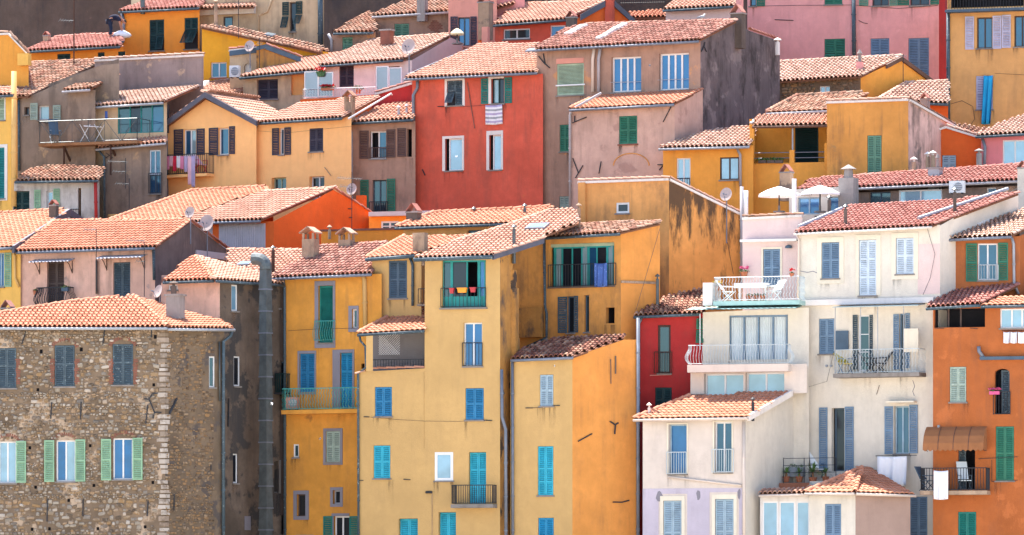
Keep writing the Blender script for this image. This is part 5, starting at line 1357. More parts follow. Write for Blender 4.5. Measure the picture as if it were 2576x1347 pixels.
# ================================================================== long attic house behind the white one
h = house('attic_house', 'long low attic house with red tile roof, strip windows and roof chimneys', 2400, 13)
fa = Wall(h, 2600, 12, -.45, [(2140, 486), (2600, 466)], 'tan_dark', depth=3)
ra = roof(h, fa, [(2005, 478), (2580, 452), (2590, 414), (2400, 428), (2160, 444), (2040, 452)], 15, mat='tile_red', gut='pvc_grey', cap=(2, 3), rough=1.6)
win(fa, 2187, 483, 2240, 512, 'slate_blue', cols=2, pane='pane_teal', sill=None); win(fa, 2261, 478, 2370, 512, cols=2, pane='pane_pale', r=.08, sill=None); win(fa, 2480, 472, 2506, 492, cols=1, pane='pane_blue', sill=None)
chim(h, ra, 2110, 2160, 448, 520, 'chimney_grey', 'cone', Y=11, dep=.8)
ac(2388, 456, 2428, 486, 11.6, 'white air conditioner under the eaves of the attic house')
for u, vt, vb in ((2299, 396, 432), (2334, 383, 412), (2347, 380, 412)): flue(h, ra, u, vt, vb, 11, 'chimney_old', capm='trim_white')
chim(h, ra, 2335, 2372, 426, 446, 'zinc_light', 'slab'); chim(h, ra, 2352, 2366, 420, 432, 'chimney_dark', 'pot')
chim(h, None, 1962, 1996, 436, 472, 'chimney_old', 'tent', Y=15); chim(h, None, 2560, 2590, 425, 500, 'cream', 'tent', Y=11)
mb = MB(); mb.tube([r13.hit(2560, 486) + Z * .2, f14a.pt(2395, 560)], .01, 4); mb.build('cable', 'iron', h.o)

# ================================================================== pink house, left
h = house('pink_house', 'pale pink house with two tin door canopies and orange tile roof, left, above stone house', 390, 14)
f15 = Wall(h, 390, 14, -.5, [(48, 634), (390, 624)], 'pink_pale'); s15 = Wall(h, 390, 14, 2., [(390, 624), (480, 560), (592, 645)], 'grey_side', front=f15)
r15 = roof(h, f15, [(43, 632), (391, 621), (481, 556), (137, 558)], 20, mat='tile_orange', gut='zinc', cap=(1, 2, 3))
caps(r15.o, s15.pt(482, 559, .08), s15.pt(592, 642, .08), 'tile_red', Z)
R = s15.rect(492, 634, 570, 650); mb = MB(); s15.box(mb, *R, 0, .06); mb.build('lead_flashing', 'corrugated', h.o)
shut(f15, 118, 659, 161, 768, 'brown_dark', r=.15, mids=(.5,), sill=None); shut(f15, 285, 660, 328, 746, 'slate', r=.1, mids=())
for u0, u1, v in ((71, 175, 660), (240, 357, 650)):
    mb = MB(); a0, a1 = f15.hit(u0, v, .5)[0], f15.hit(u1, v, .5)[0]; z = f15.hit((u0 + u1) / 2, v, .5)[1]; n = 24; vs = []
    for k in range(n + 1):
        x = a0 + (a1 - a0) * k / n; w_ = .025 if k % 2 else 0; vs += [f15.w(x, z + w_, .65), f15.w(x, z + .16 + w_, .02)]
    mb.add(vs, [(2 * k, 2 * k + 2, 2 * k + 3, 2 * k + 1) for k in range(n)]); mb.add([Vector(q) - Z * .02 for q in vs], [(2 * k, 2 * k + 1, 2 * k + 3, 2 * k + 2) for k in range(n)])
    o = mb.build('tin_canopy', 'corrugated', h.o); mb = MB()
    for x in (a0 + .3, a1 - .15): mb.tube([f15.w(x, z + .05, .55), f15.w(x, z - .1, .3), f15.w(x, z - .45, .03)], .02, 5); mb.tube([f15.w(x, z + .05, .03), f15.w(x, z - .5, .03)], .018, 5)
    mb.build('bracket', 'iron_rust', o)
o, bb = balcony(h, f15, 92, 170, 724, 770, 774, .5, 'iron', slab='iron', style='belly', sp=.12, r=.016)
potplant('balcony_flowerpot', 'trailing plant pot on right end of round iron balcony of pink house', f15.pt(165, 733, .55), .14, .16, 'slate_blue', .2, box=.3)
potplant('balcony_flowerpot', 'clay pot hung on left side of the round iron balcony of pink house', f15.pt(89, 742, .35), .11, .18, 'pot', .12)
pipe(h, f15, [(386, 624), (388, 705)], .07, 'slate', .06); pipe(h, f15, [(243, 655), (243, 740)], .05, 'chimney_dark', .1, 'stove_pipe')
aerial(242, 575, 705, 13.4, 'tall TV aerial mast on the pink house front, left of two', [(578, 12, 7, -18)]); aerial(363, 610, 718, 13.4, 'TV aerial mast at right end of pink house front', [(606, 22, 8, -22), (658, 10, 4, -10)])
dish(477, 534, 15, 16.2, 'satellite dish on the pink house gable, left of the gable pair', mast=612); dish(519, 561, 22, 17.5, 'larger satellite dish, right of the pair on the pink house gable', mast=650)
dish(397, 733, 17, 6.9, 'small satellite dish beside the grey chimney of stone house', yaw=-.8, mast=775)
h = house('yellow_left_house', 'yellow house with mint shutter and dark bargeboards cut by left edge', 48, 17)
f16 = Wall(h, 52, 17, -.5, [(-60, 627), (52, 620)], 'yellow_left')
r16 = roof(h, f16, [(-60, 626), (36, 620), (172, 531), (160, 529), (-60, 541)], 18, kind='flat', mat='tile_orange', gut='zinc', cap=(3,))
bargeboard(h, r16.hit(33, 622), r16.hit(174, 529), .34); bargeboard(h, r16.hit(174, 529), P(212, 556, r16.hit(174, 529).y + 1.2), .34)
win(f16, -12, 636, 10, 722, 'pale_blue', cols=2, pane='pane_bright', sr=(11, 636, 28, 722), sm='mint'); pipe(h, f16, [(25, 624), (37, 645), (38, 700), (48, 722)], .055, 'pipe_yellow')
chim(h, r16, 123, 147, 519, 549, 'chimney_dark', 'tent', dep=.8); chim(h, f1 and r15, 2, 36, 778, 795, 'chimney_dark', 'tent', Y=9, dep=.8)

# ================================================================== vermilion gable house
h = house('vermilion_house', 'vermilion gabled house with grey corrugated shutters below the peach house', 689, 22)
f17 = Wall(h, 689, 22, -.5, [(430, 566), (689, 557)], 'vermilion'); s17 = Wall(h, 689, 22, .8, [(689, 557), (839, 478), (905, 516), (945, 545)], 'vermilion', front=f17)
r17 = roof(h, f17, [(440, 560), (657, 553), (838, 475), (664, 484)], 18, mat='tile_pink', gut='zinc', cap=(1, 2))
caps(r17.o, s17.pt(840, 476, .05), s17.pt(938, 541, .05), 'tile_red', Z)
for u0, u1 in ((470, 535), (552, 602), (603, 645), (646, 668)): R = f17.rect(u0, 563, u1, 640); mb = MB(); n = max(6, int((R[1] - R[0]) / .09)); [f17.box(mb, R[0] + (R[1] - R[0]) * k / n, R[0] + (R[1] - R[0]) * (k + .55) / n, R[2], R[3], .01, .045) for k in range(n)]; f17.box(mb, *R, -.01, .02); mb.build('corrugated_shutter', 'corrugated', h.o)
anchor(h, s17, (876, 526, 886, 526), (878, 548, 886, 548), r=.02)
f17b = Wall(h, 470, 24.5, -.5, [(270, 566), (470, 556)], 'ochre', depth=3)
roof(h, f17b, [(272, 556), (452, 551), (600, 500), (668, 482), (668, 471), (483, 481)], 15, kind='flat', mat='tile_orange', gut=None, cap=(5, 4))
for u, lab in ((1,), ) if 0 else (): pass
aerial(885, 433, 552, 23, 'TV aerial mast with many-rod antenna in front of vermilion gable', [(449, 30, 12, -6), (470, 16, 8, -14)])
dish(884, 476, 16, 26, 'satellite dish behind the aerial at vermilion gable ridge', mast=520)
chim(h, None, 896, 922, 492, 530, 'vermilion', None, Y=27)
h = house('orange_parapet_house', 'low flat-roofed orange house with plain parapet below the vermilion gable', 1016, 17)
fw = Wall(h, 1025, 17, -.35, [(808, 582), (1025, 576)], 'orange_top', depth=4); fw.rise = 0
mb = MB(); p, q = fw.pt(806, 580), fw.pt(1026, 574); fw.box(mb, fw.hit(806, 580)[0], fw.hit(1026, 576)[0], fw.hit(900, 581)[1], fw.hit(900, 577)[1] + .02, -.25, .06); mb.build('parapet_cap', 'brick_red', h.o)
flue(h, None, 829, 567, 580, 8, 'chimney_old', Y=18)
h = house('corner_orange_house', 'small orange house with white eaves and white window beside vermilion gable', 1040, 23)
fo = Wall(h, 1045, 23, -.3, [(928, 540), (1045, 536)], 'orange_top', depth=3)
mb = MB(); R = fo.rect(928, 532, 1090, 543, .3); fo.box(mb, R[0], R[1], R[2], R[3], -.05, .35); mb.build('eaves_board', 'corrugated', h.o)
win(fo, 959, 557, 1003, 582, cols=2, rows=2, pane='pane_dark', r=.06, fw=.08)

# ================================================================== peach house
h = house('peach_house', 'peach house with dark open shutters, front gable and laundry balcony', 645, 33)
f18 = Wall(h, 884, 31, -.6, [(645, 308), (884, 294)], 'peach')
f18g = Wall(h, 645, 33.4, -.6, [(413, 326), (516, 250), (645, 316)], 'peach', depth=4); f18g.rise = 0
r18 = roof(h, f18, [(647, 308), (862, 295), (950, 246), (757, 261)], 20, mat='tile_pink', gut='slate', ov=.4)
f18g.rise = 0
# front gable: two slopes
apx = f18g.pt(516, 236, .45); eL = f18g.pt(406, 317, .45); eR = f18g.pt(646, 307, .45); back = -f18g.n * 4.2 + Vector((0, 0, 0))
def slope(p, q, mat, bk):
    """tiled slope from ridge start p (front) down to eave corner q, running back by bk"""
    x = (q - p); Ls = x.length; xd = x.normalized(); bd = bk.normalized(); Lb = bk.length; nn = xd.cross(bd); nn = nn if nn.z > 0 else -nn
    mb = MB(); pts = [p, q, q + bk, p + bk]; mb.add([v - nn * .015 for v in pts] + [v - Z * .1 for v in pts], [(0, 1, 2, 3), (7, 6, 5, 4)] + [(i, 4 + i, 4 + (i + 1) % 4, (i + 1) % 4) for i in range(4)])
    ro = mb.build('roof', 'deck', h.o); W_, EX, V, FS = TILES['canal']; nc = int(Lb / W_); nr = int(Ls / EX) + 1
    a = bd if bd.cross(-xd).dot(nn) > 0 else -bd; B = Matrix((a, -xd, nn)).transposed().to_4x4()
    for r_ in range(nr):
        for c_ in range(nc):
            d = Ls - r_ * EX
            if d < .1: continue
            mw = B.copy(); mw.translation = p + xd * d + bd * (c_ + .5) * W_; mw = mw @ Matrix.Rotation(random.gauss(0, .015), 4, 'Z')
            put('tile', tile_mesh('canal', mat), ro, mw=mw)
    return ro
ro = slope(apx, eR, 'tile_pink', -f18g.n * 4.6); slope(apx, eL, 'tile_pink', -f18g.n * 4.6); caps(ro, apx, apx - f18g.n * 4.6, 'tile_pink', Z)
bargeboard(h, eL, apx, .26); bargeboard(h, apx, eR, .26)
win(f18g, 461, 326, 493, 392, cols=2, pane=['pane_blue', 'pane_curtain'], r=.2, sl=(437, 326, 460, 392), sr=(494, 324, 514, 390), sm='purple_dark', sill=None)
win(f18g, 549, 322, 575, 390, cols=1, pane='pane_blue', r=.2, sl=(525, 322, 548, 391), sr=(576, 318, 590, 388), sm='purple_dark')
o, bb = balcony(h, f18g, 408, 520, 389, 439, 446, .6, 'iron', slab='peach')
win(f18, 702, 323, 714, 390, cols=1, pane='pane_blue', r=.18, sl=(684, 323, 701, 391), sr=(715, 321, 731, 390), sm='purple_dark'); shut(f18, 778, 323, 813, 382, 'purple_dark')
win(f18, 683, 447, 720, 500, 'sage', cols=2, pane='pane_teal', r=.3); win(f18, 778, 444, 816, 500, 'ice_blue', cols=2, pane='pane_dark', r=.3)
pipe(h, f18, [(645, 312), (641, 332), (612, 370), (611, 500)], .07, 'zinc', .12)
pipe(h, f18g, [(417, 322), (419, 345), (421, 500)], .06, 'zinc', .05)
line(h, f18, [(650, 330), (720, 335), (884, 318)], .005)
anchor(h, f18, (816, 421, 832, 442), r=.02, mat='chimney_old')
chim(h, r18, 866, 893, 257, 282, 'chimney_old', 'house', dep=.8)
lau = [('cloth_rose', 'pale pink shirt'), ('cloth_lilac', 'lilac vest'), ('cloth_pink', 'pink blouse'), ('cloth_rose', 'rose top'), ('cloth_red', 'red shirt'), ('cloth_white', 'white shirt'), ('cloth_pink', 'dark pink top'), ('cloth_lilac', 'lilac leggings'), ('cloth_rose', 'pale scarf'), ('cloth_lilac', 'long lilac towel')]
for i, (m_, nm) in enumerate(lau):
    u = 398 + i * 9.3; ln = [28, 30, 34, 26, 38, 30, 33, 40, 72, 78][i]
    cloth('laundry_item', '%s, number %s from left on the peach house balcony line' % (nm, ['one', 'two', 'three', 'four', 'five', 'six', 'seven', 'eight', 'nine', 'ten'][i]), 'laundry', f18g, u, 392, u + 8.6, 392 + ln, .72, m_, 'laundry on the peach balcony', wav=.02)
chair('balcony_chair', 'red and white chair at right end of laundry balcony on the peach house', f18g.w(f18g.hit(505, 438, .3)[0], bb[2] + .02, .3), .5, 'cloth_red', 'cloth_rose')
# ================================================================== tan wing under the big pink roof
h = house('tan_house', 'tan-plastered house under broad pink roof, left of the peach house', 415, 34)
f19 = Wall(h, 420, 34.2, -.4, [(263, 377), (420, 366)], 'tan')
r19 = roof(h, f19, [(243, 373), (418, 358), (412, 318), (520, 240), (620, 235), (640, 200), (515, 207)], 18, mat='tile_pink', gut='zinc_light', cap=(5,))
win(f19, 376, 378, 404, 440, 'ice_blue', cols=2, pane='pane_blue', r=.1, sill=None); win(f19, 376, 440, 405, 488, 'slate_blue', cols=2, pane='pane_blue', r=.1); guard(h, f19, 374, 407, 436, 486, 'iron', d=.12)
pipe(h, f19, [(245, 376), (262, 395), (263, 560)], .06, 'slate'); anchor(h, f19, (266, 385, 284, 398), (266, 398, 284, 385), r=.02)
aerial(325, 449, 535, 32.5, 'thin TV aerial in front of tan wall below peach house', [(463, 16, 6, -18)]); aerial(316, 398, 449, 32.8, 'horizontal many-rod TV aerial on tan wall', [(407, 24, 9, -20), (432, 16, 5, -16)])
skylight(h, r19, 314, 315, 338, 327); strip(h, r19, [(455, 268), (520, 212)], .2)
# ================================================================== lime-washed cottage below
h = house('limewashed_cottage', 'lime-washed cottage with pale green shutters and ragged tile eaves at left', 245, 31)
f = Wall(h, 250, 31, -.2, [(32, 460), (250, 456)], 'lime_shaded_dirty', depth=3)
roof(h, f, [(38, 455), (248, 452), (262, 424), (120, 418), (70, 430)], 14, mat='tile_old', gut='slate', rough=2)
win(f, 117, 481, 133, 533, cols=1, pane='pane_pale', sl=(86, 478, 102, 534), sr=(134, 475, 150, 527), sm='mint'); win(f, 196, 474, 204, 545, 'wood', cols=1, pane='pane_dark', r=.3); shut(f, 33, 481, 74, 545, 'green_dark', r=.2)
guard(h, f, 178, 198, 527, 548, 'iron', d=.1); pipe(h, f, [(240, 458), (242, 560)], .08, 'crimson', .15)
# ================================================================== mauve terrace house
h = house('terrace_deck_house', 'mauve house with steel-railed deck and pale shutters at upper left', 150, 37)
f20 = Wall(h, 300, 36.5, -.4, [(44, 252), (68, 245), (160, 205), (252, 165), (300, 160)], 'tan', depth=3)
r20 = roof(h, f20, [(-40, 240), (70, 243), (249, 160), (240, 153), (75, 160), (-40, 215)], 16, mat='tile_old', gut=None, cap=(1, 3), rough=1.6)
f20.depth = 2
win(f20, 96, 266, 123, 302, cols=1, pane='pane_curtain', sl=(76, 260, 94, 302), sr=(133, 265, 152, 305), sm='grey_green'); win(f20, 61, 270, 73, 290, 'brown_dark', cols=1, pane='pane_dark')
pipe(h, f20, [(47, 252), (48, 430)], .06, 'slate')
fs_ = Wall(h, 240, 35.8, -.4, [(170, 230), (240, 226)], 'tan', depth=2); roof(h, fs_, [(158, 228), (228, 223), (296, 190), (262, 186)], 15, mat='tile_old', gut='pvc_grey', cap=(1,), rough=1.5)
fc = Wall(h, 420, 35, -.4, [(198, 276), (290, 268), (420, 258)], 'beige', depth=2.5)
roof(h, fc, [(192, 270), (412, 256), (500, 218), (300, 232)], 13, mat='tile_cream', gut='zinc_light', rough=1.8, cap=(1,))
win(fc, 202, 288, 230, 335, 'iron_rust', cols=4, pane='pane_dark'); win(fc, 296, 264, 412, 335, 'teal', cols=4, pane=['pane_teal', 'pane_dark', 'pane_teal', 'pane_blue'], r=.1, sill=None, fw=.05)
shut(fc, 183, 260, 199, 345, 'teal', 1, r=.1)
o, bb = balcony(h, fc, 100, 345, 302, 358, 365, 1.4, 'galv', slab='wood', sp=.8, r=.012)
mb = MB(); a0, a1, z0, z1 = bb
for i in range(6):
    x0 = a0 + (a1 - a0) * i / 6; x1 = a0 + (a1 - a0) * (i + 1) / 6; mb.tube([fc.w(x0, z0 if i % 2 else z1, 1.4), fc.w(x1, z1 if i % 2 else z0, 1.4)], .015, 5)
mb.build('brace', 'galv', o); mb = MB()
for x in (a0 + 1.2, a1 - 1.5): mb.tube([fc.w(x, z0 - .15, 1.2), fc.w(x, z0 - 1.3, .0)], .06, 6); mb.tube([fc.w(x, z0 - .1, 1.2), fc.w(x, z0 - 1.6, 1.2)], .05, 6); mb.build('strut', 'iron_rust', o); mb = MB()
def T4(u, d): return fc.w(fc.hit(u, 358, d)[0], bb[2] + .02, d)
chair('deck_chair', 'dark folded chair at the left end of the steel-railed deck', T4(139, .8), .3, 'slate_blue', back=.8)
t = thing('drying_rack', 'white folding drying rack on steel-railed deck', 'drying rack', T4(232, .7)); p = T4(232, .7); mb = MB()
for k in range(6): mb.tube([p + Vector((-.4, -.25 + k * .1, .8 + .03 * (k % 2))), p + Vector((.45, -.25 + k * .1, .76))], .008, 4)
mb.build('rails', 'plastic_white', t)
for sx in (-.35, .35):
    for sg in (-1, 1): mb = MB(); mb.tube([p + Vector((sx - .25 * sg, 0, 0)), p + Vector((sx + .25 * sg, 0, .9))], .014, 5); mb.build('leg', 'plastic_white', t)
cloth('hanging_cloth', 'small blue cloth hanging under the cream roof above the deck', 'cloth', fc, 264, 279, 270, 300, .3, 'cloth_navy')
potplant('chimney_pot_planter', 'square terracotta planter on the pink roof edge by the deck', r19.hit(326, 318) + Z * .1, .2, .3, 'pot', .1, nl=6)
# ================================================================== far-left yellow house
h = house('yellow_edge_house', 'yellow house with cream downpipe cut by left edge, beside mauve house', 20, 32)
f = Wall(h, 42, 32, -.4, [(-60, 244), (42, 238)], 'yellow_left'); roof(h, f, [(-60, 243), (34, 237), (42, 225), (-60, 215)], 18, mat='tile_pink', gut='slate')
shut(f, -18, 248, 12, 303, 'sage', sur=('trim_white', .05)); shut(f, -18, 372, 12, 500, 'teal', sur=('trim_white', (.1, .15, .15, .1))); pipe(h, f, [(35, 180), (35, 520)], .13, 'pipe_yellow', .1)
h = house('gable_left_house', 'mustard-yellow gabled house end at far upper left', 40, 40)
f = Wall(h, 72, 40, -.4, [(-60, 90), (22, 84), (66, 130), (72, 136)], 'gold_mid', depth=4); f.rise = 0
coping(h, f.pt(-60, 88), f.pt(22, 83), 'tile_old'); coping(h, f.pt(22, 83), f.pt(70, 133), 'tile_old')
mb = MB(); R = f.rect(45, 135, 72, 165, .3); f.box(mb, *R, 0, .35); mb.build('flue_box', 'yellow_left', h.o)

# ================================================================== brown-shuttered mauve house
h = house('brown_shutter_house', 'narrow mauve house with brown shutters between peach and red houses', 1037, 31)
f29 = Wall(h, 1045, 31, -.3, [(878, 313), (1045, 304)], 'mauve_upper')
r29 = roof(h, f29, [(876, 308), (1040, 299), (1040, 258), (962, 266)], 17, mat='tile_pink', gut='slate'); flue(h, r29, 1003, 266, 293, 7, 'pvc_grey'); flue(h, r29, 1023, 262, 288, 7, 'pvc_grey')
win(f29, 930, 330, 971, 400, cols=2, pane=[None, 'pane_blue'], r=.25, sl=(904, 329, 927, 400), sr=(972, 326, 994, 397), sm='brown_shutter'); guard(h, f29, 930, 972, 372, 398, 'brown_shutter', d=.08, sp=.08)
leaf(f29, *f29.rect(1000, 323, 1022, 395), .02, 'brown_shutter'); dark(f29, 1024, 325, 1036, 395)
win(f29, 937, 453, 972, 535, 'slate', cols=2, pane='pane_teal', r=.2, sl=(906, 453, 927, 532), sr=(973, 450, 994, 532), sm='green'); guard(h, f29, 930, 975, 508, 532, 'iron', d=.2)
pipe(h, f29, [(874, 311), (883, 335), (884, 500)], .08, 'pvc_grey')

# ================================================================== red house
h = house('red_house', 'tall brick-red rendered house with white window surrounds in upper middle', 1366, 27)
f30 = Wall(h, 1366, 28.6, -.5, [(1037, 202), (1366, 186)], 'red')
r30 = roof(h, f30, [(1018, 197), (1353, 181), (1353, 112), (1260, 113), (1202, 116)], 19, mat='tile_pink', gut='zinc', cap=()); bargeboard(h, r30.hit(1024, 190), r30.hit(1202, 116), .16)
SW = ('trim_white', (.12, .12, .14, .04))
shut(f30, 1125, 203, 1164, 266, 'slate', sur=SW, tilt=[(.55, .6), None])
win(f30, 1236, 198, 1268, 261, 'green_dark', cols=2, pane=['pane_curtain', 'pane_dark'], r=.2, sur=('trim_white', (.15, .0, .12, .0)), sl=(1210, 198, 1228, 262), sr=(1269, 195, 1287, 260), sm='green_teal')
win(f30, 1120, 349, 1163, 430, cols=1, pane='pane_pale', sur=('trim_white', (.14, .1, .12, .0)), r=.14, ends=(1128, 1163)); win(f30, 1231, 340, 1261, 428, cols=1, pane='pane_pale', sur=('trim_white', (.14, .1, .2, .0)), r=.16, ends=(1238, 1261))
pipe(h, f30, [(1050, 200), (1050, 222), (1040, 240), (1041, 540)], .075, 'zinc', .1)
anchor(h, f30, crop(1, 0, 1370, 807, 1420, 808), r=.016); line(h, f30, [(1100, 268), (1180, 268), (1222, 265)], .007); anchor(h, f30, crop(1, 0, 1595, 625, 1650, 970), r=.018, mat='chimney_dark', name='crack_stitch'); anchor(h, f30, crop(1, 0, 1255, 1280, 1275, 1325), r=.03)
cloth('striped_blanket', 'grey and lilac striped blanket hanging below red house window', 'blanket', f30, 1221, 264, 1263, 313, .12, None, mats=['cloth_lilac', 'cloth_white', 'grey_paint', 'cloth_white'])
skylight(h, r30, 1326, 124, 1352, 142)

# ================================================================== grey-mauve house
h = house('mauve_house', 'large grey-mauve house with four-pane white windows and dark stained gable', 1762, 25.2)
f31 = Wall(h, 1762, 25.2, -.5, [(1350, 126), (1762, 106)], 'mauve_upper', depth=5)
s31 = Wall(h, 1762, 25.2, 2., [(1762, 104), (1851, 54), (1885, 78), (1962, 104)], 'grey_gable', front=f31)
r31 = roof(h, f31, [(1343, 124), (1759, 101), (1852, 53), (1478, 63), (1420, 75)], 18, mat='tile_rose', gut='zinc', cap=(1, 2))
caps(r31.o, s31.pt(1886, 76), s31.pt(1962, 102), 'tile_red', Z)
strip(h, r31, [(1505, 104), (1572, 66)], .2); strip(h, r31, [(1428, 92), (1470, 70)], .25)
R = shut(f31, 1401, 160, 1469, 240, 'sage', 1, r=.06, mids=(), pitch=.06); mb = MB(); q = f31.rect(1400, 147, 1469, 160); f31.box(mb, q[0], q[1], R[3], q[3], -.02, .03); mb.build('roller_box', 'trim_pink', h.o); sillp(f31, f31.rect(1401, 210, 1469, 213), 'white_paint', d=.03)
win(f31, 1538, 143, 1613, 232, cols=4, pane='pane_bright', r=.22, fw=.08); win(f31, 1658, 134, 1733, 227, cols=4, pane='pane_bright', r=.22, fw=.08)
anchor(h, f31, (1536, 208, 1614, 206), (1654, 202, 1734, 199), r=.014, mat='zinc_light', name='window_bar')
for u, m_ in ((1491, 'pvc'), (1506, 'pvc_grey')): pipe(h, f31, [(u + 4, 122), (u, 150), (u, 232)], .075, m_, .1)
anchor(h, f31, crop(2, 0, 235, 405, 250, 485), crop(2, 0, 250, 485, 285, 515), crop(2, 0, 250, 485, 200, 425), r=.03)
anchor(h, s31, crop(2, 0, 1455, 320, 1450, 350), crop(2, 0, 1450, 350, 1430, 390), crop(2, 0, 1450, 350, 1468, 390), r=.03)
shut(f31, 1408, 314, 1435, 382, 'green'); shut(f31, 1407, 494, 1432, 545, 'grey_green')
chim(h, None, 1838, 1876, 36, 90, 'chimney_dark', 'tent', Y=28.7); flue(h, None, 1956, 96, 118, 12, 'trim_white', Y=32)
fl = Wall(h, 1697, 22.4, -.5, [(1432, 276), (1697, 263)], 'mauve'); sl_ = Wall(h, 1697, 22.4, 2., [(1697, 263), (1768, 226)], 'mauve', front=fl)
roof(h, fl, [(1434, 274), (1697, 260), (1766, 226), (1506, 240)], 15, kind='flat', mat='tile_orange', gut='zinc', cap=(1, 3), ov=.25, rough=1.5); fl.depth = 2.6
shut(fl, 1557, 292, 1603, 363, 'green', sill='brick_red'); pipe(h, fl, [(1512, 235), (1440, 275), (1434, 290), (1434, 540)], .06, 'pvc_grey', .1)
for seg in ([(455, 930, 563, 885), (472, 875, 472, 925)], [(1200, 805, 1140, 922)], [(458, 1195, 500, 1305), (535, 1250, 478, 1345)], [(672, 1220, 655, 1312)], [(1098, 1245, 1142, 1245), (1142, 1245, 1112, 1285)]): anchor(h, fl, *[crop(2, 0, *s) for s in seg], r=.026)
mb = MB()
pts = [fl.pt(1588 + 45 * math.cos(math.radians(a)), 417 - 31 * math.sin(math.radians(a)), .012) for a in range(0, 181, 12)]; mb.tube(pts, .03, 5); mb.build('blocked_arch', 'ochre_h8', h.o)

# ================================================================== gold house with covered terrace
h = house('gold_house', 'golden-yellow house with covered terrace and iron railing, right of mauve house', 1895, 24)
f32 = Wall(h, 1895, 20, -.3, [(1668, 374), (1895, 366)], 'gold_mid')
roof(h, f32, [(1658, 372), (1886, 366), (1904, 322), (1850, 322), (1770, 333)], 16, mat='tile_cream', gut='zinc_light', rough=1.4)
win(f32, 1702, 398, 1737, 470, cols=2, pane='pane_pale', r=.12); guard(h, f32, 1704, 1735, 449, 470, 'iron', d=.1); win(f32, 1811, 396, 1859, 453, 'brown_dark', cols=2, pane='pane_pale', r=.12); pipe(h, f32, [(1852, 370), (1862, 390), (1863, 470)], .06, 'pvc_grey')
ft = Wall(h, 2085, 22.5, -.2, [(1885, 300), (2085, 292)], 'gold_mid', depth=2); ft.rise = 0
R = shut(ft, 2000, 318, 2059, 412, 'green_dark', 1, r=.05, mids=(), sill=None)
fb = Wall(h, 2085, 20, -.2, [(1887, 412), (2085, 408)], 'gold_mid', depth=2.4, name='terrace_front'); fb.rise = 0
R = fb.rect(1895, 384, 2080, 409, -.05); mb = MB(); 
for z in (R[3], R[2] + (R[3] - R[2]) * .45): mb.tube([fb.w(R[0], z, -.05), fb.w(R[1], z, -.05)], .02, 5)
mb.build('terrace_railing', 'zinc', h.o)
for u0, u1, vt in ((1886, 1897, 318), (1986, 1998, 378), (2074, 2086, 360)): R = fb.rect(u0, vt, u1, 411); mb = MB(); fb.box(mb, R[0], R[1], R[2], R[3], -.25, .01); mb.build('pillar', 'gold_mid', h.o)
mb = MB(); mb.tube([fb.pt(1994, 378, -.1), fb.pt(1994, 312, -.1)], .04, 6); mb.build('roof_post', 'zinc_light', h.o)
roof(h, fb, [(1893, 316), (2081, 313), (2082, 290), (1905, 293)], 14, mat='tile_pink', gut='fascia_brown', ov=.1); fb.depth = 2.4; fb.rise = 0
ft2 = Wall(h, 2085, 23, -.2, [(1925, 285), (2085, 278)], 'pink_light', depth=2); roof(h, ft2, [(1928, 283), (2090, 276), (2182, 238), (2170, 234), (2005, 242)], 15, kind='flat', mat='tile_old', gut='pvc_grey', cap=(4, 3, 1))
for i, (u, k) in enumerate(((1918, 'left'), (1940, 'middle'), (1960, 'right'))): potplant('trailing_planter', 'dark trailing planter on golden house terrace edge, %s of three' % k, fb.pt(u, 411, .05), .09, .14, 'chimney_dark', .2, box=.35, nl=50, group='terrace edge planters')
h = house('ochre_block', 'plain ochre block house with one tall green shutter and streaked pink side', 2285, 23)
f33 = Wall(h, 2285, 19.3, -.15, [(2080, 256), (2285, 250)], 'ochre_streaked', depth=6); s33 = Wall(h, 2285, 19.3, 1.8, [(2285, 250), (2345, 280), (2405, 318)], 'pink_streaked', front=f33); f33.rise = -.1
coping(h, f33.pt(2079, 256), f33.pt(2285, 249)); coping(h, s33.pt(2286, 250), s33.pt(2405, 318), 'tile_old'); shut(f33, 2182, 341, 2218, 450, 'green_grey', mids=(.5,))
chim(h, None, 2316, 2340, 252, 285, 'chimney_grey', 'tent', Y=24.5)
h = house('small_vermilion_house', 'small vermilion gabled house with one pale shutter, upper right', 2470, 25)
f = Wall(h, 2472, 22, -.2, [(2285, 345), (2308, 342), (2380, 318), (2472, 348)], 'vermilion', depth=4); f.rise = 0
coping(h, f.pt(2308, 341, .05), f.pt(2380, 318, .05)); coping(h, f.pt(2380, 318, .05), f.pt(2472, 346, .05), 'tile_cream'); shut(f, 2370, 391, 2405, 430, 'pale_blue'); anchor(h, f, (2364, 345, 2360, 372), r=.02)
fz = Wall(h, 2500, 25, -.2, [(2390, 330), (2500, 335)], 'ochre', depth=1); roof(h, fz, [(2385, 320), (2480, 345), (2500, 330), (2400, 312)], 14, mat='tile_old', gut=None, ov=2.)
h = house('rose_house', 'rose-pink house with white window cut by right edge', 2560, 24)
f = Wall(h, 2640, 20, -.3, [(2468, 348), (2640, 338)], 'rose'); rr = roof(h, f, [(2455, 341), (2640, 331), (2640, 280), (2576, 291), (2515, 311)], 15, mat='tile_cream', gut='slate', cap=())
win(f, 2522, 352, 2640, 414, cols=4, pane='pane_pale', r=.12); pipe(h, f, [(2472, 350), (2478, 370), (2476, 430)], .07, 'zinc'); flue(h, None, 2463, 375, 420, 14, 'chimney_grey', Y=20.2)

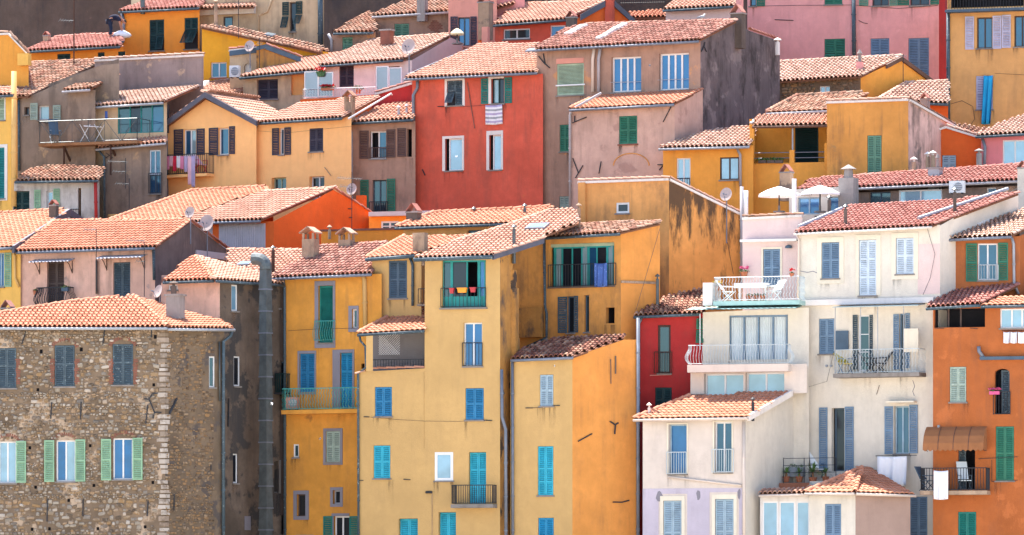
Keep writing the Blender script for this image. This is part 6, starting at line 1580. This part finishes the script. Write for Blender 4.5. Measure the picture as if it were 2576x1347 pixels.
# ================================================================== yellow gable behind
h = house('yellow_gable_house', 'orange-yellow gabled house over dark rubble wall, below the pink block', 2165, 33)
f = Wall(h, 2165, 33, -.3, [(1950, 208), (2165, 196)], 'mortar_dark'); s = Wall(h, 2165, 33, .8, [(2165, 196), (2267, 148), (2348, 208)], 'gold_mid', front=f)
ra = roof(h, f, [(1945, 206), (2166, 192), (2268, 142), (1950, 158)], 17, mat='tile_cream', gut=None, cap=(1, 2), rough=1.3)
bargeboard(h, s.pt(2268, 146, .1), s.pt(2348, 205, .1), .2, 'fascia_brown'); bargeboard(h, s.pt(2230, 166, .12), s.pt(2268, 146, .12), .2, 'fascia_brown')
chim(h, None, 2154, 2172, 156, 188, 'pink', 'pot', Y=34); win(f, 2061, 216, 2088, 236, cols=2, pane='pane_pale', r=.2, sill=None)
STONE_JOBS.append((h, f, f.hit(2050, 262)[1], f.hit(2050, 205)[1], av(f, [(2058, 213, 2091, 240)]), 'stone_dark', .09, .2, .9, 120, f.hit(1962, 230)[0], f.hit(2163, 230)[0]))
aerial(2272, 136, 206, 34.2, 'thin TV aerial on the yellow gable ridge', [(140, 22, 8, -14)])
h = house('low_roof_house', 'low house under weathered cream tiles with dark chimney, beside ochre tall house', 2330, 31)
f = Wall(h, 2385, 30.5, -.3, [(2225, 262), (2385, 262)], 'vermilion'); roof(h, f, [(2208, 252), (2385, 260), (2385, 206), (2280, 210)], 17, mat='tile_cream', gut='slate', cap=(2, 3), rough=2)
# ================================================================== pink block
h = house('pink_block', 'big salmon-pink block with grey-blue and green shutters at top right', 2360, 44)
f = Wall(h, 2362, 44, -.3, [(1880, -30), (2362, -40)], 'pink', depth=6); f.rise = 0; s = Wall(h, 2362, 44, 1.8, [(2362, -40), (2384, -40)], 'crimson', front=f)
shut(f, 2074, 98, 2126, 165, 'green', tilt=[(.45, .5), None]); shut(f, 2190, 97, 2237, 165, 'blue_grey'); shut(f, 2285, 96, 2337, 210, 'blue_grey', mids=(.4,))
win(f, 1886, -30, 1902, 16, 'brown_dark', cols=1, pane='pane_blue', sr=(1903, -30, 1924, 16), sm='green'); shut(f, 2074, -30, 2119, 12, 'green'); win(f, 2194, -30, 2236, 15, 'brown_dark', cols=2, pane='pane_dark', sl=(2161, -30, 2184, 15), sr=(2237, -30, 2257, 15), sm='green_grey'); win(f, 2289, -30, 2338, 14, 'brown_dark', cols=2, pane='pane_dark', sl=(2258, -30, 2287, 14), sr=(2340, -30, 2362, 12), sm='green')
pipe(h, f, [(2147, -30), (2149, 170)], .1, 'slate', .12); line(h, f, [(1900, 16), (2000, 14), (2147, 13), (2260, 22), (2360, 14)], .01); line(h, f, [(1949, 50), (1996, 52)], .02, 'iron', .02, 'crack'); line(h, f, [(2160, 52), (2172, 58), (2183, 60)], .015, 'iron', .02, 'crack')
h = house('ochre_tall_house', 'ochre house with lilac shutters and blue cloth at upper right edge', 2500, 38)
f = Wall(h, 2640, 36, -.3, [(2383, 28), (2640, 18)], 'ochre', depth=5); f.rise = .1
f.top = [f.hit(2383, -30), f.hit(2640, -40)]
mb = MB(); R = f.rect(2378, 22, 2640, 28, .5); f.box(mb, *R, -.02, .6); mb.build('balcony', 'slate_blue', h.o); dark(f, 2392, -20, 2576, 18, r=.1, deep=1.2); guard(h, f, 2380, 2640, -18, 22, 'iron', d=.55, sp=.14)
win(f, 2457, 44, 2496, 122, 'brown_dark', cols=2, pane='pane_blue', sl=(2428, 42, 2450, 125), sr=(2497, 40, 2519, 123), sm='lilac'); leaf(f, *f.rect(2521, 38, 2543, 121), .02, 'lilac'); win(f, 2551, 40, 2590, 118, 'brown_dark', cols=2, pane='pane_blue')
line(h, f, [(2392, 262), (2420, 254), (2447, 268), (2452, 300), (2440, 318)], .01); line(h, f, [(2503, 185), (2600, 190)], .007)
shut(f, 2455, 191, 2498, 276, 'lilac'); pipe(h, f, [(2385, 32), (2386, 310)], .09, 'slate', .1)
cloth('blue_cloth', 'long bright blue cloth hanging from the lilac-shuttered window', 'cloth', f, 2474, 190, 2498, 312, .16, 'cloth_blue', wav=.06, skew=-.25)
# ================================================================== roofs above red house
h = house('red_gable_house', 'red house with white strip windows and pink roof above the brick-red house', 1520, 41)
f = Wall(h, 1530, 41, -.4, [(1245, 66), (1420, 50), (1530, 40)], 'red', depth=5)
rr = roof(h, f, [(1240, 62), (1425, 48), (1520, 5), (1300, 12)], 17, mat='tile_pink', gut='slate', cap=(1, 2))
win(f, 1266, 73, 1333, 99, cols=2, pane='pane_dark', r=.12); win(f, 1384, 64, 1422, 96, cols=1, pane='pane_bright', r=.12)
g = Wall(h, 1595, 40.5, .25, [(1430, 56), (1470, 40), (1520, 8), (1545, 6), (1595, 56)], 'vermilion', depth=3, close=False)
bargeboard(h, g.pt(1460, 40, .1), g.pt(1522, 5, .1), .3); bargeboard(h, g.pt(1545, 5, .1), g.pt(1597, 52, .1), .3)
mb = MB(); R = g.rect(1470, 42, 1560, 80); g.box(mb, R[0], R[1], R[2], R[3] - .3, .0, .03); mb.build('bare_render_patch', 'brown_old', h.o)
chim(h, None, 1522, 1546, -10, 40, 'red', None, Y=40); chim(h, None, 1424, 1452, 46, 70, 'chimney_dark', 'tent', Y=37)
h = house('small_pink_roof_house', 'pinkish house with tiled roof just left of the salmon-pink block', 1780, 40)
f = Wall(h, 1845, 40, -.3, [(1675, 26), (1845, 18)], 'pink_streaked'); roof(h, f, [(1668, 24), (1848, 14), (1850, -14), (1705, -4)], 17, mat='tile_pink', gut='slate'); f.mat = 'pink_light'; dark(f, 1692, 50, 1738, 60)
chim(h, None, 1852, 1870, -10, 70, 'pink', None, Y=38)
h = house('dark_passage_house', 'dark shaded house front with small tiled lean-to at top centre', 1620, 46)
f = Wall(h, 1680, 46, -.2, [(1540, -20), (1690, -24)], 'brown_old', depth=4); f2_ = Wall(h, 1680, 43.5, -.2, [(1576, 46), (1680, 43)], 'tan', depth=2); roof(h, f2_, [(1580, 45), (1674, 42), (1676, 28), (1582, 32)], 15, mat='tile_orange', gut=None, ov=.2)
guard(h, f, 1560, 1672, -20, 8, 'iron', d=.6)
# ================================================================== centre-left top: white terrace
h = house('white_terrace_house', 'house with white terrace, frosted screens and pale tile roof left of the red house', 1005, 40)
f28 = Wall(h, 1036, 40, -.4, [(800, 168), (1036, 152)], 'white'); s28 = Wall(h, 1036, 40, 1.8, [(1036, 152), (1134, 95), (1185, 118)], 'pink_light', front=f28)
r28 = roof(h, f28, [(798, 165), (1015, 149), (1136, 88), (927, 103)], 17, mat='tile_cream', gut='slate', cap=(1, 2), rough=1.4)
shut(f28, 853, 165, 890, 219, 'purple_dark', 2, r=.1, sill=None); dark(f28, 945, 168, 1005, 225, r=.15)
f28l = Wall(h, 800, 40.4, -.4, [(612, 194), (800, 176)], 'beige', depth=3); roof(h, f28l, [(604, 194), (803, 175), (803, 164), (927, 103), (858, 135), (754, 147)], 14, mat='tile_pink', gut='slate')
shut(f28l, 646, 200, 699, 250, 'purple_dark', 2, r=.2); dark(f28l, 732, 188, 766, 240, r=.1, deep=.1, inner='ochre')
ft = Wall(h, 950, 36.5, -.35, [(755, 251), (950, 238)], 'vermilion', depth=3.2, name='terrace_front'); ft.rise = 0
R = ft.rect(762, 222, 944, 246); rail(h.o, ft, R[0], R[1], R[2], R[3], -.05, 'white_rail', False, .15, 'wavy', .009)
for q in ((766, 180, 801, 246), (801, 182, 838, 244), (946, 167, 977, 231), (978, 170, 1011, 228)):
    R = ft.rect(*q, -.2); mb = MB(); t_ = .045
    ft.box(mb, R[0], R[0] + t_, R[2], R[3], -.24, -.18); ft.box(mb, R[1] - t_, R[1], R[2], R[3], -.24, -.18); ft.box(mb, R[0] + t_, R[1] - t_, R[3] - t_, R[3], -.24, -.18); ft.box(mb, R[0] + t_, R[1] - t_, R[2], R[2] + t_, -.24, -.18)
    o = mb.build('wind_screen', 'white_paint', h.o); b = MB(); ft.box(b, R[0] + t_, R[1] - t_, R[2] + t_, R[3] - t_, -.22, -.2); b.build('pane', 'screen', o)
potplant('hanging_geranium', 'hanging green pot of red geraniums at left of white terrace', ft.pt(807, 193, -.1), .22, .2, 'pot_green', .3, flower='flower_red', nl=60)
potplant('geranium_box', 'box of red geraniums on the white terrace railing', ft.pt(824, 228, -.15), .12, .12, 'pot', .2, flower='flower_red', box=.6, nl=60); potplant('terrace_shrub', 'small green bush in the middle of the white terrace', ft.pt(901, 236, -.4), .15, .2, 'pot', .36, nl=60)
chim(h, None, 1043, 1064, 136, 190, 'pvc', None, Y=39) if 0 else None
dish(1027, 117, 21, 37, 'large pale satellite dish on mast over the white terrace roof', mast=215)
sl31 = Wall(h, 1037, 34.5, -.4, [(935, 262), (945, 236), (1037, 208)], 'crimson', depth=1.5, name='sloping_parapet'); sl31.rise = 0; coping(h, sl31.pt(945, 235), sl31.pt(1037, 208), 'tile_red')
mb = MB(); mb.tube([P(877, 299, 30.4), P(984, 236, 33.6), P(987, 240, 33.6)], .045, 8); mb.build('white_waste_pipe', 'white_paint', h.o, smooth=True)
mb = MB(); mb.tube([P(738, 300, 31), P(752, 238, 40)], .01, 4)
# pinkish terrace behind with cream parasol
h = house('salmon_house', 'salmon house with dark tall window and brick chimney behind cream parasol', 1200, 44)
f = Wall(h, 1250, 44, -.2, [(1128, -20), (1250, -24)], 'trim_pink', depth=4); win(f, 1152, 44, 1182, 116, 'slate', cols=2, pane='pane_bright', r=.2, sl=(1133, 42, 1151, 116), sr=(1183, 42, 1199, 116), sm='purple_dark', sill=None)
parasol('small cream parasol beside the salmon house window', 1150, 84, 18, 41, 'parasol_cream', 112, .25)
chim(h, None, 1203, 1240, 8, 70, 'chimney_old', 'tent', Y=41, dep=.8); chim(h, None, 1212, 1232, 68, 112, 'trim_pink', None, Y=40.5); chim(h, None, 1203, 1215, 20, 112, 'vermilion', None, Y=41.3)
f = Wall(h, 1320, 46, -.2, [(1235, -20), (1320, -24)], 'pink', depth=3); rr = roof(h, f, [(1240, 22), (1290, 10), (1300, 0), (1250, -20)], 17, mat='tile_pink', gut=None)
# ================================================================== weathered row, top centre
h = house('weathered_house', 'weathered brown-grey house with patched plaster and pale green shutters at top centre', 1100, 48)
f = Wall(h, 1132, 48, -.3, [(938, 42), (1132, 30)], 'mauve_upper'); r_ = roof(h, f, [(937, 40), (1130, 28), (1132, -8), (1060, -6), (980, 18)], 16, mat='tile_old', gut='pvc_grey', rough=1.6)
shut(f, 992, 60, 1029, 100, 'green_grey'); chim(h, None, 1049, 1076, -10, 24, 'chimney_grey', None, Y=48)
mb = MB(); n = 0
for j in range(8):
    for i in range(5):
        q = (1076 + i * 7 + (j % 2) * 3.5 - (3 if j < 2 else 0), 52 + j * 3.8); 
        if (i - 2.2) ** 2 + ((j - 3.5) / 1.7) ** 2 < 5 + random.random(): b = MB(); R = f.rect(q[0], q[1], q[0] + 6.2, q[1] + 3.1); f.box(b, *R, -.01, .02); b.build('brick', 'brick_red', h.o)
f_ = Wall(h, 945, 46.5, -.35, [(835, 86), (945, 80)], 'mauve_upper'); roof(h, f_, [(840, 82), (940, 80), (950, 40), (925, 32), (890, 50)], 16, mat='tile_old', gut='slate', rough=1.8); shut(f_, 861, 94, 887, 132, 'green_grey')
pipe(h, f_, [(826, 86), (834, 102), (834, 130)], .07, 'pvc_grey'); chim(h, None, 957, 990, 78, 100, 'brick_red', 'slab', Y=44)
h = house('backdrop_tower', 'tall dark-stained plain house wall at the top centre behind weathered roofs', 900, 58)
f = Wall(h, 1140, 58, -.2, [(810, -30), (1140, -34)], 'brown_old', depth=5)
# ================================================================== beige house with tilted shutters
h = house('beige_house', 'beige house with dark green tilted shutters and heavy black downpipe, top left of centre', 800, 47)
f = Wall(h, 815, 49, -.35, [(500, -30), (815, -34)], 'beige', depth=4); f.rise = 0
win(f, 728, 6, 744, 80, 'brown_dark', cols=1, pane='pane_dark', r=.2); a = f.rect(711, 6, 727, 76, 0); leaf(f, *a, .02, 'green_dark', tilt=(.5, .5)); a = f.rect(745, 4, 761, 70, 0); leaf(f, *a, .02, 'green_dark', tilt=(.5, .7))
pipe(h, f, [(805, -30), (806, 45), (806, 125)], .13, 'slate', .15); pipe(h, f, [(690, -20), (672, 30), (650, 40), (650, 100)], .06, 'beige', .05)
win(f, 562, 42, 586, 75, 'brown_dark', cols=1, pane='pane_teal', r=.1, sill=None)
rr = roof(h, f, [(498, 22), (640, 18), (650, -16), (520, -12)], 16, mat='tile_pink', gut=None, ov=.8); f.depth = 4; f.rise = 0
mb = MB(); R = f.rect(500, 16, 638, 36, .3); f.box(mb, *R, -.02, .25); mb.build('lime_band', 'lime_wash', h.o); flue(h, None, 543, 0, 68, 9, 'chimney_old', Y=48)
aerial(600, -10, 72, 45, 'TV aerial in front of arched beige wall', [(10, 10, 4, 6)])
h = house('golden_shed_house', 'golden house under long sloping shed roof with small white window', 640, 43)
f27 = Wall(h, 825, 45.5, -.35, [(508, 72), (644, 104), (825, 132)], 'gold', depth=3); f27.rise = .2
E0, E1 = f27.pt(506, 66, .3), f27.pt(828, 131, .3)
rr = roof(h, f27, [(506, 69), (800, 132), (828, 128), (800, 116), (644, 82), (530, 64)], 17, mat='tile_old', gut=None, ov=.3, rough=1.4, cap=(0,)); f27.depth = 3; f27.rise = -.1
win(f27, 530, 157, 570, 196, cols=2, pane='pane_blue', r=.15, sill='pot'); skylight(h, rr, 668, 88, 690, 99)
h = house('lean_to_shed', 'tan plaster lean-to with red tile edge between golden house and terrace', 620, 41)
f = Wall(h, 645, 44, -.3, [(578, 138), (645, 130)], 'beige', depth=2); f.rise = 0; coping(h, f.pt(577, 126), f.pt(645, 118), 'tile_red'); bargeboard(h, f.pt(578, 132, .1), f.pt(645, 124, .1), .24, 'slate_blue'); dark(f, 614, 160, 632, 190, r=.12, deep=.05, inner='lime_wash', arch=True)
g = Wall(h, 755, 43.8, .1, [(645, 126), (665, 118), (756, 152)], 'orange_grimy', depth=2, close=False); bargeboard(h, g.pt(645, 120, .05), g.pt(668, 115, .05), .2, 'slate_blue'); bargeboard(h, g.pt(668, 115, .05), g.pt(757, 148, .05), .25, 'slate_blue'); caps(h.o, g.pt(668, 114, .05), g.pt(757, 145, .05), 'tile_red', Z)
dish(627, 116, 15, 43.4, 'satellite dish on the tan lean-to beside golden house', mast=170); ac(578, 166, 604, 195, 43.6, 'white air conditioner on the lean-to wall beside small window')
aerial(653, 95, 170, 43.3, 'TV aerial with close rods beside the lean-to dish', [(110, 6, 6, 0)])
# ================================================================== parapet
h = house('parapet_wall_house', 'long mauve parapet wall with tile coping at upper left', 510, 40)
f21 = Wall(h, 512, 40, -.3, [(238, 152), (512, 138)], 'mauve_parapet', depth=3); f21.rise = 0; coping(h, f21.pt(238, 151), f21.pt(512, 137), 'tile_cream')
# ================================================================== top-left oranges
h = house('orange_top_house', 'bright orange house with dark green shutters and tile cornice at top left', 498, 50)
f25 = Wall(h, 502, 50, -.4, [(304, 32), (502, 22)], 'orange_top'); roof(h, f25, [(300, 28), (502, 18), (520, -4), (450, -8), (378, 0)], 16, mat='tile_red', gut='slate')
shut(f25, 376, 50, 413, 128, 'green_dark', tilt=[None, (.5, .35)]); shut(f25, 464, 45, 498, 124, 'green_dark', tilt=[(.62, .75), (.62, .75)]); pipe(h, f25, [(306, 32), (312, 55), (310, 105), (300, 115)], .08, 'zinc')
caps(h.o, f25.pt(308, 37, .06), f25.pt(500, 28, .06), 'tile_orange', Z); flue(h, None, 359, -10, 16, 12, 'galv', Y=51)
h = house('orange_low_house', 'low orange house under red tile roof where a man is working', 300, 47)
f24 = Wall(h, 310, 47, -.4, [(70, 130), (310, 118)], 'orange_top'); r24 = roof(h, f24, [(66, 128), (303, 115), (307, 88), (225, 90), (140, 95)], 16, mat='tile_red', gut='slate', cap=(2, 3))
shut(f24, 144, 136, 177, 160, 'green_dark'); shut(f24, 246, 132, 263, 160, 'green_dark'); shut(f24, 297, 130, 315, 160, 'green_dark'); chim(h, r24, 108, 126, 92, 108, 'chimney_old', 'tent')
caps(h.o, f24.pt(75, 131, .05), f24.pt(308, 120, .05), 'tile_orange', Z)
aerial(186, -10, 150, 45, 'tall thick rusty mast in front of low orange house', [(52, 16, 6, -20)], mat='iron_rust', r=.035)
h = house('dark_back_house', 'large stained house wall in shade-darkened brown-grey behind low orange roof at top left', 300, 58)
f = Wall(h, 330, 58, -.25, [(-60, -30), (330, -34)], 'brown_old', depth=5); shut(f, 315, -20, 352, 18, 'green_grey') if 0 else None  # dark wall colour holds the shade this house stands in, besides stains
# ================================================================== backdrop terrace wall behind everything at the top
h = house('upper_row_house', 'distant upper row house wall glimpsed between the top roofs', 1500, 62)
f = Wall(h, 1900, 62, -.15, [(1100, -30), (1900, -34)], 'brown_old', depth=4)

# ================================================================== birds, man on the roof
def gull(label, u, v, Y, hpx, rz=0., name='seagull'):
    c = P(u, v, Y); k = hpx * mpp(Y); t = thing(name, label, 'bird', c); R_ = Matrix.Translation(c) @ Matrix.Rotation(rz, 4, 'Z') @ Matrix.Scale(k, 4)
    def mk(name, chain, mat):
        mb = MB(); mb.tube([R_ @ Vector(p[:3]) for p in chain], [p[3] * k for p in chain], 8); return mb.build(name, mat, t, smooth=True)
    mk('body', [(-.62, 0, .36, .03), (-.4, 0, .40, .12), (-.1, 0, .46, .2), (.15, 0, .55, .2), (.28, 0, .70, .13), (.34, 0, .84, .12), (.42, 0, .88, .1), (.5, 0, .87, .03)], 'bird_white')
    mk('beak', [(.48, 0, .87, .035), (.68, 0, .84, .01)], 'beak')
    for y in (-.15, .15): mk('wing', [(.15, y, .58, .06), (-.2, y, .52, .12), (-.6, y * .5, .42, .05), (-.85, y * .2, .36, .015)], 'bird_grey')
    for y in (-.06, .06): mk('leg', [(0, y, .34, .02), (.02, y, 0, .018)], 'beak')
gull('white seagull standing on the ridge of the mauve house', 1766, 52, 30.2, 18); gull('white seagull on the tiles at the left of golden terrace roof', 1893, 320, 21.5, 22, 1.2)
def flyer(label, u, v, Y, span, mat, bank=.4):
    c = P(u, v, Y); s = span * mpp(Y); t = thing('flying_swallow', label, 'bird', c); R_ = Matrix.Translation(c) @ Matrix.Rotation(bank, 4, 'Y') @ Matrix.Rotation(.6, 4, 'X') @ Matrix.Scale(s, 4)
    mb = MB(); mb.tube([R_ @ Vector(p[:3]) for p in ((-.3, 0, 0, .02), (-.1, 0, 0, .07), (.1, 0, 0, .08), (.22, 0, .01, .05), (.28, 0, 0, .01))], [p * s for p in (.02, .07, .08, .05, .01)], 6); mb.build('body', mat, t, smooth=True)
    for sg in (-1, 1):
        mb = MB(); p = [Vector(q) for q in ((.12, .05 * sg, 0), (.16, .25 * sg, .04), (-.12, .62 * sg, .0), (-.02, .25 * sg, .0), (-.06, .05 * sg, 0))]; q = [R_ @ x for x in p]; up = R_.to_3x3() @ Vector((0, 0, .02))
        mb.add(q + [x + up for x in q], [(4, 3, 2, 1, 0), (5, 6, 7, 8, 9)] + [(i, (i + 1) % 5, 5 + (i + 1) % 5, 5 + i) for i in range(5)]); mb.build('wing', mat, t)
flyer('dark swallow flying before the wall between the two big mauve house windows', 1634, 165, 24, 13, 'bird_dark'); flyer('white bird flying in front of the ventilation duct', 684, 1016, 3, 14, 'bird_white', -.5)
flyer('dark swallow flying in front of mustard wall left of pale shutter', 805, 1104, 4, 12, 'bird_dark'); flyer('white bird flying before the lower left window of the red house', 1148, 394, 22, 12, 'bird_white', .9)
flyer('small dark bird flying by the top of the yellow front beside orange flank', 1395, 921, 0, 10, 'bird_dark', .1)

def person():
    foot = r24.hit(281, 95); m = 1.0; t = thing('person', 'person in dark t-shirt and jeans bending over a white sack on the red roof', 'person', foot); X = Vector((1, 0, 0)); o = foot
    def skin(name, verts, edges, mat, parent, sub=1):
        me = bpy.data.meshes.new(name); me.from_pydata([tuple(o + Vector(v[:3])) for v in verts], edges, []); me.materials.append(M(mat))
        ob = put(name, me, parent); md = ob.modifiers.new('skin', 'SKIN'); me.skin_vertices.new() if not me.skin_vertices else None
        for i, v in enumerate(verts): r = v[3]; me.skin_vertices[0].data[i].radius = (r, v[4] if len(v) > 4 else r); me.skin_vertices[0].data[i].use_root = (i == 0)
        ob.modifiers.new('sub', 'SUBSURF').levels = 2; ob.modifiers['sub'].render_levels = 2; md.use_smooth_shade = True; return ob
    # body one surface: pelvis root, torso bent forward to the right, head down, arms hanging, legs
    V = [(-.12, 0, .92, .15), (.06, 0, 1.02, .15), (.28, 0, 1.02, .16), (.42, 0, .96, .10), (.52, 0, .90, .055), (.58, 0, .84, .085), (.66, 0, .76, .09), (.70, 0, .69, .055),
         (.40, -.17, .90, .065), (.44, -.2, .64, .05), (.50, -.16, .40, .036), (.52, -.14, .32, .045), (.40, .17, .90, .065), (.46, .2, .64, .05), (.56, .15, .40, .036), (.58, .13, .32, .045),
         (-.10, -.11, .82, .105), (-.02, -.13, .46, .075), (-.05, -.14, .10, .05), (.10, -.15, .04, .045), (-.14, .11, .82, .105), (-.02, .14, .48, .075), (-.12, .16, .14, .05), (.03, .17, .08, .045)]
    E = [(0, 1), (1, 2), (2, 3), (3, 4), (4, 5), (5, 6), (6, 7), (3, 8), (8, 9), (9, 10), (10, 11), (3, 12), (12, 13), (13, 14), (14, 15), (0, 16), (16, 17), (17, 18), (18, 19), (0, 20), (20, 21), (21, 22), (22, 23)]
    skin('body', V, E, 'skin', t)
    g = 1.13; skin('t_shirt', [V[0][:3] + (.16,), V[1][:3] + (.172,), V[2][:3] + (.182,), V[3][:3] + (.125,), V[8][:3] + (.09,), (.42, -.19, .76, .078), V[12][:3] + (.09,), (.43, .19, .76, .078)], [(0, 1), (1, 2), (2, 3), (3, 4), (4, 5), (3, 6), (6, 7)], 'navy', t)
    skin('jeans', [V[0][:3] + (.168,), V[16][:3] + (.12,), V[17][:3] + (.092,), V[18][:3] + (.07,), V[20][:3] + (.12,), V[21][:3] + (.092,), V[22][:3] + (.07,)], [(0, 1), (1, 2), (2, 3), (0, 4), (4, 5), (5, 6)], 'jeans', t)
    skin('hair', [(.60, 0, .88, .088), (.68, 0, .82, .085), (.74, 0, .74, .05)], [(0, 1), (1, 2)], 'hair', t)
    for a, b in (((-.06, -.14, .05, .055), (.13, -.15, .03, .05)), ((-.13, .16, .09, .055), (.06, .17, .07, .05))): skin('shoe', [a, b], [(0, 1)], 'cloth_navy', t)
    for hx, hy in ((.52, -.14), (.58, .13)):
        for k in range(5):
            dy = (k - 2) * .018; L = (.05, .075, .085, .078, .06)[k]; q = [(hx, hy + dy, .32, .012), (hx + .02, hy + dy * 1.3, .32 - L * .6, .010), (hx + .01, hy + dy * 1.4, .32 - L * 1.1, .008)]
            skin('finger', q, [(0, 1), (1, 2)], 'skin', t)
    # white sack it handles
    mb = MB(); c = o + Vector((.5, -.02, .12)); vs = []; n = 12
    for i, (rr, z) in enumerate(((.05, -.16), (.34, -.14), (.46, -.02), (.40, .1), (.2, .2), (.06, .24))):
        for j in range(n): a_ = 6.283 * j / n; k = rr * (1 + .16 * math.sin(j * 2.3 + i)); vs.append(c + Vector((math.cos(a_) * k, math.sin(a_) * k * .8, z + .03 * math.sin(j * 1.7))))
    mb.add(vs, [(i * n + j, i * n + (j + 1) % n, (i + 1) * n + (j + 1) % n, (i + 1) * n + j) for i in range(5) for j in range(n)] + [tuple(range(n))[::-1], tuple(5 * n + j for j in range(n))])
    tag(mb.build('sack', 'cloth_white', None, smooth=True), 'white builder sack on the red roof in front of the bending man', 'sack')
    # planters on the tower window guard
person()
for u, v, u1, v1, m_, lb in ((1132, 726, 1143, 739, 'pot_red', 'red planter at left on the tower window guard'), (1152, 725, 1175, 737, 'pot_orange', 'orange trough in middle of the tower window guard'), (1184, 724, 1197, 736, 'pot_red', 'red planter at right on the tower window guard')):
    R = f5.rect(u, v, u1, v1, .16); t = thing('window_planter', lb, 'planter', f5.w((R[0] + R[1]) / 2, R[2], .18)); mb = MB(); i_ = .03
    q = [f5.w(R[0] + i_, R[2], .26), f5.w(R[1] - i_, R[2], .26), f5.w(R[1] - i_, R[2], .12), f5.w(R[0] + i_, R[2], .12), f5.w(R[0], R[3], .29), f5.w(R[1], R[3], .29), f5.w(R[1], R[3], .10), f5.w(R[0], R[3], .10)]
    mb.hexa(q); mb.build('trough', m_, t); mb = MB(); f5.box(mb, R[0] - .012, R[1] + .012, R[3] - .03, R[3] + .01, .09, .30); mb.build('rim', m_, t)

# ================================================================== finish: walls with all their openings, then the rubble
for w in WALLS: w.finish()
drips()
for hh, w, z0, z1, avd, mat, s0, s1_, keep, bud, a0, a1 in STONE_JOBS:
    wo = [c for c in hh.o.children if c.name.startswith('wall')][0 if w.close else 1 if len([c for c in hh.o.children if c.name.startswith('wall')]) > 1 else 0]
    rubble(hh, w, wo, z0, z1, avd, mat, s0, s1_, keep, bud, a0, a1)
